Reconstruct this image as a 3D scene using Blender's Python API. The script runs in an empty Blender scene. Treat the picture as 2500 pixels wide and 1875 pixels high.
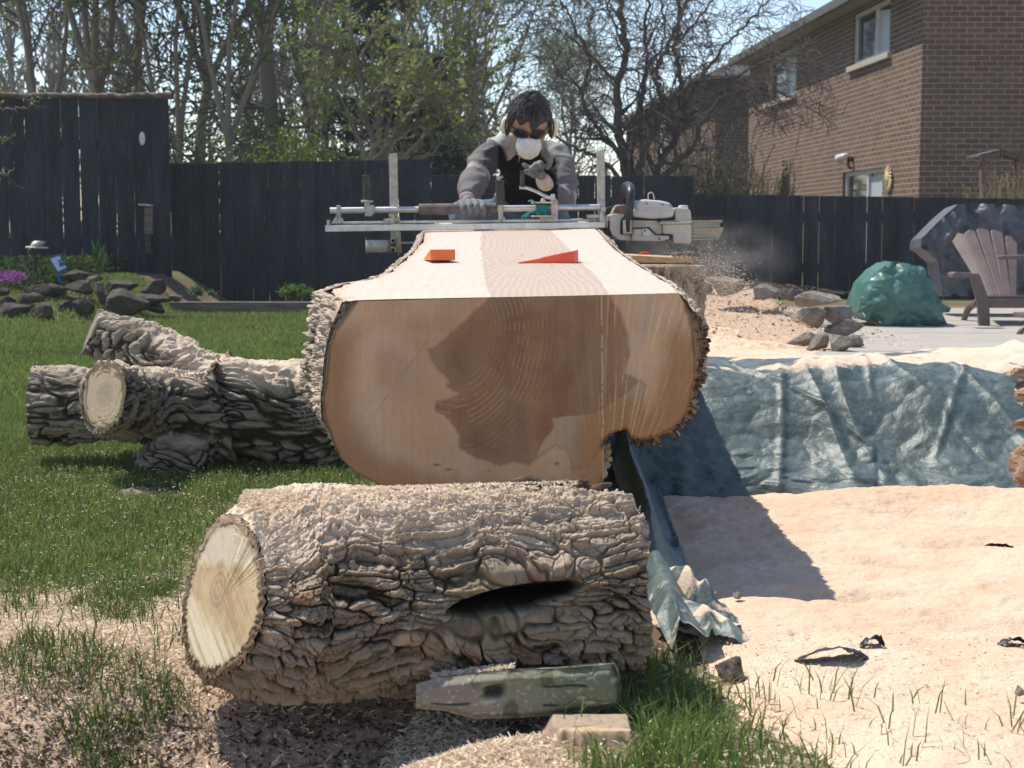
import bpy, bmesh, math, random
import numpy as np
from mathutils import Vector, Matrix
random.seed(7); RNG = np.random.default_rng(11)
R = math.radians
scene = bpy.context.scene
COL = scene.collection
# ------------------------------------------------------------------ camera
FPX = 3800.0; CH = 0.70; HOR = 560.0
PITCH = math.atan((937.5-HOR)/FPX)
cam_d = bpy.data.cameras.new('camera'); cam = bpy.data.objects.new('camera', cam_d); COL.objects.link(cam)
cam.location = (0, 0, CH); cam.rotation_euler = (R(90)-PITCH, 0, 0)
cam_d.sensor_width = 36; cam_d.lens = 36*FPX/2500; cam_d.clip_end = 500; cam_d.clip_start = .05
cam_d.dof.use_dof = True; cam_d.dof.focus_distance = 3.4; cam_d.dof.aperture_fstop = 13
scene.camera = cam
# ------------------------------------------------------------------ light
SUN = Vector((-.393, .287, .874)).normalized()
SUN_EL = math.asin(SUN.z)
w = bpy.data.worlds.new('World'); scene.world = w; w.use_nodes = True
nt = w.node_tree; bg = nt.nodes['Background']
sky = nt.nodes.new('ShaderNodeTexSky'); sky.sky_type = 'NISHITA'; sky.sun_disc = False
sky.sun_elevation = SUN_EL; sky.sun_rotation = math.atan2(SUN.x, SUN.y)
sky.air_density = 1.0; sky.dust_density = .15; sky.altitude = 300; sky.ozone_density = 2.5
tint = nt.nodes.new('ShaderNodeMix'); tint.data_type = 'RGBA'; tint.blend_type = 'MULTIPLY'; tint.inputs[0].default_value = 1; tint.inputs[7].default_value = (1.08, .99, .94, 1)
nt.links.new(sky.outputs[0], tint.inputs[6]); nt.links.new(tint.outputs[2], bg.inputs[0]); bg.inputs[1].default_value = .14
sl = bpy.data.lights.new('sun', 'SUN'); sl.energy = 4.35; sl.angle = R(.55); sl.color = (1, .94, .83)
so = bpy.data.objects.new('sun', sl); COL.objects.link(so)
so.rotation_euler = SUN.to_track_quat('Z', 'Y').to_euler(); so.location = (-5, 5, 12)
scene.view_settings.view_transform = 'Standard'; scene.view_settings.look = 'None'
scene.view_settings.exposure = .48; scene.view_settings.gamma = 1
scene.cycles.max_bounces = 6; scene.cycles.transparent_max_bounces = 12

# ------------------------------------------------------------------ pixel helpers
CP, SP = math.cos(PITCH), math.sin(PITCH)
def ray(u, v):
    a = (u-1250)/FPX; b = (937.5-v)/FPX
    return Vector((a, CP+b*SP, -SP+b*CP))
def pix(u, v, Y):
    d = ray(u, v); return Vector((0, 0, CH))+d*(Y/d.y)
def gp(u, v, h=0.0):
    d = ray(u, v); return Vector((0, 0, CH))+d*((h-CH)/d.z)
def to_px(P):
    P = np.asarray(P, float); x = P[..., 0]; y = P[..., 1]; z = P[..., 2]-CH
    dep = y*CP-z*SP; up = y*SP+z*CP
    return 1250+FPX*x/dep, 937.5-FPX*up/dep
# ------------------------------------------------------------------ noise
def _h(ix, iy, iz, seed):
    with np.errstate(over='ignore'):
        n = (ix.astype(np.int64)*374761393 + iy.astype(np.int64)*668265263 + iz.astype(np.int64)*1274126177 + seed*974634777) & 0xffffffff
        n = ((n ^ (n >> 13))*1274126177) & 0xffffffff
        n = ((n ^ (n >> 16))*2246822519) & 0xffffffff
        n = n ^ (n >> 15)
    return n/4294967295.0
def vn2(x, y, seed=0, py=None):
    x = np.asarray(x, float); y = np.asarray(y, float)
    x, y = np.broadcast_arrays(x, y)
    ix = np.floor(x); iy = np.floor(y); fx = x-ix; fy = y-iy
    fx = fx*fx*fx*(fx*(fx*6-15)+10); fy = fy*fy*fy*(fy*(fy*6-15)+10)
    z = np.zeros_like(ix)
    y0 = iy if py is None else iy % py; y1 = iy+1 if py is None else (iy+1) % py
    a = _h(ix, y0, z, seed); b = _h(ix+1, y0, z, seed); c = _h(ix, y1, z, seed); d = _h(ix+1, y1, z, seed)
    return ((a*(1-fx)+b*fx)*(1-fy)+(c*(1-fx)+d*fx)*fy)*2-1
def fbm2(x, y, o=4, seed=0, py=None, g=.5):
    s = 0; a = 1; t = 0; f = 1
    for i in range(o):
        s = s+a*vn2(x*f, y*f, seed+i*17, None if py is None else py*f); t += a; a *= g; f *= 2
    return s/t
def vn3(x, y, z, seed=0):
    ix = np.floor(x); iy = np.floor(y); iz = np.floor(z)
    fx = x-ix; fy = y-iy; fz = z-iz
    fx = fx*fx*(3-2*fx); fy = fy*fy*(3-2*fy); fz = fz*fz*(3-2*fz)
    r = 0
    for dx in (0, 1):
        for dy in (0, 1):
            for dz in (0, 1):
                r = r+_h(ix+dx, iy+dy, iz+dz, seed)*(fx if dx else 1-fx)*(fy if dy else 1-fy)*(fz if dz else 1-fz)
    return r*2-1
def fbm3(x, y, z, o=4, seed=0, g=.5):
    s = 0; a = 1; t = 0; f = 1
    for i in range(o):
        s = s+a*vn3(x*f, y*f, z*f, seed+i*13); t += a; a *= g; f *= 2
    return s/t
def wor2(x, y, seed=0, py=None):
    ix = np.floor(x); iy = np.floor(y); f1 = np.full(x.shape, 9.); f2 = f1.copy(); idd = np.zeros(x.shape)
    z = np.zeros_like(ix)
    for dx in (-1, 0, 1):
        for dy in (-1, 0, 1):
            cx = ix+dx; cy = iy+dy; wy = cy if py is None else cy % py
            px_ = cx+_h(cx, wy, z, seed); py_ = cy+_h(cx, wy, z, seed+5)
            d = np.hypot(px_-x, py_-y); hh = _h(cx, wy, z, seed+9)
            m = d < f1
            f2 = np.where(m, f1, np.minimum(f2, d)); idd = np.where(m, hh, idd); f1 = np.where(m, d, f1)
    return f1, f2, idd
def wor3(x, y, z, seed=0):
    ix = np.floor(x); iy = np.floor(y); iz = np.floor(z); f1 = np.full(x.shape, 9.); f2 = f1.copy(); idd = np.zeros(x.shape)
    for dx in (-1, 0, 1):
        for dy in (-1, 0, 1):
            for dz in (-1, 0, 1):
                cx = ix+dx; cy = iy+dy; cz = iz+dz
                d = np.sqrt((cx+_h(cx, cy, cz, seed)-x)**2+(cy+_h(cx, cy, cz, seed+5)-y)**2+(cz+_h(cx, cy, cz, seed+8)-z)**2)
                hh = _h(cx, cy, cz, seed+9); m = d < f1
                f2 = np.where(m, f1, np.minimum(f2, d)); idd = np.where(m, hh, idd); f1 = np.where(m, d, f1)
    return f1, f2, idd
def ss(a, b, x):
    t = np.clip((x-a)/(b-a), 0, 1); return t*t*(3-2*t)
def poly_sd(px_, py_, poly):
    """signed distance, positive inside"""
    poly = np.asarray(poly, float); n = len(poly)
    d = np.full(np.shape(px_), 1e18); ins = np.zeros(np.shape(px_), bool)
    for i in range(n):
        ax, ay = poly[i]; bx, by = poly[(i+1) % n]
        ex, ey = bx-ax, by-ay; wx, wy = px_-ax, py_-ay
        t = np.clip((wx*ex+wy*ey)/(ex*ex+ey*ey+1e-12), 0, 1)
        d = np.minimum(d, (wx-ex*t)**2+(wy-ey*t)**2)
        if by != ay:
            c = ((ay > py_) != (by > py_)) & (px_ < (bx-ax)*(py_-ay)/(by-ay)+ax); ins ^= c
    d = np.sqrt(d); return np.where(ins, d, -d)
def resample(pts, n, closed=False):
    p = np.asarray(pts, float)
    if closed: p = np.vstack([p, p[:1]])
    L = np.r_[0, np.cumsum(np.linalg.norm(np.diff(p, axis=0), axis=1))]
    t = np.linspace(0, L[-1], n+1 if closed else n)
    q = np.stack([np.interp(t, L, p[:, k]) for k in range(p.shape[1])], 1)
    return q[:-1] if closed else q
def crom(pts, n):
    """Catmull-Rom through pts, n samples"""
    p = np.asarray(pts, float)
    if len(p) == 2: return resample(p, n)
    q = np.vstack([2*p[0]-p[1], p, 2*p[-1]-p[-2]]); out = []
    m = len(p)-1
    for s in np.linspace(0, m-1e-6, n):
        i = int(s); t = s-i; a, b, c, d = q[i:i+4]
        out.append(.5*((2*b)+(-a+c)*t+(2*a-5*b+4*c-d)*t*t+(-a+3*b-3*c+d)*t**3))
    return np.array(out)
# ------------------------------------------------------------------ objects
def T(o, label=None, cat=None, group=None, kind=None):
    if label: o['label'] = label
    if cat: o['category'] = cat
    if group: o['group'] = group
    if kind: o['kind'] = kind
    return o
def adopt(o, parent):
    if parent is not None:
        o.parent = parent
        m = Matrix.Translation(parent.location) if parent.type == 'EMPTY' else Matrix.Identity(4)
        o.matrix_parent_inverse = m.inverted()
    return o
def thing(name, loc, label, cat, group=None):
    o = bpy.data.objects.new(name, None); COL.objects.link(o); o.location = loc
    o.empty_display_size = .1
    return T(o, label, cat, group)
def npm(name, V, Fc, mat, parent=None, smooth=True, attrs=None, col=None, uv=None):
    V = np.ascontiguousarray(V, dtype=np.float32).reshape(-1, 3); Fc = np.asarray(Fc, dtype=np.int32); k = Fc.shape[1]
    me = bpy.data.meshes.new(name); me.vertices.add(len(V)); me.vertices.foreach_set('co', V.ravel())
    me.loops.add(Fc.size); me.loops.foreach_set('vertex_index', Fc.ravel())
    me.polygons.add(len(Fc)); me.polygons.foreach_set('loop_start', np.arange(0, Fc.size, k, dtype=np.int32))
    me.polygons.foreach_set('use_smooth', np.full(len(Fc), smooth))
    if attrs:
        for a, d in attrs.items():
            at = me.attributes.new(a, 'FLOAT', 'POINT'); at.data.foreach_set('value', np.ascontiguousarray(d, dtype=np.float32).ravel())
    if col is not None:
        c = np.ones((len(V), 4), np.float32); c[:, :3] = np.clip(np.asarray(col).reshape(-1, 3), 0, 1)
        at = me.attributes.new('Col', 'FLOAT_COLOR', 'POINT'); at.data.foreach_set('color', c.ravel())
    me.update(calc_edges=True); me.validate()
    if mat: me.materials.append(mat)
    o = bpy.data.objects.new(name, me); COL.objects.link(o)
    return adopt(o, parent)
def grid_faces(n, m, cu=False, cv=False):
    i = np.arange(n if cu else n-1); j = np.arange(m if cv else m-1)
    I, J = np.meshgrid(i, j, indexing='ij'); I2 = (I+1) % n; J2 = (J+1) % m
    return np.stack([I*m+J, I2*m+J, I2*m+J2, I*m+J2], -1).reshape(-1, 4)
def fill_poly(poly, step):
    """grid fill of polygon with border verts snapped: returns P(n,2), quads"""
    poly = np.asarray(poly, float); mn = poly.min(0)-step; mx = poly.max(0)+step
    xs = np.arange(mn[0], mx[0]+step, step); ys = np.arange(mn[1], mx[1]+step, step)
    X, Y = np.meshgrid(xs, ys, indexing='ij')
    cx = (X[:-1, :-1]+X[1:, 1:])/2; cy = (Y[:-1, :-1]+Y[1:, 1:])/2
    keep = poly_sd(cx, cy, poly) > 0
    idx = np.arange(X.size).reshape(X.shape)
    q = np.stack([idx[:-1, :-1], idx[1:, :-1], idx[1:, 1:], idx[:-1, 1:]], -1)[keep]
    used, inv = np.unique(q, return_inverse=True); q = inv.reshape(-1, 4)
    P = np.stack([X.ravel()[used], Y.ravel()[used]], 1)
    cnt = np.bincount(q.ravel(), minlength=len(P)); b = cnt < 4
    B = P[b]; best = np.full(len(B), 1e18); S = B.copy()
    for i in range(len(poly)):
        a = poly[i]; e = poly[(i+1) % len(poly)]-a; t = np.clip(((B-a)@e)/(e@e+1e-12), 0, 1); c = a+t[:, None]*e
        d = ((B-c)**2).sum(1); m = d < best; S[m] = c[m]; best = np.minimum(best, d)
    P[b] = S
    return P, q
def tubes(paths, sides=5):
    """paths: list of (pts(n,3), radii(n)) -> V,F quads (merged)"""
    Vs = []; Fs = []; off = 0
    for pts, rad in paths:
        pts = np.asarray(pts, float); rad = np.asarray(rad, float); n = len(pts)
        k = sides if rad[0] > .012 else (4 if rad[0] > .006 else 3)
        d = np.gradient(pts, axis=0); d /= np.linalg.norm(d, axis=1)[:, None]+1e-9
        ref = np.array([0, 0, 1.]) if abs(d[0, 2]) < .8 else np.array([1., 0, 0])
        a = np.cross(d, ref); a /= np.linalg.norm(a, axis=1)[:, None]+1e-9; b = np.cross(d, a)
        th = np.arange(k)*2*math.pi/k
        ring = pts[:, None]+rad[:, None, None]*(np.cos(th)[None, :, None]*a[:, None]+np.sin(th)[None, :, None]*b[:, None])
        Vs.append(ring.reshape(-1, 3)); Fs.append(grid_faces(n, k, cv=True)+off); off += n*k
    return np.vstack(Vs), np.vstack(Fs)
class MB:
    def __init__(s): s.v = []; s.f = []
    def add(s, vs, fs):
        o = len(s.v); s.v += [tuple(p) for p in vs]; s.f += [tuple(i+o for i in f) for f in fs]; return s
    def box(s, c, d, rot=None):
        c = Vector(c); h = Vector(d)/2; M = rot.to_matrix() if rot else Matrix.Identity(3)
        vs = [c+M@Vector((x*h.x, y*h.y, z*h.z)) for x in (-1, 1) for y in (-1, 1) for z in (-1, 1)]
        return s.add(vs, [(0, 1, 3, 2), (4, 6, 7, 5), (0, 4, 5, 1), (2, 3, 7, 6), (0, 2, 6, 4), (1, 5, 7, 3)])
    def prism(s, pts, dv):
        """extrude closed 3D polygon by vector dv"""
        n = len(pts); pts = [Vector(p) for p in pts]; dv = Vector(dv)
        return s.add(pts+[p+dv for p in pts], [tuple(range(n)), tuple(range(2*n-1, n-1, -1))]+[(i, i+n, (i+1) % n+n, (i+1) % n) for i in range(n)])
    def pxprism(s, px, Y, th):
        return s.prism([pix(u, v, Y) for u, v in px], (0, th, 0))
    def cyl(s, p0, p1, r0, r1=None, n=16, caps=True):
        r1 = r0 if r1 is None else r1; p0 = Vector(p0); p1 = Vector(p1); d = (p1-p0).normalized()
        a = d.orthogonal().normalized(); b = d.cross(a); vs = []
        for p, r in ((p0, r0), (p1, r1)):
            vs += [p+a*r*math.cos(t)+b*r*math.sin(t) for t in [i*2*math.pi/n for i in range(n)]]
        fs = [(i, (i+1) % n, (i+1) % n+n, i+n) for i in range(n)]
        if caps: fs += [tuple(range(n-1, -1, -1)), tuple(range(n, 2*n))]
        return s.add(vs, fs)
    def tube(s, pts, r, n=10, samples=None):
        pts = crom(pts, samples or len(pts)*6); rr = np.full(len(pts), r) if np.isscalar(r) else np.interp(np.linspace(0, 1, len(pts)), np.linspace(0, 1, len(r)), r)
        d = np.gradient(pts, axis=0); d /= np.linalg.norm(d, axis=1)[:, None]+1e-9
        a = Vector(d[0]).orthogonal().normalized(); vs = []; m = len(pts)
        for i in range(m):
            dd = Vector(d[i]); a = (a-dd*a.dot(dd)).normalized(); b = dd.cross(a)
            vs += [Vector(pts[i])+a*rr[i]*math.cos(t)+b*rr[i]*math.sin(t) for t in [k*2*math.pi/n for k in range(n)]]
        fs = [(i*n+k, i*n+(k+1) % n, (i+1)*n+(k+1) % n, (i+1)*n+k) for i in range(m-1) for k in range(n)]
        fs += [tuple(range(n-1, -1, -1)), tuple(range((m-1)*n, m*n))]
        return s.add(vs, fs)
    def ell(s, c, r, nu=20, nv=12, rot=None, f=None):
        c = Vector(c); vs = []; fs = []
        M = rot.to_matrix() if rot else Matrix.Identity(3)
        for j in range(nv+1):
            ph = math.pi*j/nv
            for i in range(nu):
                th = 2*math.pi*i/nu; p = Vector((math.sin(ph)*math.cos(th), math.sin(ph)*math.sin(th), math.cos(ph)))
                if f: p = f(p)
                vs.append(c+M@Vector((p.x*r[0], p.y*r[1], p.z*r[2])))
        fs = [(j*nu+i, (j+1)*nu+i, (j+1)*nu+(i+1) % nu, j*nu+(i+1) % nu) for j in range(nv) for i in range(nu)]
        return s.add(vs, fs)
    def build(s, name, mat, parent=None, bevel=0, smooth=False, seg=2):
        me = bpy.data.meshes.new(name); me.from_pydata(s.v, [], s.f); me.update()
        bm = bmesh.new(); bm.from_mesh(me); bmesh.ops.remove_doubles(bm, verts=bm.verts, dist=1e-6)
        bmesh.ops.recalc_face_normals(bm, faces=bm.faces); bm.to_mesh(me); bm.free()
        if smooth: me.polygons.foreach_set('use_smooth', [True]*len(me.polygons))
        if mat: me.materials.append(mat)
        o = bpy.data.objects.new(name, me); COL.objects.link(o)
        if bevel:
            m = o.modifiers.new('bevel', 'BEVEL'); m.width = bevel; m.segments = seg; m.limit_method = 'ANGLE'; m.angle_limit = R(35)
            me.polygons.foreach_set('use_smooth', [True]*len(me.polygons))
            w_ = o.modifiers.new('wn', 'WEIGHTED_NORMAL'); w_.keep_sharp = True
        return adopt(o, parent)
def copy_tree(o, parent=None):
    c = o.copy(); COL.objects.link(c)
    if parent: c.parent = parent
    for ch in list(o.children): copy_tree(ch, c)
    return c
# ------------------------------------------------------------------ materials
class NT:
    def __init__(s, name):
        s.m = bpy.data.materials.new(name); s.m.use_nodes = True; s.t = s.m.node_tree; s.b = s.t.nodes['Principled BSDF']
    def n(s, typ, **kw):
        nd = s.t.nodes.new('ShaderNode'+typ)
        for k, v in kw.items(): setattr(nd, k, v)
        return nd
    def l(s, a, b): s.t.links.new(a, b)
    def co(s, kind='Object'):
        return s.n('TexCoord').outputs[kind]
    def mp(s, src, scale=(1, 1, 1), rot=(0, 0, 0)):
        m = s.n('Mapping'); m.inputs['Scale'].default_value = scale; m.inputs['Rotation'].default_value = rot; s.l(src, m.inputs[0]); return m.outputs[0]
    def noise(s, vec, scale=5, detail=5, rough=.55, dist=0):
        q = s.n('TexNoise'); q.inputs['Scale'].default_value = scale; q.inputs['Detail'].default_value = detail
        q.inputs['Roughness'].default_value = rough; q.inputs['Distortion'].default_value = dist; s.l(vec, q.inputs['Vector']); return q.outputs['Fac']
    def ramp(s, fac, stops):
        r = s.n('ValToRGB'); e = r.color_ramp.elements
        while len(e) < len(stops): e.new(.5)
        for i, (p, c) in enumerate(stops):
            e[i].position = p; e[i].color = (c, c, c, 1) if np.isscalar(c) else tuple(c)+(1,)
        s.l(fac, r.inputs[0]); return r.outputs[0]
    def mix(s, fac, a, b, mode='MIX'):
        m = s.n('Mix', data_type='RGBA', blend_type=mode)
        for inp, x in ((m.inputs[0], fac), (m.inputs[6], a), (m.inputs[7], b)):
            if isinstance(x, bpy.types.NodeSocket): s.l(x, inp)
            elif np.isscalar(x): inp.default_value = x
            else: inp.default_value = tuple(x)+(1,)
        return m.outputs[2]
    def attr(s, name):
        a = s.n('Attribute'); a.attribute_name = name; return a
    def bump(s, h, strength=.4, dist=.01):
        b = s.n('Bump'); b.inputs['Strength'].default_value = strength; b.inputs['Distance'].default_value = dist
        s.l(h, b.inputs['Height']); s.l(b.outputs[0], s.b.inputs['Normal'])
    def fin(s, col, rough=.8, metal=0, spec=.5):
        if isinstance(col, bpy.types.NodeSocket): s.l(col, s.b.inputs['Base Color'])
        else: s.b.inputs['Base Color'].default_value = tuple(col)+(1,)
        if isinstance(rough, bpy.types.NodeSocket): s.l(rough, s.b.inputs['Roughness'])
        else: s.b.inputs['Roughness'].default_value = rough
        s.b.inputs['Metallic'].default_value = metal; s.b.inputs['Specular IOR Level'].default_value = spec
        return s.m
def nmat(name, c1, c2, scale=20, rough=.8, bump=.3, bs=60, bd=.003, metal=0, stretch=(1, 1, 1), spec=.4, dist=0, lo=.35, hi=.65):
    t = NT(name); v = t.mp(t.co(), stretch); c = t.mix(t.ramp(t.noise(v, scale, 5, .6, dist), [(lo, 0), (hi, 1)]), c1, c2)
    if bump: t.bump(t.noise(v, bs, 6, .65), bump, bd)
    return t.fin(c, rough, metal, spec)
def vcol(name, rough=.75, bump=.25, bs=220, bd=.002, stretch=(1, 1, 1), spec=.3):
    t = NT(name); c = t.attr('Col').outputs['Color']; v = t.mp(t.co(), stretch)
    nz = t.noise(v, 90, 4, .6); c = t.mix(.35, c, t.mix(nz, (.35, .35, .35), (1, 1, 1)), 'MULTIPLY')
    t.bump(t.noise(v, bs, 5, .7), bump, bd); return t.fin(c, rough, 0, spec)
def bark_mat(name, lo, hi, dustc=(.60, .45, .34), tint=(.12, .10, .05)):
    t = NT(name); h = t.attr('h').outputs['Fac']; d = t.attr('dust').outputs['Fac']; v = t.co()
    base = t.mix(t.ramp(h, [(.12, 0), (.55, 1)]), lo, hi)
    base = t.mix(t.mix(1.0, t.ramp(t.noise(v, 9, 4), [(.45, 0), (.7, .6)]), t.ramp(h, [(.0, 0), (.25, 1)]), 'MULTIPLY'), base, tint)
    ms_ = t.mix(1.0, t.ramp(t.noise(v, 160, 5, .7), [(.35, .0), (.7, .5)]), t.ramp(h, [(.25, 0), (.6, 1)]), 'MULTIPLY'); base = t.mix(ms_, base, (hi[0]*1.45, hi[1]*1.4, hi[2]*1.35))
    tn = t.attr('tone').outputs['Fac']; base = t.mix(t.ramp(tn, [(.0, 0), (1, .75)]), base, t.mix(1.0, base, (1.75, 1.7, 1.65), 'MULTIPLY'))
    base = t.mix(t.mix(1.0, t.ramp(tn, [(.80, 0), (.84, .8)]), t.ramp(t.noise(v, 14, 3), [(.5, 0), (.56, 1)]), 'MULTIPLY'), base, (.24, .115, .055))
    grain = t.mix(t.noise(v, 420, 3, .8), (dustc[0]*.62, dustc[1]*.6, dustc[2]*.58), dustc)
    c = t.mix(d, base, grain); t.bump(t.noise(v, 190, 4, .65), .55, .0022)
    return t.fin(c, .9, 0, .15)
# ================================================================== MATERIALS
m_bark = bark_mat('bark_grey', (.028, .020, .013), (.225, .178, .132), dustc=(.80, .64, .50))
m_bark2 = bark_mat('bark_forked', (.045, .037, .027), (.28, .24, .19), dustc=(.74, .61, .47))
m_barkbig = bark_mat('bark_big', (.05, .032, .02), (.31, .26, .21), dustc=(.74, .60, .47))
m_wood = vcol('sawn_wood', .7, .2, 300, .0015)
m_woodtop = vcol('sawn_wood_top', .65, .15, 200, .001, (1, .3, 1))

# ================================================================== GROUND
def gh(x, y):
    """ground height"""
    h = .012*fbm2(x*1.3+3, y*1.3, 3, 3)
    h = h-.12*np.exp(-(((x+.45+.5*(y-2.2))/.42)**2+((y-2.2)/.16)**2))-.10*np.exp(-(((x+.70)/.6)**2+((y-2.03)/.12)**2))
    h = h+.045*np.exp(-(((x+.02)/.22)**2+((y-2.04)/.10)**2))
    h = h+.03*np.exp(-(((x+.75)/.35)**2+((y-2.5)/.22)**2))
    near = ss(9, 4, y)
    h = h+near*.006*fbm2(x*14, y*14, 4, 9)
    # raised bed beside the right rocks and the rise at the left fence
    bed = ss(10.1, 12.4, y)*ss(.4, .9, x)*ss(2.2, 1.9, x)
    h = h+.24*bed
    h = h+.30*ss(11.0, 13.2, y)*ss(-2.7, -3.3, x)
    return h
def gz(x, y): return float(gh(np.array(float(x)), np.array(float(y))))
def on(x, y, dz=0): return Vector((x, y, gz(x, y)+dz))
t = NT('soil'); v = t.co()
c = t.mix(t.ramp(t.noise(v, 3.5, 6), [(.42, 0), (.6, 1)]), (.035, .024, .015), (.095, .065, .042))
gcol = t.mix(t.noise(v, 6, 6, .7), (.03, .055, .012), (.08, .12, .028))
c = t.mix(t.attr('lawn').outputs['Fac'], c, gcol)
chip = t.mix(t.noise(v, 180, 4, .8), (.30, .20, .13), (.66, .48, .36))
c = t.mix(t.ramp(t.mix(t.noise(v, 60, 5, .75), t.noise(v, 60, 5, .75), t.attr('chips').outputs['Color'], 'MULTIPLY'), [(.22, 0), (.36, 1)]), c, chip)
t.bump(t.noise(v, 45, 4, .65), .7, .012); m_ground = t.fin(c, .95, 0, .1)
LAWN = [gp(u, v_) for u, v_ in [(-900, 760), (790, 775), (1100, 800), (1050, 1180), (620, 1240), (430, 1460), (-300, 1440)]]
LAWN = [(p.x, p.y) for p in LAWN]; LAWN[0] = (-8, 14.0); LAWN[1] = (-1.2, 13.4); LAWN[2] = (-.3, 13); LAWN.insert(0, (-8, 2.9))
def polyg(px): return [(gp(u, v_).x, gp(u, v_).y) for u, v_ in px]
SAW = polyg([(1470, 1190), (1700, 1140), (3300, 1120), (4300, 1500), (3600, 1780), (2800, 2010), (2150, 2010), (1950, 1860), (1800, 1760), (1700, 1680), (1640, 1645), (1560, 1560), (1500, 1350)])
SHAV = polyg([(-500, 1470), (180, 1455), (460, 1475), (520, 1640), (620, 1720), (560, 1830), (250, 1745), (-500, 1700)])
SHAV2 = polyg([(1040, 1690), (1180, 1705), (1250, 1760), (1310, 1840), (1500, 1960), (700, 2020), (820, 1850), (930, 1760)])
RGRASS = polyg([(1480, 1600), (1700, 1640), (2050, 1690), (2600, 1800), (2700, 1990), (1150, 1990), (1300, 1830), (1400, 1700)])
def build_ground():
    xs = np.r_[np.linspace(-120, -9, 24), np.linspace(-8.8, -2.6, 40), np.linspace(-2.55, 2.6, 420), np.linspace(2.7, 9, 40), np.linspace(9.5, 120, 24)]
    ys = np.r_[np.linspace(-8, 1.4, 14), np.linspace(1.5, 4.6, 300), np.linspace(4.65, 16, 160), np.linspace(16.5, 200, 50)]
    X, Y = np.meshgrid(xs, ys, indexing='ij'); Z = gh(X, Y)
    l = ss(-.15, .15, poly_sd(X, Y, LAWN)); l2 = ss(-.1, .1, poly_sd(X, Y, RGRASS)); far = ss(14.5, 15, Y)
    chips = np.maximum(ss(-.08, .06, poly_sd(X, Y, SHAV)+.04*fbm2(X*6, Y*6, 3, 5)), ss(-.05, .05, poly_sd(X, Y, SHAV2)))
    chips = np.maximum(chips, .75*ss(.9, 1.4, X)*ss(5, 6, Y)*ss(14.8, 12, Y))
    chips = chips*(1-.75*ss(-.02, -.06, Z)*ss(2.9, 2.6, Y)); chips = np.maximum(chips, .30*ss(-1.5, -.8, X)*ss(.3, -.3, X)*ss(1.5, 1.8, Y)*ss(2.9, 2.5, Y))
    return T(npm('ground', np.stack([X, Y, Z], -1), grid_faces(len(xs), len(ys)), m_ground, attrs={'lawn': np.maximum(np.maximum(l, l2*.7), far), 'chips': chips}), kind='structure')
build_ground()
# ---- sawdust sheet on the right
t = NT('sawdust_mat'); v = t.co()
c = t.mix(t.ramp(t.noise(v, 3.2, 5, .6, .6), [(.40, 0), (.62, 1)]), (.71, .565, .435), (.69, .475, .335))
c = t.mix(t.ramp(t.noise(v, 260, 4, .8), [(.36, .75), (.56, 0)]), c, (.50, .34, .22))
c = t.mix(t.ramp(t.noise(v, 70, 3, .7), [(.66, 0), (.74, .7)]), c, (.33, .22, .15))
t.bump(t.noise(v, 150, 4, .7), .8, .0045); m_saw = t.fin(c, .95, 0, .1)
def saw_h(X, Y):
    d = poly_sd(X, Y, SAW)+.07*fbm2(X*4, Y*4, 4, 21)+.02*fbm2(X*25, Y*25, 3, 22)
    th = .040*ss(-.05, .20, d)-.014
    h = gh(X, Y)+th+ss(0, .3, d)*(.022*fbm2(X*2.2, Y*3.5, 3, 31)+.006*fbm2(X*11, Y*15, 3, 33)+.0025*fbm2(X*70, Y*70, 3, 34))
    h = h+.035*np.exp(-((Y-3.85+.06*ss(.5, 1.4, X)-.06*np.sin(X*7))/.13)**2)*ss(.5, .8, X)      # heaped against the tarp foot
    for (u, v_, a, b, ang, dp) in [(1850, 1350, .16, .03, .1, .02), (2050, 1420, .12, .028, -.3, .017), (2180, 1400, .15, .03, -.5, .02), (2090, 1480, .14, .03, .1, .018), (1700, 1380, .14, .03, -.2, .02), (2330, 1350, .18, .04, .2, .016), (2400, 1550, .2, .04, -.2, .014)]:
        p = gp(u, v_); dx = X-p.x; dy = Y-p.y; ca, sa = math.cos(ang), math.sin(ang)
        h = h-dp*np.exp(-((dx*ca+dy*sa)/a)**2-((-dx*sa+dy*ca)/b)**2)
    return h
def build_saw():
    xs = np.linspace(.18, 3.2, 760); ys = np.linspace(1.75, 4.35, 640); X, Y = np.meshgrid(xs, ys, indexing='ij')
    Z = saw_h(X, Y)
    T(npm('sawdust', np.stack([X, Y, Z], -1), grid_faces(len(xs), len(ys)), m_saw), 'pale pink sawdust heaped over the ground in front of the blue tarp', 'sawdust', kind='stuff')
build_saw()
# ---- sawdust drift over the bed behind
def build_saw2():
    xs = np.linspace(.45, 2.9, 300); ys = np.linspace(5.0, 11.5, 300); X, Y = np.meshgrid(xs, ys, indexing='ij')
    poly = [(.45, 5.0), (2.9, 5.0), (2.6, 7.6), (2.0, 8.4), (1.85, 9.6), (1.5, 10.6), (.9, 11.2), (.45, 10.5)]
    d = poly_sd(X, Y, poly)+.25*fbm2(X*2.2, Y*2.2, 4, 41)+.08*fbm2(X*16, Y*16, 3, 42)
    Z = gh(X, Y)+.05*ss(-.1, .5, d)-.02+.012*fbm2(X*5, Y*5, 4, 43)
    Z = Z-.03*ss(.55, .72, vn2(X*9, Y*7, 44)*.5+.5+.25*vn2(X*40, Y*40, 45))*ss(7.5, 10, Y)
    T(npm('sawdust_drift', np.stack([X, Y, Z], -1), grid_faces(len(xs), len(ys)), m_saw), 'sawdust drifted over the mulch bed between the tarp and the rocks', 'sawdust', kind='stuff')
build_saw2()

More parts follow.
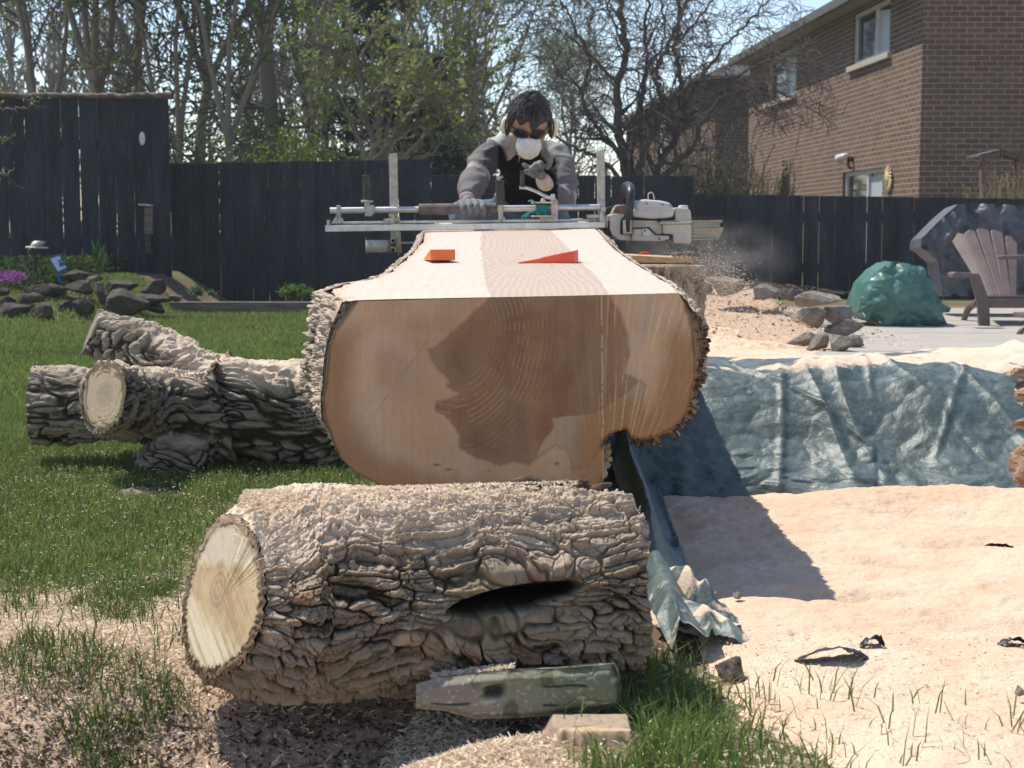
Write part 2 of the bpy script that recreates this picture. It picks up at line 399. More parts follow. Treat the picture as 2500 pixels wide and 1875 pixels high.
# ================================================================== BARK
def bark_field(a, b, per, seed, cell_a=.085, cell_b=.024):
    """a axial metres, b around metres (period per) -> height 0..1"""
    nb = max(3, round(per/cell_b)); V_ = b/per*nb; U_ = a/cell_a
    n8 = max(2, round(per/.09)); wv = fbm2(a/.13, b/per*n8, 3, seed+1, n8)
    V_ = V_+.95*wv; U_ = U_+.9*fbm2(a/.06, b/per*n8*2, 3, seed+2, n8*2)
    f1, f2, i1 = wor2(U_, V_, seed, nb); e = f2-f1
    p = ss(.03, .17, e)*(.50+.50*i1)
    rd = 1-np.abs(vn2(U_*1.3+7, V_*1.0, seed+11, nb))*2.2; p = .55*p+.50*ss(-.1, .75, rd)*ss(.0, .12, e)
    f1, f2, i2 = wor2(U_*2.3+.3+.5*wv, V_*2, seed+3, nb*2); e2 = f2-f1
    p = p*(.50+.50*ss(.0, .16, e2))+.18*(i2-.4)*ss(0, .2, e); bark_field.t = np.clip(.6*i1+.4*i2, 0, 1)
    nf = max(4, round(per/.0085))
    p = p+.17*fbm2(a/.015, b/per*nf, 4, seed+4, nf, .55)+.06*(1-2*np.abs(vn2(a/.006, b/per*nf*2, seed+12, nf*2)))
    return np.clip(p, 0, 1.2)
# ------------------------------------------------------------------ foreground log
def fg_log():
    root = thing('short_log', on(.0, 2.36), 'thick short log with deeply ridged bark and a dark hollow, lying crosswise in front', 'log')
    L = .74; nA, nR = 620, 720
    t_ = np.linspace(0, 1, nA)[:, None]; th = (np.arange(nR)/nR*2*math.pi)[None, :]
    ax0 = Vector((-.432, 2.285, .148)); ax1 = Vector((.180, 2.40, .150)); A = np.array(ax1-ax0); Lr = np.linalg.norm(A); A /= Lr
    side = np.array([A[1], -A[0], 0]); up = np.array([0, 0, 1.])          # side points to the camera
    r = .112+.025*ss(0, .14, t_)+.004*np.sin(t_*7)-.010*ss(.8, 1, t_)+0*th
    r = r+.007*np.cos(2*th+1)+.005*np.cos(3*th+t_*3)
    per = .9; a = t_*Lr+0*th; b = th/(2*math.pi)*per+0*a
    # flow round the hollow
    hc_a, hc_b = .415, (R(7) % (2*math.pi))/(2*math.pi)*per
    db = (b-hc_b+per/2) % per-per/2; da = a-hc_a
    rr = np.sqrt((da/.15)**2+((db-.18*da)/.045)**2)
    bw = b+np.sign(db)*.045*np.exp(-rr**2*1.0)*(1-np.exp(-(db/.012)**2))
    h = bark_field(a, bw % per, per, 5, .062, .0195)
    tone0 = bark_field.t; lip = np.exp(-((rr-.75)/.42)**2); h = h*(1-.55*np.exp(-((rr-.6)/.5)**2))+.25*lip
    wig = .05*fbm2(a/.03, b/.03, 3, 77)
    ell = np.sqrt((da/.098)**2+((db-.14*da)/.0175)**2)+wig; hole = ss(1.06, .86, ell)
    rim = ss(.0, .012, a)
    # plates lifting near the cut
    disp = .022*h*(.45+.55*rim)*(1-hole)+.010*lip-.12*hole
    disp = disp+.008*np.exp(-((da+.0)/.2)**2)*np.exp(-((db+.06)/.035)**2)
    rad = r+disp
    C = np.array(ax0)+t_[..., None]*A*Lr
    P = C+rad[..., None]*(np.cos(th)[..., None]*side+np.sin(th)[..., None]*up)
    # oblique left cut
    n = np.array([-.79, -.56, .25]); n /= np.linalg.norm(n)
    off = P-C; sh = -(off@n)/(A@n)
    P = P+(sh*(1-ss(0, .30, t_)))[..., None]*A
    P = P+(.012*fbm2(th*3, th*0, 3, 8)*ss(.9, 1, t_))[..., None]*A
    # dust
    Nz = np.sin(th)+0*t_; dn = fbm2(a*11, b*11, 4, 61)
    dust = ss(.25, .95, Nz+.35*dn-.10*h+.30*ss(.35, .0, t_))*ss(-.3, .6, 1-.9*h+.8*Nz)
    dust = np.maximum(dust, .55*ss(.50, .9, Nz+.2*dn)); dust = np.clip(dust*(1-.45*ss(.35, .75, t_)), 0, 1)*(1-hole)
    dust = dust*(1-ss(1.5, 1.0, ell)); dust = np.maximum(dust, .95*ss(.55, .8, Nz+.15*dn)*ss(.42, .25, t_+.1*dn))
    P[..., 2] += .010*ss(.6, 1, dust)*ss(.5, .9, Nz)*ss(.5, .2, t_)+.003*fbm2(a*160, b*160, 2, 62)*dust
    P = P-(.010*(h-.35)*dust*(1-hole)*ss(.2, .8, Nz))[..., None]*(np.cos(th)[..., None]*side+np.sin(th)[..., None]*up); hh = h*(1-ss(0, .5, hole))  # hollow coloured dark: rotted wood, plus the cavity's shade put into the colour
    # orange inner bark on the lower rim
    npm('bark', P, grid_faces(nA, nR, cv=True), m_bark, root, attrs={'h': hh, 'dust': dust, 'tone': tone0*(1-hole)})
    # cut face
    ring = P[0]; ctr = np.array(ax0); k = np.linspace(0, 1, 120)[:, None, None]
    rim_s = resample(ring, 300, True); inner = ctr+(rim_s-ctr)*.865+np.array(n)*.004
    Q = ctr+np.array(n)*.004+(inner[None]-ctr-np.array(n)*.004)*k
    # outer band back to the bark
    band = np.stack([inner+(rim_s+n*.002-inner)*q for q in np.linspace(.05, 1, 10)], 0)
    band = band+n*(.0035*fbm2(np.arange(300)[None]*.25, np.linspace(0, 2, 10)[:, None], 3, 3))[..., None]
    loc = (Q-ctr); e1 = np.cross(n, [0, 0, 1.]); e1 /= np.linalg.norm(e1); e2 = np.cross(e1, n)
    x = loc@e1; y = loc@e2
    e2s = 1 if e2[2] > 0 else -1; y = y*e2s; x = -x if e1[0] < 0 else x
    px_, py_ = x+.015, (y-.012)*.9; rg = np.hypot(px_, py_)+.004*fbm2(x*22, y*22, 3, 4); rings = .5+.5*np.sin(rg*620+3*fbm2(x*18, y*18, 2, 9))
    base = np.array([.66, .49, .28]); c = base*(1-.10*rings[..., None]*ss(.0, .02, rg)[..., None])
    knot = ss(.034, .02, rg); c = c*(1-.25*knot[..., None]*(.4+.6*rings[..., None]))
    diag = fbm2((x*.6+y)*160, (y*.6-x)*9, 3, 12); c = c*(1+.20*diag[..., None]); st_ = ss(.0, .6, fbm2(x*26+5, y*20, 4, 17)); c = c*(1-.30*st_[..., None]*np.array([.7, .85, 1.]))
    pale = ss(-.02, -.06, y+.2*x+.015*fbm2(x*30, y*30, 3, 14))*ss(-.35, .3, diag+.2); c = c*(1-pale[..., None])+np.array([.80, .68, .48])*pale[..., None]
    cr = (np.abs(y-.9*x-.028-.01*np.sin(x*60)) < .0011)*(x > .0); c = c*(1-.6*cr[..., None])
    top = ss(.045, .06, y-.1*x+.012*fbm2(x*45, y*12, 3, 15)); c = c*(1-.8*top[..., None])+np.array([.74, .62, .45])*.8*top[..., None]
    rr_ = np.broadcast_to(k[..., 0], x.shape); ed = ss(.93, 1, rr_); c = c*(1-.3*ed[..., None])
    cb = np.broadcast_to(np.array([.20, .12, .065]), band.shape)*(1+.4*fbm2(np.arange(300)[None]*.4, np.linspace(0, 4, 10)[:, None], 3, 5))[..., None]
    tb = ss(.02, .06, band[..., 2]-ctr[2]); cb = cb*(1-.5*tb[..., None])+np.array([.5, .37, .25])*.5*tb[..., None]
    VV = np.concatenate([Q, band], 0); CC = np.concatenate([c, cb], 0)
    npm('cut_face', VV, grid_faces(130, 300, cv=True), m_wood, root, col=CC)
    # sawdust ledge lying on the face
    ring = P[-1]; ctr = ring.mean(0); Q = ctr+(ring[None]-ctr)*np.linspace(0, 1, 8)[:, None, None]
    npm('back_cut_face', Q, grid_faces(8, nR, cv=True), m_wood, root, col=np.broadcast_to(np.array([.45, .3, .18]), Q.shape))
    # lifted bark plate on top
    mb = MB()
    for (x0, y0, z0, ln, wd, rt) in [(.06, 2.41, .305, .12, .014, -.08), (.12, 2.40, .300, .07, .011, .12)]:
        pts = [(x0+ln*(i/5-.5), y0+.004*math.sin(i*2+x0*30)+rt*ln*(i/5-.5), z0+.004*math.sin(i*1.7)) for i in range(6)]
        mb.tube(pts, [.004, wd*.6, wd*.5, wd*.65, wd*.5, .003], 7)
    o = mb.build('loose_bark', nmat('loose_bark_mat', (.05, .032, .022), (.16, .11, .08), 60, .9, .9, 120, .006), root, smooth=True)
    return root
fg_log()

# ------------------------------------------------------------------ the big log
FY = 3.0
def plane_h(x, y): return .570+.02*x+(y-FY)*.0381
def tp(u, v_, dz=0):
    d = ray(u, v_); # solve CH + d.z*t = .563+.02*d.x*t+(d.y*t-FY)*.0415
    k = (.570-FY*.0381-CH+dz)/(d.z-.02*d.x-.0381*d.y); return Vector((0, 0, CH))+d*k
def c3(u, v_): return (700+u/2.011, 650+v_/2.011)
OUT = [(205, 128), (160, 220), (130, 350), (112, 480), (106, 600), (103, 700), (112, 760), (180, 830), (215, 890), (255, 960), (330, 1022), (430, 1080), (620, 1140), (850, 1195), (1100, 1225), (1330, 1215), (1480, 1165), (1525, 1100), (1548, 1070), (1566, 1010), (1580, 955), (1568, 905), (1552, 880), (1560, 850), (1610, 822), (1668, 810), (1700, 850), (1740, 862), (1820, 848), (1900, 812), (1955, 762), (1990, 695), (2010, 620), (2030, 540), (2048, 440), (2048, 340), (2020, 230), (1965, 160), (1935, 129)]
WOOD = [(355, 171), (320, 212), (280, 262), (238, 320), (215, 385), (205, 450), (195, 550), (182, 650), (188, 740), (225, 860), (265, 945), (335, 1012), (440, 1068), (620, 1128), (850, 1183), (1100, 1212), (1330, 1202), (1468, 1154), (1508, 1090), (1540, 1062), (1556, 1005), (1568, 955), (1556, 908), (1545, 880), (1552, 845), (1605, 815), (1665, 800), (1702, 838), (1740, 848), (1815, 835), (1890, 800), (1940, 752), (1972, 690), (1988, 620), (2004, 540), (2005, 430), (1995, 340), (1972, 240), (1940, 160), (1925, 131)]
def sec(lst):
    out = []
    for u, v_ in lst:
        p = pix(*c3(u, v_), FY); out.append((p.x, p.z))
    return out
HEART = sec([(1010, 140), (960, 190), (850, 290), (735, 395), (690, 408), (705, 450), (740, 510), (800, 555), (790, 590), (850, 620), (830, 645), (740, 668), (728, 700), (790, 750), (825, 790), (850, 830), (845, 890), (960, 948), (1050, 975), (1110, 955), (1190, 972), (1240, 925), (1320, 880), (1380, 920), (1410, 995), (1480, 975), (1545, 900), (1560, 850), (1690, 780), (1748, 720), (1742, 660), (1762, 590), (1740, 560), (1662, 525), (1678, 440), (1670, 330), (1640, 235), (1590, 160), (1580, 120)])
HEART2 = sec([(1230, 930), (1270, 850), (1310, 790), (1300, 745), (1450, 735), (1560, 700), (1640, 640), (1740, 560), (1800, 600), (1760, 730), (1690, 790), (1560, 850), (1480, 975), (1410, 995), (1380, 920), (1320, 880)])
def big_log():
    root = thing('milled_log', (0, 4.9, .05), 'huge log being milled, flat sawn top and brown heartwood on its cut end', 'log')
    wood = sec(WOOD); wpoly = [(x, z) for x, z in wood]
    P, q = fill_poly(wpoly, .0017); x, z = P[:, 0], P[:, 1]
    cx, cz = pix(*c3(1235, 440), FY)[0], pix(*c3(1235, 440), FY)[2]
    sd = poly_sd(x, z, HEART)+.004*fbm2(x*30, z*30, 4, 2)+.002*fbm2(x*150, z*30, 2, 3); heart = ss(-.002, .004, sd)*(.80+.20*ss(0, .035, sd+.01*fbm2(x*20, z*20, 3, 77)))
    h2 = ss(-.002, .003, poly_sd(x, z, HEART2)+.004*fbm2(x*25, z*25, 3, 6))
    edge = poly_sd(x, z, wpoly); rg = np.hypot((x-cx), (z-cz)*1.15)+.012*fbm2(x*7, z*7, 3, 4)+.002*fbm2(x*50, z*50, 2, 5)
    rings = .5+.5*np.sin(rg*800+2.5*fbm2(x*6, z*6, 2, 8)); rings = rings*(.4+.6*ss(-.3, .6, fbm2(x*5, z*5, 3, 9)))
    sap = np.array([.67, .405, .23]); sap2 = np.array([.74, .495, .32]); ht = np.array([.285, .135, .068]); ht2 = np.array([.42, .245, .135])
    n1 = ss(-.4, .5, fbm2(x*6+3, z*6, 4, 10)); cs = sap*(1-n1[:, None])+sap2*n1[:, None]
    chz = ss(-.4, .5, .6*fbm2(x*14, z*4, 4, 11)+.22*fbm2(rg*55, rg*0+x*2, 3, 71)); chh = ht*(1-chz[:, None])+ht2*chz[:, None]*.9
    chh = chh*(1-h2[:, None])+np.array([.50, .345, .225])*h2[:, None]
    mid_pale = np.exp(-((x-cx-.0)/.03)**2)*.18; chh = chh*(1+mid_pale[:, None])  # heartwood made paler in a soft upright strip through its middle
    c = cs*(1-heart[:, None])+chh*heart[:, None]
    bl = np.exp(-(np.abs(sd)/.0035)**2); c = c*(1-.22*bl[:, None])
    c = c*(1-(.08+.07*heart)[:, None]*rings[:, None]*(.35+.65*ss(.05, .3, np.abs(rg))[:, None]))
    # orange inner bark zone
    og = ss(.055, .0, edge-.024+.018*fbm2(x*12, z*12, 4, 15))*ss(-.02, -.10, z-.57)
    c = c*(1-.78*og[:, None])+np.array([.42, .205, .075])*.78*og[:, None]
    dk = ss(.006, .0, edge+.002*fbm2(x*40, z*40, 3, 16))*ss(-.01, -.03, z-.57); c = c*(1-.6*dk[:, None])
    # saw scratches : fan on the right, vertical in the middle, arcs left of centre
    fx, fz = pix(*c3(1560, 1150), FY)[0], pix(*c3(1560, 1150), FY)[2]
    ang = np.arctan2(x-fx, z-fz+.10); rf = np.hypot(x-fx, z-fz)
    st = vn2(ang*95+.6*fbm2(x*9, z*9, 2, 1), rf*5, 17)*.6+vn2(ang*210, rf*11, 18)*.5
    right = ss(.10, .22, x)
    line = ss(.46, .70, st)*right; c = c*(1-.55*line[:, None])+np.array([.80, .60, .40])*.55*line[:, None]
    c = c*(1-.14*ss(.2, .7, -st)[:, None]*right[:, None])
    wet = ss(.15, .5, fbm2(ang*30, rf*4, 3, 19))*ss(.10, .2, x)*(1-og); c = c*(1-.25*wet[:, None])+np.array([.52, .46, .42])*.25*wet[:, None]
    vt = vn2(x*330+.8*fbm2(x*5, z*8, 2, 20), z*7, 21)*.6+vn2(x*760, z*14, 22)*.5; blot = fbm2(x*9+2, z*7, 4, 73); c = c*(1+.07*vt[:, None])*(1+.16*blot[:, None])*np.stack([1+0*blot, 1-.05*ss(0, .6, blot), 1-.14*ss(-.2, .6, blot)], 1)
    ax_, az_ = pix(*c3(820, 330), FY)[0], pix(*c3(820, 330), FY)[2]
    ra = np.hypot(x-ax_, (z-az_)*.8); aa = np.arctan2(z-az_, x-ax_)
    arcs = ss(.55, .95, np.sin(ra*700+.0*aa+5*fbm2(x*9, z*9, 2, 23)))*ss(.3, .6, vn2(aa*9, ra*38, 24)*.5+.5)*heart*np.exp(-((ra-.13)/.055)**2)
    c = c*(1-.6*arcs[:, None])+np.array([.66, .44, .24])*.6*arcs[:, None]
    vx = pix(*c3(1548, 400), FY)[0]; vl = np.exp(-((x-vx-.0015*fbm2(z*30, z*0, 2, 25)+(z-.5)*.012)/.0012)**2)*ss(.19, .24, z)*ss(-.6, .1, vn2(z*160, x*0, 26)+.3)
    c = c*(1-.8*vl[:, None])+np.array([.85, .62, .38])*.8*vl[:, None]
    for (u, v_, ru, rv) in [(735, 975, 18, 6), (795, 998, 16, 5), (1325, 970, 10, 8), (640, 1060, 6, 3), (990, 1005, 7, 3)]:
        p = pix(*c3(u, v_), FY); g = np.exp(-(((x-p.x)*FPX/FY*2.011/ru)**2+((z-p.z)*FPX/FY*2.011/rv)**2)); c = c*(1-.75*g[:, None])
    crk = [((1150, 265), (1310, 450)), ((360, 440), (620, 380)), ((420, 740), (700, 350))]
    for (a_, b_) in crk[:1]+crk[2:]:
        A_ = pix(*c3(*a_), FY); B_ = pix(*c3(*b_), FY); e = np.array([B_.x-A_.x, B_.z-A_.z]); w_ = np.stack([x-A_.x, z-A_.z], 1); tt = np.clip(w_@e/(e@e), 0, 1)
        dd = np.hypot(*(w_-tt[:, None]*e).T)+.0008*np.abs(vn2(x*80, z*80, 3)); g = np.exp(-(dd/.0009)**2); c = c*(1-.35*g[:, None])
    # wavy tension mark at left
    c = c*(1+.05*fbm2(x*60, z*12, 3, 27)[:, None])
    y = FY+.0006*vt+.0012*fbm2(x*9, z*9, 3, 28)-.0012*line+.0015*arcs
    npm('cut_end', np.stack([x, y, z], 1), q, m_wood, root, col=c)
    # top board surface
    left = [(806, 707), (854, 688), (904, 680), (952, 662), (968, 650), (990, 631), (1015, 609), (1033, 586), (1037, 569)]
    rt = [(1664, 714), (1651, 696), (1620, 679), (1590, 662), (1566, 646), (1542, 633), (1515, 614), (1485, 587), (1475, 574), (1464, 563)]
    Ls = [tp(*p) for p in left]; Rs = [tp(*p) for p in rt]
    yl = np.array([FY]+[p.y for p in Ls][0:]+[7.6]); xl = np.array([-.320, ]+[p.x for p in Ls]+[-.35]); o_ = np.argsort(yl); yl, xl = yl[o_], xl[o_]
    yr = np.array([p.y for p in Rs]+[7.6]); xr = np.array([p.x for p in Rs]+[.35]); o_ = np.argsort(yr); yr, xr = yr[o_], xr[o_]
    ny, nx = 900, 420
    Yv = FY-.0005+(7.6-FY)*np.linspace(0, 1, ny)**1.5; xa = np.interp(Yv, yl, xl)+.006*fbm2(Yv*14, Yv*0, 4, 30); xb = np.interp(Yv, yr, xr)+.005*fbm2(Yv*16, Yv*0+4, 4, 31)
    s_ = np.linspace(0, 1, nx)[None]; X = xa[:, None]*(1-s_)+xb[:, None]*s_; Y = Yv[:, None]+0*X; Z = plane_h(X, Y)+.0006*vn2(Y*160, X*3, 32)+.001*fbm2(X*6, Y*6, 2, 33)
    tl = ss(.02, 0, X-xa[:, None]); Z = Z-.010*tl*ss(-.2, .8, fbm2(X*9, Y*30, 3, 34)+.4); tr = ss(.012, 0, xb[:, None]-X); Z = Z-.008*tr
    hl = np.interp(Yv, [3.0, 3.35, 3.75, 4.15, 5.0, 6.3, 7.6], [-.040, -.052, -.068, -.075, -.10, -.12, -.13])[:, None]+.006*fbm2(Y*8, X*0, 3, 35); hr = np.interp(Yv, [3.0, 3.45, 4.0, 5.0, 6.3, 7.6], [.185, .19, .18, .17, .15, .15])[:, None]+.004*fbm2(Y*9, X*0+7, 3, 36)
    hm = ss(-.002, .003, X-hl)*ss(-.002, .003, hr-X)
    gx = np.abs(X-.06)+.02*fbm2(X*2, Y*2.2, 3, 37); gr = .5+.5*np.sin((gx*1.0+.05*np.exp(-((Y-4.1)/.4)**2)*np.cos(X*9))*520/(1+2*gx)+8*fbm2(X*3, Y*1.1, 3, 38))
    sapc = np.array([.66, .55, .46]); hc = np.array([.56, .435, .345])
    c = sapc*(1-hm[..., None])+hc*hm[..., None]; c = c*(1-.13*gr[..., None]*(.35+.65*hm[..., None]))
    c = c*(1+.05*vn2(Y*300, X*2, 39)[..., None]); bl = np.exp(-((X-hl)/.003)**2)+np.exp(-((X-hr)/.003)**2); c = c*(1-.18*np.clip(bl, 0, 1)[..., None])
    ed = np.maximum(ss(.035, 0, X-xa[:, None]+.012*fbm2(X*20, Y*20, 3, 40)), ss(.018, 0, xb[:, None]-X)); c = c*(1-.6*ed[..., None])+np.array([.50, .30, .18])*.6*ed[..., None]
    band = ss(FY+.22, FY+.20, Y); c = c*(1-.0*band[..., None])
    fl = ss(.80, .84, vn2(X*70, Y*34, 41))*ss(.3, .5, vn2(X*6, Y*3, 42)); c = c*(1-.4*fl[..., None])
    npm('sawn_top', np.stack([X, Y, Z], -1), grid_faces(ny, nx), m_woodtop, root, col=c)
    # bark skin
    outp = np.array(sec(OUT)); n = 900; O = resample(outp, n)            # open: top-left -> round bottom -> top-right
    ny = 760; Yv = FY+.010+(7.6-FY)*np.linspace(0, 1, ny)**1.7
    tng = np.gradient(O, axis=0); nrm = np.stack([-tng[:, 1], tng[:, 0]], 1); nrm /= np.linalg.norm(nrm, axis=1)[:, None]
    if ((O-O.mean(0))*nrm).sum() < 0: nrm = -nrm
    for _ in range(30): nrm = (np.roll(nrm, 1, 0)+nrm*2+np.roll(nrm, -1, 0))/4
    arc = np.linspace(0, 2.1, n)[None]; a = Yv[:, None]+0*arc; b = arc+0*a
    h = bark_field(a, b, 2.1, 9, .055, .030)
    rise = ((Yv-FY)*.0381)[:, None]
    zrel = (O[:, 1][None]-.12)/.45
    fin_ = ss(0, .06, arc)*ss(0, .10, 2.1-arc)
    fr = ss(0, .05, a-FY-.01); disp = (.025*h-.013)*(.25+.75*fin_)*(.6+.4*fr)-.012*(1-fr)*h
    tone1 = bark_field.t; lump = .018*fbm2(a*2.3, b*3, 3, 50)*fr
    rgt = ss(.12, .30, O[:, 0])[None]*ss(.12, .25, O[:, 1])[None]*(1-ss(.50, .56, O[:, 1])[None]); hbig = bark_field(a, b, 2.1, 91, .05, .046); disp = disp*(1-rgt)+rgt*(.026*hbig-.010)
    kl = np.interp(Yv, yl, np.abs(xl))/.348; kl = np.where(Yv < 3.3, 1+(kl-1)*ss(3.08, 3.3, Yv), kl)*(1+.02*ss(FY, FY+.2, Yv)*ss(3.75, 3.25, Yv)); kr = np.interp(Yv, yr, xr)/.326
    OX = np.where(O[:, 0][None] < 0, O[:, 0][None]*kl[:, None], O[:, 0][None]*(1+(kr-1)*ss(FY, 3.3, Yv))[:, None])
    W0 = resample(np.array(wood), n); ins = (1-ss(0, .20, a-FY-.01)**.6)*.55*ss(-.10, -.25, O[:, 0])[None]; OX = OX*(1-ins)+W0[:, 0][None]*ins
    X = OX+nrm[:, 0][None]*(disp+lump*.5); Z = O[:, 1][None]+nrm[:, 1][None]*(disp+lump*.5)+rise*(.35+.65*np.clip(zrel, 0, 1))
    top = plane_h(X, a)-.0035; Z = np.minimum(Z, top); Yy = a+.022*(h-.5)*(1-fr)
    dn = fbm2(a*9, b*9, 3, 51); lft = (O[:, 0][None] < 0)
    dust = ss(.55, 1.0, nrm[:, 1][None]+.4*dn+.25*ss(.42, .58, Z)+.2)*np.ones_like(h)*.45
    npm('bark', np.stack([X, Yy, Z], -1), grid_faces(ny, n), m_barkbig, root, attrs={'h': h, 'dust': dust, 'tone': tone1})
    # ring of bark seen on the cut end, between wood and skin
    W = resample(np.array(wood), n); k = np.linspace(0, 1, 16)[:, None, None]
    S = np.stack([X[0], Z[0]], 1)
    Q = W[None]*(1-k)+S[None]*k; kk = k[..., 0]
    hb = bark_field(np.broadcast_to(kk*.09+.02, (16, n)), np.broadcast_to(arc, (16, n)), 2.1, 19, .035, .03)
    yy = FY+.003*(kk)+.012*kk**1.5*(1.1-hb)-.004*kk*hb*0+.0*kk
    yy[-1] = Yy[0]
    cc = np.array([.34, .19, .10])*(1-ss(.1, .3, kk))[..., None]+(np.array([.05, .033, .022])*(1-hb[..., None])+np.array([.27, .215, .165])*hb[..., None])*ss(.1, .3, kk)[..., None]
    rbk = (ss(.2, .35, O[:, 0])[None]*np.ones_like(hb))[..., None]*ss(.1, .3, kk)[..., None]
    cc = cc*(1-.75*rbk)+np.array([.30, .16, .08])*rbk*.75*(.4+.8*hb[..., None])
    npm('bark_edge', np.stack([Q[..., 0], yy+0*Q[..., 0], Q[..., 1]], -1), grid_faces(16, n), m_wood, root, col=cc)
    # far end
    P, q = fill_poly([(x_, z_) for x_, z_ in outp], .02); npm('far_end', np.stack([P[:, 0], 0*P[:, 0]+7.59, P[:, 1]+.12*np.clip((P[:, 1]-.12)/.45, 0, 1)], 1), q, m_wood, root, col=np.broadcast_to(np.array([.5, .36, .25]), (len(P), 3)))
    return root
big_log()
# supports under the big log
m_pt = nmat('weathered_timber', (.10, .085, .065), (.24, .20, .155), 18, .9, .6, 90, .004, stretch=(1, 6, 6))
for i, (x_, y_, lb) in enumerate([(-.06, 4.6, 'grey timber bearer across the ground beneath the front of the big log'), (.0, 6.9, 'grey timber bearer across the ground beneath the far end of the big log')]):
    T(MB().box((x_, y_, .06), (.52, .14, .12)).build('support_block', m_pt, bevel=.006), lb, 'timber block')
# ================================================================== TARP
t = NT('tarp_mat'); v = t.co(); d = t.attr('dust').outputs['Fac']
c = t.mix(t.ramp(t.noise(v, 3.5, 5, .6), [(.3, 0), (.7, 1)]), (.036, .061, .060), (.070, .108, .108))
c = t.mix(t.ramp(t.noise(v, 26, 6, .75), [(.40, 0), (.75, .6)]), c, (.20, .225, .215))
sd_ = t.mix(t.noise(v, 300, 3, .8), (.52, .38, .27), (.78, .62, .48))
msk = t.ramp(t.mix(.5, d, t.noise(v, 30, 6, .75)), [(.50, 0), (.60, 1)])
c = t.mix(msk, c, sd_); t.bump(t.noise(v, 38, 5, .65, .5), .6, .006)
rg_ = t.mix(msk, (.46, .46, .46), (.95, .95, .95)); m_tarp = t.fin(c, rg_, 0, .5)
def crumple(x, y, seed, s1=.11, s2=.045):
    x = x+.03*fbm2(x*6, y*6, 3, seed+7); y = y+.03*fbm2(x*6, y*6, 3, seed+8)
    f1, f2, _ = wor2(x/s1, y/s1, seed); g1, g2, _ = wor2(x/s2, y/s2, seed+3)
    return (f2-f1)*.6*s1*.22+(g2-g1)*.4*s2*.22
def tarp():
    root = thing('tarp', (1.1, 4.4, 0), 'large blue-green tarp draped over a long low mound and dusted with sawdust', 'tarp')
    prof = crom([(5.5, -.02), (5.2, .10), (4.95, .27), (4.7, .325), (4.45, .325), (4.30, .305), (4.20, .245), (4.09, .13), (3.99, .055), (3.93, -.005)], 420)
    xs = np.linspace(.2, 2.6, 900); X, S = np.meshgrid(xs, np.linspace(0, 1, 420), indexing='ij')
    Y = np.interp(S, np.linspace(0, 1, 420), prof[:, 0]); H = np.interp(S, np.linspace(0, 1, 420), prof[:, 1])
    fr = ss(.55, .95, S); Y = Y-.07*ss(.5, 1.4, X)*fr; n2 = fbm2(X*1.1, S*1.2, 3, 70)
    H = H*(1+.10*n2)+.02*fbm2(X*3, Y*3, 3, 71)*ss(.1, .4, S)
    lft = ss(.95, .45, X)
    # hanging folds : strong at the left, oblique on the right
    sx = X*6.5+1.2*fbm2(X*2, S*2, 2, 72)+2.2*(S-.6)*ss(.8, 1.6, X)*np.sin(X*1.7+.5)
    rid = 1-np.abs(vn2(sx, S*1.2, 73))*2
    Y = Y-.055*fr*rid*(.22+.78*lft)-.022*fr*vn2(sx*2.3, S*3, 74)
    H = H+.02*rid*ss(.2, .5, S)*(1-fr)
    for (x0, x1, s0, s1, wd, am) in [(.62, .95, .45, .78, .012, .03), (1.05, 1.25, .50, .85, .015, -.03), (1.22, 1.45, .48, .92, .016, .035), (1.27, 1.1, .50, .8, .012, .02), (.75, .68, .5, .95, .012, .02), (1.5, 1.75, .3, .9, .02, .03), (1.0, .93, .4, .95, .01, -.02)]:
        k = np.clip((S-s0)/(s1-s0), 0, 1); xc = x0+(x1-x0)*(k**1.4); g = np.exp(-((X-xc)/wd)**2)*ss(s0-.05, s0+.04, S)*ss(s1+.06, s1-.04, S)
        am *= .55; Y = Y-am*g*fr; H = H+abs(am)*.6*g*(1-fr)
    cr = crumple(X, S*1.6, 75); Y = Y-cr*.8*fr; H = H+cr*.7*(1-fr*.5)
    # hem raised irregularly
    hem = ss(.90, 1, S)*(.05*vn2(X*5, X*0, 76)+.02*vn2(X*17, X*0, 77)); Y = Y-hem; H = H*(1-ss(.93, 1, S))+(.01)*ss(.93, 1, S)
    dn = fbm2(X*3.5, S*9, 4, 78)
    dust = ss(.66, .50, S+.14*dn)*ss(-.45, .40, dn+.35*ss(1.75, 1.2, X)*ss(.6, .9, X)); dust = np.maximum(dust*1.0, .35*ss(.2, .6, vn2(X*9, S*4, 79))*ss(.8, .6, S))
    dust = dust*(.55+.6*ss(.0, .02, cr*1.5+.008)) 
    npm('sheet', np.stack([X, Y, H], -1), grid_faces(900, 420), m_tarp, root, attrs={'dust': .15+.75*dust})
    # loose edge lying toward the camera beside the short log
    Rp = [gp(*p) for p in [(1625, 1130), (1620, 1230), (1655, 1330), (1680, 1400), (1715, 1470), (1760, 1540), (1790, 1585)]]
    Lp = [gp(*p) for p in [(1470, 1130), (1500, 1250), (1540, 1360), (1555, 1450), (1580, 1530), (1600, 1590), (1640, 1635)]]
    Rc = crom([tuple(p) for p in Rp], 260); Lc = crom([tuple(p) for p in Lp], 260); k = np.linspace(0, 1, 110)[None, :, None]
    P = Lc[:, None]*(1-k)+Rc[:, None]*k; kk = k[..., 0]; tt = np.linspace(0, 1, 260)[:, None]
    P[..., 2] = .03+.16*np.exp(-((kk-.25)/.28)**2)*(1-.75*tt)+.012*(1-np.abs(vn2(kk*4+tt*3, tt*3, 81))*2)*(.5+tt*.6)+.25*crumple(P[..., 0], P[..., 1], 82)-.025*ss(.9, 1, kk)+saw_h(P[..., 0], P[..., 1])*.6
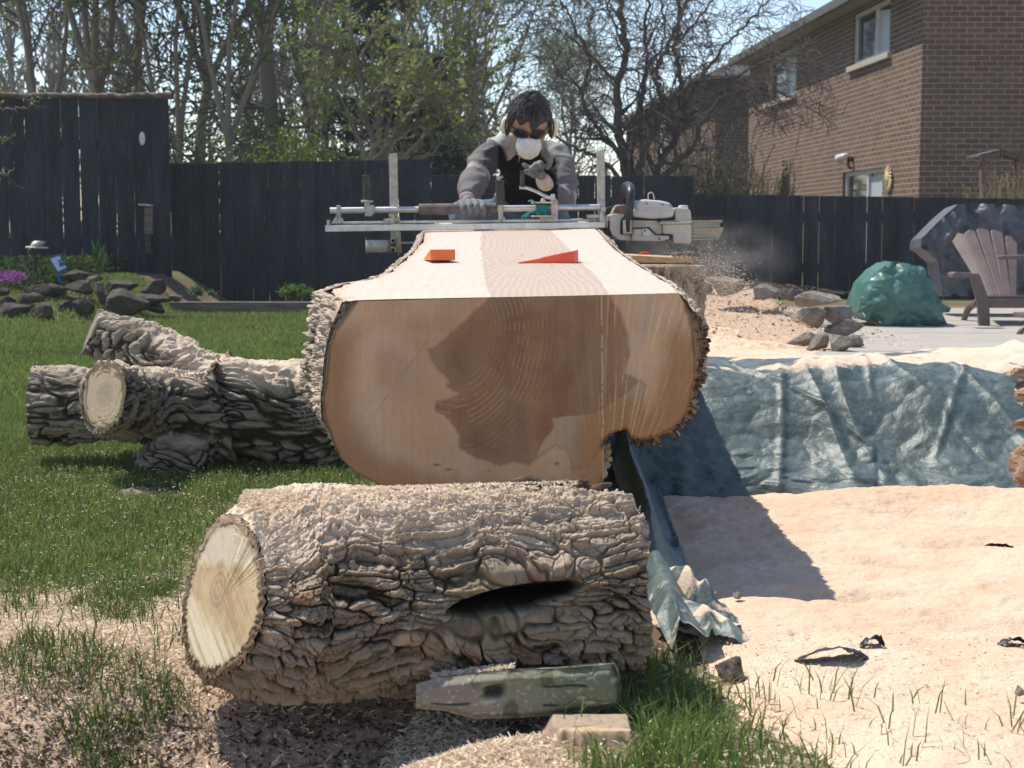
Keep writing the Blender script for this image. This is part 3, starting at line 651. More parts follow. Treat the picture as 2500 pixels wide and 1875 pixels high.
    P[..., 1] += .02*np.sin(kk*9)*ss(.8, 1, tt)
    dd = ss(.55, .85, tt+.25*fbm2(P[..., 0]*9, P[..., 1]*9, 3, 83))*ss(-.2, .4, fbm2(P[..., 0]*16, P[..., 1]*30, 3, 84)+.15)
    npm('loose_edge', P, grid_faces(260, 110), m_tarp, root, attrs={'dust': .10+.48*dd+0*kk})
    for (u0, v0, u1, v1, hh) in [(1590, 1560, 1850, 1612, .05), (1590, 1520, 1810, 1570, .075)]:
        a = gp(u0, v0); b = gp(u1, v1); q = np.linspace(0, 1, 90)[:, None]; k2 = np.linspace(0, 1, 24)[None]
        X = a.x*(1-q)+b.x*q+0*k2; Y = a.y*(1-q)+b.y*q+.10*k2*(1-.5*q); Z = hh*np.sin(np.pi*np.clip(q*.9+.12, 0, 1))*(.35+.65*np.sin(k2*2.4))+.012*vn2(q*9, k2*2, int(u1))+.022
        d3 = .2+.75*ss(-.3, .4, fbm2(X*14, Y*30, 3, 85))
        npm('folded_corner', np.stack([X, Y, Z], -1), grid_faces(90, 24), m_tarp, root, attrs={'dust': d3})
tarp()
m_black = nmat('black_plastic', (.012, .014, .018), (.04, .045, .055), 40, .45, .3, 60, .003)
def scrap(u, v_, w_, l_, hh, label, ang=0.):
    p = gp(u, v_, .03); q = np.linspace(-1, 1, 30)[:, None]; k = np.linspace(-1, 1, 14)[None]
    X = w_*q+0*k; Y = l_*k*np.sqrt(np.clip(1-q*q, .02, 1)); Z = hh*(1-q*q)*(1-.4*k)+.003*vn2(q*5, k*3, int(u))
    ca, sa = math.cos(ang), math.sin(ang); P = np.stack([p.x+X*ca-Y*sa, p.y+X*sa+Y*ca, saw_h(p.x+X, p.y+Y)+Z-.001], -1)
    T(npm('tarp_scrap', P, grid_faces(30, 14), m_black), label, 'plastic scrap', 'dark plastic scraps half buried in the sawdust')
scrap(2030, 1598, .058, .028, .020, 'largest dark plastic flap half buried in sawdust at the grass edge', -.1)
scrap(2130, 1556, .022, .014, .016, 'small curled dark plastic scrap behind the largest flap', .3)
scrap(2478, 1550, .030, .02, .012, 'dark plastic scrap in the sawdust at the right frame edge, nearest the camera', .1)
scrap(2440, 1320, .035, .006, .006, 'thin dark sliver of plastic on the sawdust below the tarp, far right', -.3)
m_stone = nmat('stone_small', (.12, .09, .08), (.3, .24, .2), 60, .9, .8, 120, .004)
# ------------------------------------------------------------------ rocks
def rock(c, size, label, mat, seed, name='rock', cat='rock', rot=(0, 0, 0), group=None, flat=.5):
    bm = bmesh.new(); bmesh.ops.create_icosphere(bm, subdivisions=5, radius=1); me = bpy.data.meshes.new(name)
    P = np.array([v.co[:] for v in bm.verts]); r = np.random.default_rng(seed)
    for i in range(16):
        n = r.normal(size=3); n /= np.linalg.norm(n); d = r.uniform(.42, .80); k = P@n; P = P-np.clip(k-d, 0, None)[:, None]*n*.96
    nz = fbm3(P[:, 0]*1.8+seed, P[:, 1]*1.8, P[:, 2]*1.8, 4, seed); P = P*(1+.09*nz)[:, None]
    f1, f2, _ = wor3(P[:, 0]*2.2, P[:, 1]*2.2, P[:, 2]*5, seed); P = P*(1-.05*ss(.18, 0, f2-f1))[:, None]
    P += .03*fbm3(P[:, 0]*7, P[:, 1]*7, P[:, 2]*12, 3, seed+4)[:, None]*P
    P /= np.abs(P).max(0)
    P = P*np.array(size)/2
    for v_, p in zip(bm.verts, P): v_.co = p
    for f in bm.faces: f.smooth = True
    bm.to_mesh(me); bm.free(); me.materials.append(mat); o = bpy.data.objects.new(name, me); COL.objects.link(o)
    o.location = c; o.rotation_euler = rot; T(o, label, cat, group); return o
m_rock = nmat('garden_rock', (.030, .025, .020), (.105, .085, .066), 7, .9, .9, 45, .012, dist=.5)
m_rock2 = nmat('pale_rock', (.15, .13, .105), (.33, .285, .235), 9, .9, .9, 50, .012, dist=.5)
m_rock3 = nmat('mid_rock', (.07, .06, .05), (.19, .165, .14), 9, .9, .9, 50, .012)
def rockpx(x0, y0, x1, y1, Y, label, mat, seed, dep=None, roll=0, **kw):
    s = Y/FPX; c = pix((x0+x1)/2, (y0+y1)/2, Y); wd = (x1-x0)*s*1.06; ht = (y1-y0)*s*1.15
    return rock(c, (wd, dep or max(wd*.6, ht), ht), label, mat, seed, rot=(0, roll, 0), **kw)
GL = 'rocks of the dry stone edging at the left fence'
for i, (x0, y0, x1, y1, Y, lb, rl) in enumerate([
 (146, 653, 230, 692, 12.5, 'large rounded rock topmost in the left rock edging, behind the blue sign', 0),
 (44, 690, 162, 729, 12.2, 'long dark rock directly below the blue and white sign', 0),
 (160, 686, 236, 722, 12.1, 'brown blocky rock just right of the long dark one', .05),
 (202, 674, 250, 691, 12.0, 'small flat pale slab lying on the rock edging below the large rounded rock', 0),
 (254, 680, 350, 716, 12.2, 'long flat rock along the top of the edging, left of the end slab', .06),
 (345, 682, 412, 724, 12.2, 'brown slab at the right end of the top row of edging rocks', .1),
 (232, 690, 258, 722, 11.95, 'narrow upright pale rock wedged between two flat ones', 0),
 (262, 708, 366, 772, 11.7, 'big slanting slab leaning down to the lawn near the middle of the edging', .55),
 (178, 731, 242, 776, 11.6, 'pointed rock with one pale sunlit side at the lawn edge', 0),
 (78, 740, 143, 796, 11.5, 'broad upright rock standing in the grass left of the pointed one', 0),
 (-10, 735, 76, 790, 11.6, 'wide dark rock in the bottom left corner of the edging', 0),
 (-12, 724, 36, 748, 11.9, 'grey flat rock on top of the wide dark corner rock', 0),
 (-12, 703, 27, 724, 12.1, 'small grey rock under the purple flowers', 0),
 (160, 718, 198, 736, 11.9, 'small brown wedge of rock above the pointed rock', .2),
 (404, 714, 446, 736, 12.1, 'small pale rock at the far right tip of the edging', 0),
 (322, 720, 414, 742, 12.0, 'thin flat rock low in the edging beside the slanting slab', .08),
 (137, 730, 182, 762, 11.8, 'tilted brown rock between the upright and the pointed rocks', -.4),
 (354, 738, 410, 765, 12.0, 'low mossy rock next to the timber edging', 0),
 (36, 716, 110, 742, 11.85, 'brown rock layer under the long dark rock', 0),
 (228, 716, 290, 748, 11.95, 'rough rock behind the top of the slanting slab', 0)]):
    rockpx(x0, y0, x1, y1, Y, lb, m_rock if i not in (3, 6, 14) else m_rock3, 100+i, roll=rl, group=GL)
GR = 'rocks edging the mulch bed beside the deck'
for i, (x0, y0, x1, y1, Y, lb, rl) in enumerate([
 (1722, 672, 1836, 722, 11.3, 'long pale rock at the back of the mulch bed, behind the stump', .12),
 (1660, 690, 1740, 720, 11.9, 'pale rock partly hidden by dust just behind the stump', 0),
 (1826, 692, 1910, 730, 11.2, 'dark rounded rock under the pile of dry twigs', 0),
 (1890, 702, 1956, 734, 11.0, 'small brown rock in the twig pile', 0),
 (1940, 712, 2050, 754, 10.8, 'angular greenish rock at the right end of the twig pile', -.15),
 (1945, 748, 2014, 800, 9.9, 'pale square-faced rock in the middle of the right edging', 0),
 (2004, 746, 2096, 790, 9.9, 'grey rock on top of the stack nearest the green cover', .05),
 (2000, 782, 2104, 826, 9.7, 'mossy rock at the bottom of the stack nearest the green cover', 0),
 (1920, 808, 2004, 846, 9.1, 'thin slab tilted low at the front of the right edging', -.35),
 (1960, 816, 2040, 862, 8.75, 'pointed slab leaning beside the thin tilted one', -.5),
 (2016, 810, 2078, 866, 8.65, 'upright rock at the front corner of the right edging', .3),
 (2060, 820, 2110, 856, 8.9, 'last small rock touching the deck boards', 0)]):
    rockpx(x0, y0, x1, y1, Y, lb, m_rock2 if i in (0, 1, 2, 4, 5, 8, 9, 10) else m_rock3 if i in (2, 3, 7) else nmat('grey_rock', (.11, .10, .09), (.27, .25, .225), 8, .9, .9, 45, .012), 140+i, roll=rl, group=GR)

# ------------------------------------------------------------------ weathered block and off-cuts in front
def block():
    root = thing('weathered_block', gp(1260, 1700), 'grey mossy old timber block lying against the front of the short log', 'timber block')
    pts = [(1015, 1675), (1014, 1735), (1085, 1742), (1160, 1762), (1280, 1757), (1400, 1748), (1480, 1742), (1520, 1722), (1518, 1685), (1508, 1640), (1498, 1626), (1440, 1629), (1380, 1636), (1240, 1640), (1150, 1650), (1060, 1662)]
    YB = 2.135; poly = [(pix(u, v_, YB).x, pix(u, v_, YB).z) for u, v_ in pts]
    P, q = fill_poly(poly, .0012); x, z = P[:, 0], P[:, 1]; ed = poly_sd(x, z, poly)
    f = fbm2(x*30, z*60, 4, 90); f1, f2, _ = wor2(x*22, z*40, 91)
    hx = pix(1205, 1690, YB); hole = np.exp(-(((x-hx.x)/.014)**4+((z-hx.z-.2*(x-hx.x))/.0085)**4)); grv = 0
    for (u0, v0, ln) in [(1380, 1676, .034), (1100, 1720, .03), (1345, 1722, .012)]:
        p = pix(u0, v0, YB); grv = grv+np.exp(-((z-p.z-.001*np.sin(x*90))/.0012)**2)*ss(ln, ln*.8, np.abs(x-p.x))
    y = YB+.010*ss(.012, 0, ed)+.0018*f+.0012*ss(.15, 0, f2-f1)+.022*hole+.006*grv+.008*ss(.03, .0, ed)*ss(.06, .09, x)
    moss = ss(-.12, .10, x-.02+.05*fbm2(x*14, z*20, 4, 92)); c = np.array([.31, .265, .21])*(1-moss[:, None])+np.array([.20, .215, .125])*moss[:, None]
    spk = ss(.62, .75, vn2(x*260, z*260, 93)); c = c*(1+.18*f[:, None])*(1-.0*spk[:, None])+np.array([.28, .24, .2])*spk[:, None]*.7
    dk = ss(.35, .7, fbm2(x*40, z*40, 3, 94)+.3*np.exp(-((x-.03)/.07)**2)); c = c*(1-.45*dk[:, None])
    pl = np.zeros_like(x)
    for (u0, v0, a, b) in [(1190, 1712, .014, .006), (1215, 1682, .012, .004), (1420, 1704, .010, .004), (1440, 1718, .014, .004), (1475, 1632, .02, .006), (1503, 1665, .01, .006), (1490, 1720, .02, .003)]:
        p = pix(u0, v0, YB); pl = np.maximum(pl, ss(.7, 1.3, np.exp(-(((x-p.x)/a)**2+((z-p.z)/b)**2))*1.6+.3*f))
    c = c*(1-pl[:, None])+np.array([.50, .43, .34])*pl[:, None]; c = c*(1-.7*np.clip(hole+grv, 0, 1)[:, None])
    npm('face', np.stack([x, y, z], 1), q, m_wood, root, col=c)
    B = resample(np.array(poly), 500, True); k = np.linspace(0, 1, 40)[:, None]
    Yd = YB+.0105+.045*k+0*B[:, 0][None]; nz = fbm2(B[:, 0][None]*40+0*k, Yd*40+B[:, 1][None]*40, 3, 95); C0 = B.mean(0)
    X = B[:, 0][None]+(B[:, 0]-C0[0])[None]*.03*nz; Z = B[:, 1][None]+(B[:, 1]-C0[1])[None]*.06*nz-.012*k
    cc = np.broadcast_to(np.array([.22, .19, .145]), X.shape+(3,))*(1+.3*nz)[..., None]
    npm('sides', np.stack([X, Yd, Z], -1), grid_faces(40, 500, cv=True), m_wood, root, col=cc)
block()
def offcut():
    p = gp(1440, 1812); root = thing('wood_offcut', p, 'small split wood chunk lying in the grass beneath the old timber block', 'wood chunk')
    xs = np.linspace(-.068, .066, 150); ys = np.linspace(-.05, .06, 110); X, Y = np.meshgrid(xs, ys, indexing='ij')
    e = np.minimum(ss(-.068, -.05, X-.02*(Y < 0)*(-Y/.05)), ss(.066, .056, X))*ss(-.05, -.030, Y+.012*fbm2(X*30, X*0, 3, 4)); Z = .034*e+.0022*fbm2(X*40, Y*60, 4, 96)*(e > .9)-.004*(1-e)
    pale = ss(-.022, -.016, Y+.006*fbm2(X*26, X*0, 2, 97)); c = np.array([.40, .30, .22])*pale[..., None]+np.array([.58, .42, .25])*(1-pale)[..., None]
    c = c*(.75+.25*e[..., None]**3)*(1+.12*fbm2(X*60, Y*60, 3, 98))[..., None]; low = ss(.8, .3, e); c = c*(1-low[..., None])+np.array([.42, .27, .19])*low[..., None]
    npm('wood_chunk', np.stack([p.x+X*.95, p.y+Y*.8, p.z+Z*.55+.006], -1), grid_faces(150, 110), m_wood, root, col=c)
offcut()
rock(gp(1790, 1640, .02), (.06, .04, .05), 'broken piece of dark bark standing in the sawdust by the folded tarp corner', m_bark and nmat('bark_bit', (.06, .04, .035), (.25, .2, .17), 90, .9, .8, 150, .004), 61, 'bark_chunk', 'bark piece', rot=(0, .6, 0))
for i, (u, v_, s, lb) in enumerate([(1803, 1452, .020, 'dark pebble on the shaded sawdust beside the log shadow edge'), (1748, 1448, .011, 'tiny stone on the sawdust left of the dark pebble'), (2488, 1685, .018, 'brownish stone in the sawdust at the lower right frame edge')]):
    rock(gp(u, v_, .04), (s, s, s*.8), lb, m_stone, 70+i, 'pebble', 'pebble')
# clods on the lawn
for i, (u, v_, w_, lb) in enumerate([(330, 1205, .16, 'clump of dry brown debris on the lawn under the forked log'), (300, 1225, .10, 'smaller dry clump beside the brown debris on the lawn')]):
    p = gp(u, v_); rock(p, (w_, w_*.7, .035), lb, nmat('thatch', (.10, .075, .055), (.34, .27, .21), 50, .95, .9, 130, .006), 80+i, 'debris_clump', 'debris clump')

# ================================================================== FORKED LOG
def skinned(joints, edges, sub=2, root=0, smooth=1.0):
    me = bpy.data.meshes.new('tmp'); me.from_pydata([j[0] for j in joints], edges, []); o = bpy.data.objects.new('tmp', me); COL.objects.link(o)
    m = o.modifiers.new('s', 'SKIN'); m.branch_smoothing = smooth; m.use_smooth_shade = True
    for i, j in enumerate(joints):
        r = j[1]; r = (r, r) if np.isscalar(r) else r
        me.skin_vertices[0].data[i].radius = r; me.skin_vertices[0].data[i].use_root = (i == root)
    if sub: sb = o.modifiers.new('u', 'SUBSURF'); sb.levels = sb.render_levels = sub
    bpy.context.view_layer.update(); dg = bpy.context.evaluated_depsgraph_get(); ev = o.evaluated_get(dg); m2 = bpy.data.meshes.new_from_object(ev, preserve_all_data_layers=False, depsgraph=dg)
    bpy.data.objects.remove(o); bpy.data.meshes.remove(me); return m2
def mesh_np(me):
    V = np.zeros(len(me.vertices)*3, np.float32); me.vertices.foreach_get('co', V); N = np.zeros_like(V); me.vertices.foreach_get('normal', N)
    return V.reshape(-1, 3).astype(float), N.reshape(-1, 3).astype(float)
def chain(joints, edges, pts, par=None):
    """add list of (pos, r) after par, returns last index"""
    for p, r in pts:
        joints.append((tuple(p), r)); i = len(joints)-1
        if par is not None: edges.append((par, i))
        par = i
    return par
def forked_log():
    root = thing('forked_log', gp(420, 1160), 'forked log with thick furrowed bark and cut branch stubs, lying on the lawn', 'log')
    J = []; E = []
    def q(u, v_, Y): return pix(u, v_, Y)
    a = chain(J, E, [(q(900, 1030, 4.62), .195), (q(790, 1022, 4.60), .198), (q(680, 1010, 4.58), .200), (q(570, 1000, 4.55), .200), (q(460, 1000, 4.54), .185)])
    fork = a
    b = chain(J, E, [(q(360, 985, 4.55), .145), (q(250, 984, 4.56), .128), (q(170, 988, 4.57), .124), (q(90, 990, 4.58), .120), (q(30, 994, 4.59), .118)], fork)
    c_ = chain(J, E, [(q(430, 905, 4.64), .150), (q(365, 872, 4.68), .115), (q(305, 846, 4.72), .090), (q(250, 824, 4.76), .074), (q(200, 802, 4.80), .068), (q(160, 785, 4.83), .066)], fork-1)
    d_ = chain(J, E, [(q(350, 968, 4.36), .104), (q(270, 966, 4.22), .104), (q(190, 970, 4.10), .102)], fork+1)
    e_ = chain(J, E, [(q(450, 1085, 4.50), .165), (q(425, 1145, 4.46), .12), (q(405, 1190, 4.44), .10)], fork)
    me = skinned(J, E, 6, 0); V, N = mesh_np(me)
    nF = len(me.polygons); Fc = np.zeros(nF*4, np.int32); me.polygons.foreach_get('vertices', Fc); Fc = Fc.reshape(-1, 4)
    # bark
    x, y, z = V.T; xw = x+.35*z; 
    wp = .05*fbm3(x*5, y*9, z*9, 3, 5)
    f1, f2, i1 = wor3((xw+wp)/.24, (y+wp*1.6)/.034, (z+wp*2.0+.06*np.sin(x*6))/.034, 31); e = ss(.03, .30, f2-f1)*(.55+.45*i1); e = .55*e+.5*ss(-.1, .7, 1-2.2*np.abs(vn3(xw/.20+wp*9, (y+wp*2)/.030, (z+wp*2.6)/.030, 37)))*ss(0, .15, f2-f1)
    g1, g2, i2 = wor3(xw/.055, (y+wp)/.015, (z+wp)/.015, 32); h = np.clip(e*(.65+.35*ss(0, .2, g2-g1))+.18*fbm3(x*60, y*120, z*120, 3, 33), 0, 1.1)
    cut = np.zeros(len(V)); V2 = V+N*(.020*h-.008)[:, None]
    cid = [0]
    def flat(V2, p0, n, rad, near):
        cid[0] += 1
        n = np.array(Vector(n).normalized()); p0 = np.array(p0); d = (V2-p0)@n; lat = np.linalg.norm(V2-p0-d[:, None]*n, axis=1); m = (d > 0) & (d < .45) & (lat < near)
        V2[m] -= d[m][:, None]*n; rr = np.linalg.norm(V2-p0, axis=1); cut[m & (rr < rad)] = cid[0]; return V2
    V2 = flat(V2, q(82, 990, 4.58), (-1, -.12, .02), .112, .22)
    V2 = flat(V2, q(222, 806, 4.78), (-.8, -.25, .35), .066, .12)
    V2 = flat(V2, q(256, 962, 4.185), (-.62, -.74, .20), .100, .16)
    dn = fbm3(x*7, y*7, z*7, 3, 35)
    dust = ss(.25, .85, N[:, 2]+.35*dn)*ss(-1.15, -.85, x+.15*dn)*(1-.4*h)+.35*ss(.45, .9, N[:, 2]+.3*dn); dust = np.clip(dust, 0, 1)
    # split off faces: cut vs bark
    cm = cut[Fc].min(1); fc = cm > .5
    def sub(mask, name, **kw):
        u, inv = np.unique(Fc[mask], return_inverse=True); return npm(name, V2[u], inv.reshape(-1, 4), kw['mat'], root, attrs={'h': h[u], 'dust': dust[u]} if kw.get('bk') else None, col=None if kw.get('bk') else kw['col'][u])
    ctr = np.array(q(256, 962, 4.185)); r = np.linalg.norm(V2-ctr, axis=1); base = np.array([.66, .50, .32]); near = r < .2
    cc = np.broadcast_to(base, V.shape)*(1-.12*(.5+.5*np.sin(r*420+3*fbm3(x*20, y*20, z*20, 2, 1)))[:, None])*(1+.10*fbm3(x*10, y*60, z*90, 3, 2))[:, None]
    cc = cc*(1-.18*ss(.05, .02, r)[:, None]); cc[~near] = np.array([.26, .20, .15])*(1+.2*fbm3(x*40, y*40, z*40, 3, 3))[~near][:, None]
    rim = ss(.078, .092, r)*near; cc = cc*(1-.25*rim[:, None])
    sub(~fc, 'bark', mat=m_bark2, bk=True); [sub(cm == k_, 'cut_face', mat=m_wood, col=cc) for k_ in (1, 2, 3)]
    bpy.data.meshes.remove(me)
forked_log()
# ------------------------------------------------------------------ stump behind the big log
def stump():
    root = thing('stump_log', (.60, 6.7, 0), 'upright log section behind the big log, with a rough board lying on its flat top', 'log')
    nA, nR = 200, 360; zt = np.linspace(0, .545, nA)[:, None]; th = (np.arange(nR)/nR*2*math.pi)[None]; b = th/(2*math.pi)*1.3+0*zt
    h = bark_field(zt+0*th, b, 1.3, 44); r = .205+.02*h+.012*np.cos(3*th)
    P = np.stack([.60+r*np.cos(th), 6.72+r*np.sin(th), zt+0*th], -1)
    npm('bark', P, grid_faces(nA, nR, cv=True), m_barkbig, root, attrs={'h': h, 'dust': ss(.2, .6, fbm2(zt*9, b*9, 3, 45)+.4)*.8})
    ring = P[-1]; ctr = ring.mean(0); Q = ctr+(ring[None]-ctr)*np.linspace(0, 1, 20)[:, None, None]; npm('cut_top', Q, grid_faces(20, nR, cv=True), m_wood, root, col=np.broadcast_to(np.array([.62, .48, .34]), Q.shape))
stump()
mb = MB(); pts = [pix(u, v_, 6.6) for u, v_ in [(1512, 622), (1560, 624), (1640, 628), (1690, 627), (1692, 640), (1640, 642), (1560, 641), (1530, 636)]]; mb.prism(pts, (0, .16, .004))
T(mb.build('offcut_board', nmat('raw_wood', (.42, .28, .16), (.66, .50, .33), 30, .8, .5, 90, .003, stretch=(1, 8, 8)), bevel=.003), 'rough sawn board resting on top of the upright log section', 'board')
mb = MB(); pts = [pix(u, v_, 6.62) for u, v_ in [(1642, 618), (1690, 616), (1692, 627), (1644, 628)]]; mb.prism(pts, (0, .08, 0))
T(mb.build('wood_scrap', m_pt, bevel=.003), 'small grey wood scrap on the right end of the rough board', 'wood scrap')
m_orange = nmat('orange_plastic', (.78, .15, .03), (.85, .20, .045), 30, .42, .15, 150, .001, spec=.5)
m_red = nmat('red_orange_plastic', (.80, .075, .03), (.86, .11, .045), 30, .42, .15, 150, .001, spec=.5)
mb = MB(); mb.prism([pix(u, v_, 6.5) for u, v_ in [(1560, 622), (1566, 616), (1584, 615), (1588, 622)]], (0, .03, 0)); T(mb.build('felling_wedge', m_red, bevel=.002), 'tiny orange wedge behind the log edge, under the chainsaw', 'wedge', 'orange plastic felling wedges')
# wedges on the slab
def wedge(u, v_, L, W_, Hh, mat, yaw, label):
    p = tp(u, v_); me = MB(); nx = 14
    prof = [(0, .0), (L*.04, .0012), (L, Hh)]
    vs = []
    for (x, h) in [(0, .0015), (L*.25, Hh*.25), (L*.5, Hh*.5), (L*.78, Hh*.80), (L, Hh)]:
        vs += [(x, -W_/2, 0), (x, W_/2, 0), (x, W_/2, h), (x, -W_/2, h)]
    fs = [(3, 2, 1, 0), (16, 17, 18, 19)]
    for i in range(4):
        for k in range(4): fs.append((i*4+k, i*4+(k+1) % 4, (i+1)*4+(k+1) % 4, (i+1)*4+k))
    for i in range(6):  # grip ridges
        x = L*(.42+.07*i); me.box((x, 0, Hh*x/L+.0006), (.003, W_*.8, .0016), None)
    me.add(vs, fs); o = me.build('felling_wedge', mat, bevel=.0015); o.location = (p.x, p.y, p.z+.0015); o.rotation_euler = (math.atan(.0381)*math.cos(yaw), 0, yaw)
    return T(o, label, 'wedge', 'orange plastic felling wedges')
wedge(1270, 642, .150, .055, .032, m_red, R(-14), 'long red-orange felling wedge on the sawn top, pointing left')
wedge(1062, 634, .17, .066, .029, m_orange, R(-80), 'bright orange felling wedge on the sawn top, its thick end toward the camera')

m_slabw = nmat('split_wood', (.20, .10, .065), (.52, .38, .27), 26, .9, .9, 110, .006, stretch=(.4, 2, 3), dist=.6)
for i, (u0, v0, u1, v1, Y, lb) in enumerate([(2462, 900, 2640, 935, 3.62, 'topmost split wood piece of the stack at the right frame edge'), (2452, 930, 2640, 972, 3.60, 'second split wood piece from the top of the stack at the right edge'), (2464, 968, 2640, 1018, 3.63, 'dusty split wood piece in the middle of the stack at the right edge'), (2450, 1012, 2640, 1058, 3.60, 'pale pointed split wood piece low in the stack at the right edge'), (2476, 1052, 2640, 1190, 3.64, 'thick reddish wood piece at the bottom of the stack at the right edge')]):
    rockpx(u0, v0, u1, v1, Y, lb, m_slabw, 300+i, dep=.10, name='split_wood', cat='firewood', group='split wood stacked at the right frame edge')
# ================================================================== SAWMILL ATTACHMENT
YM = 6.33
m_alu = nmat('aluminium', (.50, .50, .50), (.66, .65, .63), 30, .38, .12, 120, .0008, metal=.75)
m_aludust = nmat('dusty_metal', (.40, .36, .31), (.58, .54, .48), 40, .6, .2, 120, .001, metal=.3)
m_foam = nmat('foam_grip', (.10, .085, .075), (.20, .16, .14), 30, .9, .5, 200, .0015)
m_rub = nmat('rubber_grip', (.035, .03, .028), (.09, .07, .06), 40, .7, .5, 200, .001)
m_teal = nmat('teal_rope', (.01, .15, .155), (.02, .26, .26), 80, .7, .4, 300, .001)
m_dark = nmat('dark_steel', (.02, .02, .02), (.07, .065, .06), 40, .5, .3, 120, .001, metal=.5)
def mill():
    root = thing('sawmill_frame', pix(1200, 555, YM), 'aluminium chainsaw milling frame of rails and posts bridging the sawn log top', 'sawmill frame')
    def B(mb, name, mat, bev=.0015, **k): return mb.build(name, mat, root, bevel=bev, **k)
    B(MB().pxprism([(794, 550), (1477, 542), (1477, 556), (794, 566)], YM-.02, .035), 'front_rail', m_alu)
    B(MB().pxprism([(838, 541), (1475, 534), (1475, 540), (838, 547)], YM+.13, .03), 'rear_rail', m_alu)
    m = MB(); m.cyl(pix(806, 514, YM+.04), pix(1464, 506, YM+.04), .0125, n=20); B(m, 'push_bar', m_alu, 0, smooth=False)
    m = MB(); m.cyl(pix(1022, 511, YM+.04), pix(1214, 509, YM+.04), .0225, n=28); B(m, 'foam_grip', m_foam, .006)
    for k, (x0, x1, yt, yb) in enumerate([(949, 969, 376, 530), (1457, 1476, 368, 528)]):
        m = MB().pxprism([(x0, yt), (x1, yt-2), (x1+2, yb), (x0+3, yb)], YM+.055, .032); p = B(m, 'upright_post', m_aludust)
        if k == 0:
            m = MB().pxprism([(953, 530), (974, 530), (976, 612), (955, 612)], YM+.055, .032); B(m, 'lower_post', m_aludust)
    # clamps, gussets
    m = MB(); m.pxprism([(936, 534), (955, 534), (962, 523), (962, 545), (937, 549)], YM-.0, .03); m.pxprism([(948, 522), (961, 521), (962, 530), (950, 531)], YM+.03, .02); m.pxprism([(962, 531), (975, 530), (976, 540), (963, 541)], YM+.02, .03); m.cyl(pix(944, 541, YM-.03), pix(944, 541, YM), .009, n=6); B(m, 'post_clamp', m_aludust)
    m = MB(); m.pxprism([(1432, 524), (1472, 524), (1472, 532), (1434, 533)], YM+.02, .03); m.pxprism([(1464, 534), (1470, 514), (1478, 534), (1478, 546), (1466, 540)], YM-.01, .025); m.cyl(pix(1474, 512, YM-.01), pix(1474, 512, YM+.03), .010, n=12); m.pxprism([(1478, 526), (1484, 526), (1484, 556), (1478, 556)], YM, .03); B(m, 'post_clamp', m_aludust)
    m = MB(); m.pxprism([(809, 545), (822, 526), (824, 546)], YM, .012); m.pxprism([(824, 546), (826, 522), (838, 536), (837, 546)], YM+.04, .012); m.pxprism([(821, 502), (829, 501), (830, 526), (822, 527)], YM+.015, .05); m.cyl(pix(802, 553, YM-.015), pix(802, 537, YM-.015), .006, n=8); B(m, 'end_gusset', m_aludust)
    # left upright handle
    m = MB(); m.cyl(pix(896, 489, YM+.04), pix(894, 430, YM+.04), .0155, .0145, n=20); m.cyl(pix(894, 431, YM+.04), pix(894, 428, YM+.04), .0175, n=20); B(m, 'side_grip', m_rub)
    m = MB(); m.cyl(pix(896, 494, YM+.04), pix(896, 489, YM+.04), .0245, n=24); m.cyl(pix(898, 505, YM+.04), pix(896, 494, YM+.04), .012, n=12); m.pxprism([(889, 504), (911, 500), (912, 520), (904, 528), (890, 527), (893, 518)], YM+.015, .05); B(m, 'grip_bracket', m_aludust)
    # throttle grip
    m = MB(); m.cyl(pix(1222, 500, YM+.01), pix(1220, 443, YM+.01), .0185, .0170, n=20); m.cyl(pix(1220, 445, YM+.01), pix(1220, 440, YM+.01), .0195, n=20); B(m, 'throttle_grip', m_rub)
    m = MB(); m.cyl(pix(1224, 543, YM+.01), pix(1222, 500, YM+.01), .008, .011, n=12); m.pxprism([(1216, 500), (1220, 500), (1224, 543), (1217, 543)], YM, .02); m.cyl(pix(1231, 530, YM), pix(1229, 543, YM), .004, n=8); B(m, 'grip_stem', m_aludust)
    m = MB(); m.tube([pix(1214, 440, YM+.01), pix(1214, 433, YM+.005), pix(1220, 432, YM), pix(1226, 434, YM), pix(1226, 429, YM)], .0022, 6); m.cyl(pix(1219, 440, YM), pix(1219, 434, YM), .006, n=8); B(m, 'throttle_trigger', m_aludust, 0)
    # winch
    m = MB(); m.cyl(pix(1328, 497, YM), pix(1328, 493, YM), .052, n=32); m.cyl(pix(1326, 493, YM), pix(1326, 484, YM), .012, .007, n=10); m.cyl(pix(1328, 530, YM), pix(1328, 526, YM), .052, n=28); m.pxprism([(1345, 480), (1352, 478), (1362, 490), (1362, 542), (1346, 542)], YM-.01, .012); m.pxprism([(1318, 530), (1350, 530), (1350, 541), (1320, 541)], YM-.01, .04); B(m, 'winch', m_aludust, .001)
    m = MB()
    for i in range(7): m.cyl(pix(1324, 501+i*3.4, YM), pix(1324, 504.5+i*3.4, YM), .024+.003*(i % 2), n=24)
    m.tube([pix(1308, 496, YM-.04), pix(1298, 490, YM-.03), pix(1290, 492, YM-.02)], .0035, 6)
    m.tube([pix(1305, 516, YM-.03), pix(1290, 520, YM-.05), pix(1280, 526, YM-.04), pix(1275, 533, YM-.03), pix(1284, 530, YM-.02), pix(1292, 524, YM-.02)], .0045, 6); B(m, 'winch_rope', m_teal, 0)
    m = MB(); m.tube([pix(1268, 458, YM-.03), pix(1286, 459, YM-.03), pix(1310, 468, YM-.03), pix(1336, 481, YM-.03), pix(1352, 484, YM-.02)], .006, 8); m.cyl(pix(1350, 488, YM-.02), pix(1350, 474, YM-.02), .009, n=10); B(m, 'crank_arm', m_alu, 0)
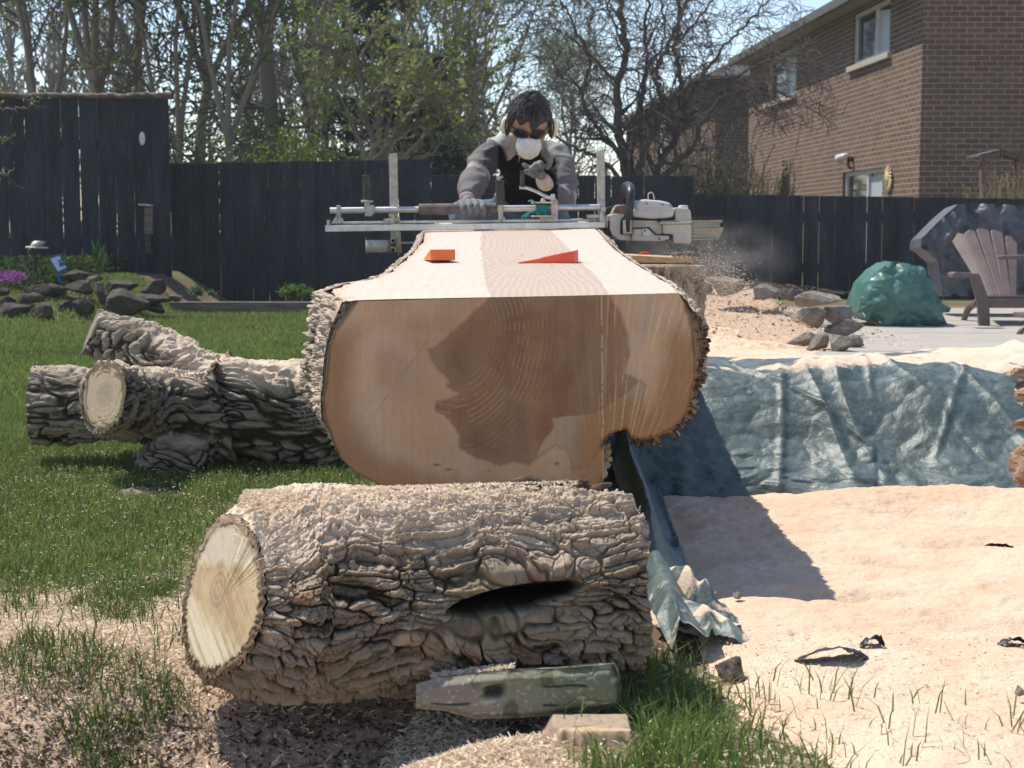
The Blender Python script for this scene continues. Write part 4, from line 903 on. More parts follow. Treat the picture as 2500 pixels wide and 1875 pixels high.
    m = MB(); m.cyl(pix(1275, 456, YM-.03), pix(1275, 417, YM-.03), .0092, .0085, n=14); B(m, 'crank_handle', m_rub, .001)
    # lower bracket with bar end guard
    for v0 in (581, 603):
        m = MB(); c = [(953, v0), (966, v0), (966, v0+13), (953, v0+13)]; i_ = [(956, v0+3), (963, v0+3), (963, v0+10), (956, v0+10)]
        for k in range(4): m.prism([pix(*c[k], YM-.03), pix(*c[(k+1) % 4], YM-.03), pix(*i_[(k+1) % 4], YM-.03), pix(*i_[k], YM-.03)], (0, .14, 0))
        B(m, 'square_tube', m_aludust, .0005)
    m = MB(); pr = [(966, 585), (955, 584), (930, 584.5), (905, 587), (894, 592)]
    q = [(968, 0.08), (950, -.02), (925, -.035), (900, -.02), (893, .03), (895, .09)]
    vs = []; 
    for (u, dy) in q: vs += [pix(u, 586, YM+dy), pix(u, 616, YM+dy)]
    vs2 = [p+Vector((.0025, .003, 0)) for p in vs]; n = len(q)
    P = crom([tuple(p)+tuple(p2) for p, p2 in zip(vs[::2], vs[1::2])], 40); fr = [Vector(p[:3]) for p in P]; bk = [Vector(p[3:]) for p in P]
    V_ = []; 
    for a_, b_ in zip(fr, bk): V_ += [a_, b_, b_+Vector((0, .004, 0)), a_+Vector((0, .004, 0))]
    F_ = [(i*4+k, i*4+(k+1) % 4, (i+1)*4+(k+1) % 4, (i+1)*4+k) for i in range(39) for k in range(4)]+[(0, 1, 2, 3), (159, 158, 157, 156)]
    m.add(V_, F_); B(m, 'nose_guard', m_aludust, 0, smooth=True)
    m = MB(); m.pxprism([(966, 566), (976, 566), (978, 618), (966, 606)], YM+.03, .05); B(m, 'lower_bracket', m_aludust)
mill()
def chainsaw():
    root = thing('chainsaw', pix(1600, 560, YM), 'cream chainsaw with black wrap handle hanging beside the log on the milling frame', 'chainsaw')
    m_cr = nmat('cream_plastic', (.48, .44, .37), (.60, .565, .49), 12, .45, .15, 90, .001); m_crg = nmat('greenish_cream', (.47, .46, .36), (.56, .55, .44), 12, .42, .12, 90, .001)
    m_crt = nmat('top_cover_plastic', (.56, .54, .52), (.66, .62, .59), 12, .4, .1, 90, .001); m_crd = nmat('dirty_cream', (.36, .32, .25), (.50, .46, .38), 18, .6, .3, 70, .002); m_bl = nmat('black_handle', (.02, .022, .026), (.05, .05, .055), 30, .4, .1, 100, .001)
    m_rd = nmat('saw_dust_red', (.30, .16, .11), (.45, .28, .21), 60, .95, .6, 200, .002)
    def c(u, v_): return (1400+u/5.185, 360+v_/5.185)
    def P(name, pts, y0, th, mat, bev=.004, par=root):
        return MB().pxprism([c(*p) for p in pts], YM+y0, th).build(name, mat, par, bevel=bev)
    P('front_housing', [(458, 860), (500, 838), (640, 838), (655, 860), (600, 920), (590, 1100), (640, 1105), (740, 1100), (740, 1180), (590, 1175), (548, 1150), (490, 1110), (462, 1040)], -.02, .22, m_cr, .008)
    P('intake_recess', [(490, 845), (535, 742), (640, 735), (760, 715), (790, 835), (640, 850)], .02, .16, m_rd, .004)
    P('intake_rim', [(462, 870), (525, 735), (545, 728), (660, 715), (658, 733), (545, 748), (490, 850)], -.01, .02, m_cr, .003)
    P('top_cover', [(745, 830), (812, 668), (905, 656), (1100, 672), (1225, 700), (1255, 740), (1270, 800), (1272, 880), (1150, 900), (1000, 906), (745, 880)], -.035, .22, m_crt, .011)
    P('cover_seam', [(748, 868), (1000, 893), (1150, 888), (1284, 868), (1284, 918), (1000, 921), (748, 903)], -.015, .18, m_dark, .002)
    P('cover_rib', [(812, 765), (1268, 775), (1272, 805), (812, 800)], -.041, .03, m_crt, .003)
    P('rear_tank', [(1272, 760), (1400, 764), (1450, 775), (1482, 795), (1500, 945), (1100, 965), (1092, 925), (1285, 920), (1285, 880)], -.015, .20, m_crg, .009)
    m = MB(); m.cyl(pix(*c(1388, 770), YM+.08), pix(*c(1388, 733), YM+.08), .021, .019, n=20); m.build('filler_cap', m_crt, root, bevel=.003)
    P('body_panel', [(738, 922), (1068, 925), (1080, 955), (1112, 965), (1122, 1095), (1045, 1098), (965, 1015), (738, 1030)], -.028, .20, m_crd, .003)
    P('panel_gap', [(738, 1015), (960, 1008), (1045, 1095), (1255, 1098), (1255, 1165), (1200, 1165), (1210, 1115), (1038, 1112), (955, 1026), (738, 1032)], -.030, .12, m_dark, .001)
    P('sprocket_cover', [(738, 1032), (950, 1026), (1034, 1112), (1215, 1118), (1213, 1160), (1110, 1188), (738, 1182)], -.040, .14, m_cr, .005)
    P('cover_plate', [(762, 1042), (860, 1036), (860, 1105), (765, 1105)], -.047, .02, m_cr, .002); P('cover_boss', [(866, 1030), (938, 1030), (975, 1070), (975, 1120), (870, 1120)], -.048, .02, m_crt, .004)
    for u, v_ in ((905, 1055), (1090, 1158), (930, 712), (1133, 722), (1232, 735)):
        q = pix(*c(u, v_), YM-.05); MB().cyl(q, q+Vector((0, .03, 0)), .0038 if v_ > 1000 else .003, n=10).build('screw', m_dark, root)
    P('rear_block', [(1125, 970), (1497, 962), (1497, 1165), (1472, 1222), (1262, 1212), (1258, 1100), (1128, 1092)], -.035, .18, m_cr, .006)
    P('rear_ledge', [(1085, 945), (1500, 935), (1500, 962), (1112, 972), (1086, 960)], -.045, .20, m_crg, .003)
    P('rear_handle', [(1498, 948), (1880, 930), (1885, 945), (1870, 960), (1900, 965), (1902, 1010), (1862, 1118), (1832, 1152), (1500, 1165)], -.02, .10, m_crd, .006)
    for (va, vb, ue) in ((930, 924, 1885), (993, 985, 1840), (1032, 1024, 1840), (1076, 1072, 1560), (1118, 1116, 1560), (1165, 1150, 1840)):
        P('handle_rib', [(1495, va), (ue, vb), (ue, vb+9), (1495, va+9)], -.032, .03, m_crg, .001)
    P('handle_cap', [(1862, 955), (1902, 955), (1902, 1008), (1862, 1010)], -.028, .03, m_dark, .003)
    m = MB(); m.tube([pix(*c(640, 735), YM+.20), pix(*c(632, 600), YM+.18), pix(*c(650, 520), YM+.14), pix(*c(690, 498), YM+.06), pix(*c(722, 540), YM-.02), pix(*c(722, 640), YM-.05), pix(*c(708, 850), YM-.055), pix(*c(695, 1060), YM-.05)], [.016, .018, .020, .022, .019, .017, .016, .014], 14, 60); m.build('wrap_handle', m_bl, root, smooth=True)
    P('handle_mount', [(640, 920), (662, 920), (672, 1072), (712, 1072), (722, 920), (738, 920), (735, 1095), (640, 1092)], -.07, .05, m_crd, .002)
    m = MB(); m.tube([pix(*c(945, 655), YM), pix(*c(950, 585), YM), pix(*c(1000, 575), YM), pix(*c(1024, 655), YM)], .0022, 6); m.build('cable_loop', m_alu, root)
    m = MB(); m.tube([pix(*c(390, 778), YM), pix(*c(440, 765), YM), pix(*c(520, 745), YM)], .003, 6); m.build('throttle_cable', m_dark, root)
    m = MB(); m.pxprism([c(398, 930), c(470, 930), c(470, 1120), c(398, 1110)], YM+.02, .06); m.build('bar_mount', m_dark, root, bevel=.003)
    m = MB(); m.pxprism([(980, 590.5), (1480, 585), (1500, 583), (1500, 590), (1480, 590), (980, 595)], YM+.035, .006); m.build('guide_bar', m_aludust, root)
chainsaw()

# ================================================================== PERSON
from mathutils import Euler
def keep_big(me):
    bm = bmesh.new(); bm.from_mesh(me); seen = set(); comps = []
    for v in bm.verts:
        if v.index in seen: continue
        st = [v]; seen.add(v.index); c = []
        while st:
            x = st.pop(); c.append(x)
            for e in x.link_edges:
                y = e.other_vert(x)
                if y.index not in seen: seen.add(y.index); st.append(y)
        comps.append(c)
    comps.sort(key=len); 
    for c in comps[:-1]: bmesh.ops.delete(bm, geom=c, context='VERTS')
    bm.to_mesh(me); bm.free()
def join_remesh(name, meshes, vox, mat, root, sm=2):
    bm = bmesh.new()
    for me in meshes: bm.from_mesh(me)
    me = bpy.data.meshes.new(name); bm.to_mesh(me); bm.free(); o = bpy.data.objects.new('tmp', me); COL.objects.link(o)
    r = o.modifiers.new('r', 'REMESH'); r.mode = 'VOXEL'; r.voxel_size = vox; r.use_smooth_shade = True
    if sm: s_ = o.modifiers.new('s', 'SMOOTH'); s_.factor = .5; s_.iterations = sm
    bpy.context.view_layer.update(); dg = bpy.context.evaluated_depsgraph_get(); m2 = bpy.data.meshes.new_from_object(o.evaluated_get(dg), depsgraph=dg)
    bpy.data.objects.remove(o); keep_big(m2); m2.materials.clear(); m2.materials.append(mat); m2.name = name
    o = bpy.data.objects.new(name, m2); COL.objects.link(o); return adopt(o, root)
def set_col(o, f):
    V, N = mesh_np(o.data); c = np.ones((len(V), 4), np.float32); c[:, :3] = f(V, N); at = o.data.attributes.new('Col', 'FLOAT_COLOR', 'POINT'); at.data.foreach_set('color', c.ravel())
def displace(o, f):
    V, N = mesh_np(o.data); V = V+N*f(V, N)[:, None]; o.data.vertices.foreach_set('co', V.astype(np.float32).ravel()); o.data.update()
def tmpmesh(mb):
    me = bpy.data.meshes.new('t'); me.from_pydata(mb.v, [], mb.f)
    bm = bmesh.new(); bm.from_mesh(me); bmesh.ops.remove_doubles(bm, verts=bm.verts, dist=1e-5); bmesh.ops.recalc_face_normals(bm, faces=bm.faces); bm.to_mesh(me); bm.free(); return me
def person():
    root = thing('person', pix(1290, 560, 7.0), 'person in dust mask and ear muffs leaning over the milling frame, one gloved hand raised', 'person')
    m_skin = nmat('skin', (.42, .22, .15), (.50, .28, .19), 40, .55, .1, 200, .0005, spec=.4)
    m_cloth = vcol('knit_shirt', .92, .5, 320, .0012, spec=.1); m_glove = nmat('dark_glove', (.11, .11, .112), (.21, .205, .20), 60, .75, .4, 220, .0012)
    q = lambda u, v_, Y: pix(u, v_, Y)
    hc = q(1293, 304, 6.60); HR = Euler((R(32), R(3), 0))
    def hl(x, y, z): return hc+HR.to_matrix()@Vector((x, y, z))
    pel = q(1292, 512, 7.25); spn = q(1290, 440, 7.08); chs = q(1286, 376, 6.90); nk = q(1290, 340, 6.76)
    sL = q(1208, 343, 6.86); eL = q(1160, 432, 6.66); wL = q(1139, 487, 6.44)
    sR = q(1366, 364, 6.88); eR = q(1378, 492, 6.72); wR = q(1340, 468, 6.50)
    # body : one continuous surface
    J = []; E = []
    a = chain(J, E, [(pel, (.115, .09)), (spn, (.10, .08)), (chs, (.085, .075)), (nk, (.048, .048)), (hl(0, .01, -.05), .055)])
    chain(J, E, [(sL, .034), ((sL+eL)/2, .038), (eL, .036), ((eL+wL)/2, .034), (wL, .028)], 2)
    chain(J, E, [(sR, .034), ((sR+eR)/2, .038), (eR, .036), ((eR+wR)/2, .032), (wR, .028)], 2)
    kL = Vector((-.235, 6.95, .765)); aL = Vector((-.22, 7.26, .78)); kR = Vector((.24, 7.05, .55)); aR = Vector((.27, 7.62, .12))
    kR = Vector((.36, 7.30, .42)); aR = Vector((.46, 7.55, .10))
    hL = pel+Vector((-.10, .0, -.03)); hR = pel+Vector((.10, .0, -.03))
    legs = []
    for h_, k_, a_, f_ in ((hL, kL, aL, Vector((-.2, 7.42, .77))), (hR, kR, aR, Vector((.46, 7.42, .04)))):
        chain(J, E, [(h_, .085), ((h_+k_)/2, .072), (k_, .055), ((k_+a_)/2, .048), (a_, .035), (f_, .035)], 0); legs.append((h_, k_, a_, f_))
    body = skinned(J, E, 2, 0)
    def face(p):
        x, y, z = p
        wj = 1-.30*max(0, -z-.25)**1.1*1.3; p = Vector((x*wj, y, z))
        if y < 0: p.y = y*(1-.10*abs(x)); 
        if z < -.3 and y < 0: p.y *= 1+.10*(-z-.3)
        return p
    mb = MB(); mb.ell(hc, (.078, .098, .122), 40, 30, HR, face)
    nb = MB(); nb.cyl(hl(0, -.088, .012), hl(0, -.118, -.028), .007, .013, 10); nb.ell(hl(0, -.110, -.030), (.015, .012, .010), 10, 8, HR)
    eb = []
    for s_ in (-1, 1): e_ = MB(); e_.ell(hl(s_*.080, .008, -.012), (.010, .020, .034), 12, 10, HR); eb.append(tmpmesh(e_))
    lips = MB(); lips.ell(hl(0, -.094, -.062), (.024, .010, .008), 12, 8, HR)
    o = join_remesh('body', [body, tmpmesh(mb), tmpmesh(nb), tmpmesh(lips)]+eb, .007, m_skin, root, 2)
    # shirt
    J = []; E = []
    chain(J, E, [(pel+Vector((0, 0, .0)), (.165, .13)), (spn, (.165, .125)), (chs+Vector((0, .01, 0)), (.165, .13)), (nk+Vector((0, .015, -.005)), (.076, .076))])
    chain(J, E, [(sL, .082), (sL*.55+eL*.45, .066), (eL, .060), ((eL+wL)/2, .054), (wL+Vector((0, .02, .005)), .041)], 2)
    chain(J, E, [(sR, .082), (sR*.55+eR*.45, .066), (eR, .060), ((eR+wR)/2, .048), (wR, .040)], 2)
    sh = join_remesh('shirt', [skinned(J, E, 2, 0)], .009, m_cloth, root, 3)
    def wr(V, N):
        x, y, z = V.T; return .010*(1-2*np.abs(vn3(x*13+z*9, y*10, z*22-x*8, 5)))+.003*fbm3(x*30, y*30, z*50, 2, 6)
    displace(sh, wr)
    def dseg(V, a_, b_):
        a_ = np.array(a_); b_ = np.array(b_); e = b_-a_; t = np.clip(((V-a_)@e)/(e@e), 0, 1.0); return np.linalg.norm(V-a_-t[:, None]*e, axis=1), t
    def shirtcol(V, N):
        x, y, z = V.T; c = np.broadcast_to(np.array([.014, .013, .015]), V.shape).copy()
        for S_, E_, W_, gr in ((sL, eL, wL, .46), (sR, eR, wR, .30)):
            d, tt = dseg(V, S_, E_); d2, t2 = dseg(V, E_, W_); out = np.sign(S_.x)*(x-S_.x*.62) if abs(S_.x) > .05 else x*0
            sx = -1 if S_ is sL else 1
            arm = (((d < .105) & (tt > .12)) | (d2 < .10)) & (sx*(x-(chs.x+sx*.125)) > 0)
            c[arm] = np.array([.20, .185, .185])
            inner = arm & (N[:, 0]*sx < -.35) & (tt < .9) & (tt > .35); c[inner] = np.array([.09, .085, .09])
            cap = (d < .16) & (tt < .32) & (z > S_.z-.085) & (sx*(x-nk.x) > .035) & (sx*(x-nk.x)*.9+(z-nk.z+.10) > .085) & (sx*(x-nk.x) > .055)
            c[cap] = np.array([gr, gr*1.0, gr*.97])
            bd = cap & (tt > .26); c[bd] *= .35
            seam = arm & (np.abs(t2-.03) < .035) & (tt > .9); c[seam] = np.array([.42, .38, .37])
        return c*(1+.12*fbm3(x*40, y*40, z*40, 3, 7))[:, None]
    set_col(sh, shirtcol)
    # trousers, boots
    J = []; E = []; i0 = chain(J, E, [(pel, (.15, .125))])
    for h_, k_, a_, f_ in legs: chain(J, E, [(h_, .09), ((h_+k_)/2, .078), (k_, .066), ((k_+a_)/2, .062), (a_, .052)], 0)
    tr = join_remesh('jeans', [skinned(J, E, 2, 0)], .012, nmat('denim', (.07, .10, .14), (.16, .20, .26), 30, .9, .5, 250, .001), root, 2); displace(tr, lambda V, N: .007*fbm3(V[:, 0]*18, V[:, 1]*18, V[:, 2]*22, 3, 8))
    for (h_, k_, a_, f_) in legs:
        J = []; E = []; d = (f_-a_).normalized(); chain(J, E, [(a_+(k_-a_)*.15, .052), (a_, .054), (a_+(f_-a_)*.7, .045), (f_+d*.06, .038)]); join_remesh('boot', [skinned(J, E, 2, 0)], .010, m_dark, root, 2)
    # gloves
    def fingers(lst, r0=.0115, r1=.0095):
        ms = []
        for pts in lst:
            J = []; E = []; n = len(pts); chain(J, E, [(p, r0+(r1-r0)*i/(n-1)) for i, p in enumerate(pts)]); ms.append(skinned(J, E, 2, 0))
        return ms
    def palm(pts):
        J = []; E = []; chain(J, E, pts); return skinned(J, E, 2, 0)
    Y0 = YM+.04; F4 = []
    for i, (x, dr) in enumerate([(1128, 4), (1145, 1), (1162, 0), (1178, 2)]):
        F4.append([q(1138+(x-1150)*.8, 490+dr, Y0+.045), q(x, 492+dr, Y0+.005), q(x+2, 503+dr, Y0-.036), q(x+3, 517+dr, Y0-.034), q(x+2, 526+dr*.5, Y0-.010)])
    thumb = [q(1168, 498, Y0+.04), q(1184, 506, Y0+.035), q(1196, 519, Y0+.005), q(1193, 526, Y0-.01)]
    g = join_remesh('glove', fingers(F4, .0135, .0115)+fingers([thumb], .014, .012)+[palm([(wL, (.032, .030)), (q(1142, 491, 6.41), (.034, .026)), (q(1152, 493, Y0+.03), (.040, .022))])], .0035, m_glove, root, 2)
    YH = 6.44
    hand = [[q(1331, 415, YH), q(1341, 402, YH-.01), q(1344, 390, YH-.012), q(1345, 380, YH-.01)]]
    ext = [[q(1312, 424, YH), q(1294, 412, YH-.01), q(1284, 406, YH-.012), q(1274, 399, YH-.014)], [q(1312, 432, YH), q(1296, 424, YH-.015), q(1287, 420, YH-.03), q(1278, 416, YH-.035)]]
    cur = [[q(1315, 420, YH), q(1300, 407, YH-.018), q(1297, 410, YH-.04), q(1303, 416, YH-.045)], [q(1320, 416, YH), q(1309, 400, YH-.016), q(1306, 404, YH-.042), q(1312, 412, YH-.046)], [q(1325, 414, YH), q(1319, 396, YH-.012), q(1316, 400, YH-.040), q(1320, 409, YH-.044)]]
    join_remesh('glove', fingers(hand, .0150, .0125)+fingers(ext, .0130, .0105)+fingers(cur, .0145, .0120)+[palm([(q(1330, 438, YH), (.030, .024)), (q(1320, 425, YH), (.034, .020)), (q(1316, 416, YH-.003), (.032, .017))])], .0035, m_glove, root, 2)
    m_cuff = nmat('glove_cuff', (.46, .36, .28), (.62, .52, .42), 50, .95, .6, 260, .0015)
    J = []; E = []; chain(J, E, [(q(1320, 427, YH), (.034, .026)), (q(1328, 442, 6.46), (.038, .030)), (q(1337, 462, 6.50), (.043, .034))]); join_remesh('glove_cuff', [skinned(J, E, 2, 0)], .005, m_cuff, root, 2)
    J = []; E = []; chain(J, E, [(wL+Vector((0, .03, .012)), (.044, .038)), (q(1141, 488, 6.42), (.037, .030))]); join_remesh('glove_cuff', [skinned(J, E, 2, 0)], .005, nmat('cuff_pink', (.28, .19, .17), (.42, .31, .28), 50, .95, .5, 260, .001), root, 2)
    # hair
    th, ph = np.meshgrid(np.linspace(0, 2*math.pi, 260, endpoint=False), np.linspace(0, math.pi*.66, 150), indexing='ij')
    d = np.stack([np.sin(ph)*np.sin(th), -np.sin(ph)*np.cos(th), np.cos(ph)], -1)       # th=0 front
    fr = np.cos(th); lim = .66*math.pi*(1-.0*fr); hl_ = np.where(fr > 0, 1.15-.06*fr+.25*(1-fr)**2, 1.36+.5*np.clip(-fr, 0, 1)**.5)+.10*fbm2(th*6/6.283*4, ph*0, 3, 9, 24)+.16*np.exp(-((th-.30)/.50)**2)+.07*np.sin(th*9)
    side = np.exp(-((np.abs(np.sin(th))-1)/.12)**2); hl_ = hl_+.12*side
    rr = np.where(ph < hl_, 1.0, 1.0-.35*ss(0, .12, ph-hl_))
    st = fbm2(th*26/6.283*4+2*ph, ph*3, 3, 10, 104); bump = .010+.013*st+.007*np.exp(-((ph-hl_+.12)/.15)**2)*ss(-.2, .6, fr)+.010*np.sin(ph)*0+.008*np.cos(ph)
    X = d*np.array([.080, .102, .124])*rr[..., None]+d*(bump*ss(0, .1, hl_-ph+.03))[..., None]
    M = np.array(HR.to_matrix()); W_ = X@M.T+np.array(hc)
    t = NT('black_hair'); v = t.mp(t.co(), (1, 1, .35)); c = t.mix(t.noise(v, 240, 3, .7), (.010, .009, .009), (.075, .068, .066)); t.bump(t.noise(v, 300, 3, .7), .8, .004); m_hair = t.fin(c, .42, 0, .5)
    npm('hair', W_, grid_faces(260, 150, cu=True), m_hair, root)
    paths = []; rg = np.random.default_rng(3)
    for i in range(420):
        t0 = rg.uniform(-1.25, 1.15); p0 = rg.uniform(.1, .75); ln = rg.uniform(.16, .38); pts = []
        for k in range(6):
            p_ = p0+ln*k/5; t1 = t0+.10*math.sin(k*.6+i)*.6+.03*k*(1 if t0 > -.2 else -1); lift = 1.14+.03*math.sin(i*1.7)+.02*math.sin(i)+.02*math.sin(k)
            x = np.array([math.sin(p_)*math.sin(t1), -math.sin(p_)*math.cos(t1), math.cos(p_)])*np.array([.080, .102, .124])*lift; pts.append(M@x+np.array(hc))
        paths.append((np.array(pts), np.linspace(.0022, .0008, 6)))
    V_, F_ = tubes(paths, 3); npm('hair_strands', V_, F_, m_hair, root)
    # sunglasses
    m_lens = nmat('dark_lens', (.006, .005, .006), (.010, .009, .010), 10, .22, 0, spec=.35); 
    for s_ in (-1, 1):
        A_, B_ = np.meshgrid(np.linspace(-1, 1, 24), np.linspace(-1, 1, 14), indexing='ij')
        u = .035*s_+A_*.032; v0 = .008-.002*(np.abs(A_)); sh_ = np.sqrt(np.clip(1-np.abs(A_)**3.2, 0.02, 1)); z = v0+B_*.0215*sh_-.004*A_*s_*0
        y = -.114+.9*(np.abs(u)-.0)**2*9*.9+.0*B_+.006*B_*B_; P_ = np.stack([u, y, z], -1)@M.T+np.array(hc)
        npm('sunglass_lens', P_, grid_faces(24, 14), m_lens, root)
    mb = MB(); mb.tube([hl(-.066, -.072, .018), hl(-.05, -.092, .024), hl(-.02, -.110, .022), hl(0, -.113, .016), hl(.02, -.110, .022), hl(.05, -.092, .024), hl(.066, -.072, .018)], .003, 6)
    for s_ in (-1, 1): mb.tube([hl(s_*.066, -.072, .016), hl(s_*.080, -.03, .014), hl(s_*.084, .01, .008)], .0026, 6)
    mb.build('sunglass_frame', m_black, root, smooth=True)
    # dust mask
    A_, B_ = np.meshgrid(np.linspace(-1, 1, 40), np.linspace(-1, 1, 36), indexing='ij'); u = A_*.054*np.sqrt(np.clip(1-.55*B_**2*np.where(B_ > 0, 1.35, .8), .05, 1)); z = -.056+B_*.052
    dome = np.clip(1-(np.abs(A_)**2.4)*.9-(np.abs(B_)**2.2)*.75, 0, 1); y = -.096-.042*np.sqrt(dome+.001)+.9*(u/.054)**2*.030*(1-.2*dome)+.012*np.clip(-B_, 0, 1)
    y = y+.0012*np.sin(B_*22)*(dome > .2)+.002*fbm2(A_*6, B_*6, 2, 3)
    npm('dust_mask', np.stack([u, y, z], -1)@M.T+np.array(hc), grid_faces(40, 36), nmat('mask_white', (.66, .62, .58), (.78, .75, .72), 60, .85, .3, 200, .001), root)
    m_yel = nmat('yellow_elastic', (.45, .36, .10), (.55, .45, .15), 50, .8, .1, 100, .001)
    mb = MB(); 
    for s_ in (-1, 1):
        mb.tube([hl(s_*.050, -.072, -.045), hl(s_*.070, -.045, -.020), hl(s_*.085, -.01, .012)], .0018, 5); mb.tube([hl(s_*.046, -.072, -.085), hl(s_*.066, -.04, -.075), hl(s_*.078, .01, -.06)], .0018, 5)
    mb.build('mask_strap', m_yel, root, smooth=True)
    # ear muffs
    m_cream = nmat('cream_cup', (.66, .60, .44), (.74, .68, .52), 30, .4, .05, 90, .001)
    for s_ in (-1, 1):
        rz = Euler((R(32), R(3)-s_*R(4), 0)); mb = MB(); mb.ell(hl(s_*.101, .004, -.012), (.021, .030, .039), 24, 18, rz, lambda p: Vector((math.copysign(abs(p.x)**.8, p.x), p.y, p.z))); mb.build('ear_muff', m_cream, root, smooth=True)
        mb = MB(); mb.ell(hl(s_*.088, .002, -.012), (.012, .032, .042), 24, 14, rz); mb.tube([hl(s_*.098, -.03, .035), hl(s_*.101, -.034, .0), hl(s_*.094, -.03, -.045)], .0035, 6); mb.build('ear_cushion', m_black, root, smooth=True)
    mb = MB(); pts = [hl(s_x, .03+.075*math.cos(s_x/.1*1.5), -.04-.02*math.cos(s_x/.1*1.5)) for s_x in np.linspace(-.1, .1, 11)]; mb.tube(pts, .005, 6); mb.build('muff_band', m_black, root, smooth=True)
    mb = MB(); mb.tube([hl(-.05, -.06, -.11), q(1268, 380, 6.62), q(1266, 395, 6.70)], .0015, 5); mb.build('cord', m_aludust, root)
person()
# ================================================================== FENCES
t = NT('fence_paint'); v = t.co(); c = t.mix(t.ramp(t.noise(t.mp(v, (1, 1, .25)), 6, 5, .6), [(.35, 0), (.7, 1)]), (.013, .016, .021), (.040, .047, .057))
c = t.mix(t.ramp(t.noise(t.mp(v, (1, 1, .4)), 34, 5, .75), [(.66, 0), (.76, .55)]), c, (.09, .10, .11)); sx = t.n('SeparateXYZ'); t.l(v, sx.inputs[0]); mu = t.n('Math', operation='MULTIPLY'); mu.inputs[1].default_value = 6.28; t.l(sx.outputs['X'], mu.inputs[0]); fl = t.n('Math', operation='FLOOR'); t.l(mu.outputs[0], fl.inputs[0]); wn = t.n('TexWhiteNoise', noise_dimensions='1D'); t.l(fl.outputs[0], wn.inputs['W']); c = t.mix(1.0, c, t.ramp(wn.outputs['Value'], [(0, .72), (1, 1.0)]), 'MULTIPLY'); c = t.mix(t.ramp(t.noise(t.mp(v, (1, 1, .08)), 70, 4, .7), [(.5, 0), (.75, .45)]), c, (.085, .09, .10)); t.bump(t.noise(t.mp(v, (1, 1, .12)), 60, 4, .7), .5, .003); m_fence = t.fin(c, .72, 0, .3)
m_cap = nmat('bare_wood', (.10, .075, .055), (.20, .16, .13), 14, .9, .6, 60, .005, stretch=(.3, 3, 3), dist=.4)
def fence(xp0, xp1, vt0, vt1, Y, pitch, label, cap=False, base=-.05):
    x0 = pix(xp0, 500, Y).x; x1 = pix(xp1, 500, Y).x; z0 = pix(xp0, vt0, Y).z; z1 = pix(xp1, vt1, Y).z
    root = thing('board_fence', ((x0+x1)/2, Y, 0), label, 'fence'); n = max(1, round((x1-x0)/pitch)); pw = (x1-x0)/n; mb = MB(); r = random.Random(int(xp0)+5)
    for i in range(n):
        f = (i+.5)/n; zt = z0+(z1-z0)*f+r.uniform(-.006, .006); g = r.choice([.003, .004, .006, .009]); w_ = pw-g; tw = r.uniform(-.002, .002)
        zb = gz(x0+(x1-x0)*f, Y)+base; c = (x0+pw*(i+.5), Y+r.uniform(-.004, .004), (zt+zb)/2); mb.box(c, (w_, .018, zt-zb), Euler((0, tw*.4, r.uniform(-.02, .02))))
    mb.build('board_panel', m_fence, root, bevel=.002, seg=1)
    mb = MB()
    for h in (.30, .78): 
        zc = h*(z0+.0); mb.box(((x0+x1)/2, Y+.035, zc), (x1-x0, .04, .09))
    mb.build('rail', m_fence, root)
    for i in range(int((x1-x0)/2.4)+1):
        xx = x0+.3+2.4*i
        if xx < x1: MB().box((xx, Y+.105, (z0-.03)/2), (.09, .09, z0-.03)).build('post', m_fence, root)
    if cap:
        xs = np.linspace(x0-.02, x1+.04, 160); P = np.zeros((160, 8, 3)); k = np.arange(8)*2*math.pi/8
        for i, xx in enumerate(xs):
            nz = .008*float(fbm2(xx*9, 0.0, 3, 6)); zz = z0+(z1-z0)*i/159+.025+nz
            P[i, :, 0] = xx; P[i, :, 1] = Y+.07*np.cos(k); P[i, :, 2] = zz+.026*np.sin(k)-.012*vn2(xx*26+0*k, k, 3)
        npm('cap_board', P, grid_faces(160, 8, cv=True), m_cap, root)
    return root
fence(-110, 417, 240, 241, 14.5, .160, 'tallest dark board fence section at the left with a weathered grey cap', cap=True)
fence(417, 1052, 399, 388, 15.2, .160, 'mid-height dark board fence behind the lawn, between the tall section and the person')
fence(1052, 1692, 428, 430, 15.2, .160, 'dark board fence section directly behind the person and the chainsaw')
fence(1692, 2580, 475, 486, 15.8, .158, 'lowest dark board fence section behind the deck, below the brick house')
# timber edging
a = gp(432, 766); b = gp(785, 770)
T(MB().box(((a.x+b.x)/2+.1, a.y, .045), (b.x-a.x+.3, .10, .11)).build('timber_edging', nmat('edging', (.10, .08, .065), (.20, .165, .14), 14, .9, .6, 70, .004, stretch=(.3, 3, 3)), bevel=.006), 'long grey timber edging a narrow bed at the foot of the mid-height fence', 'timber edging')
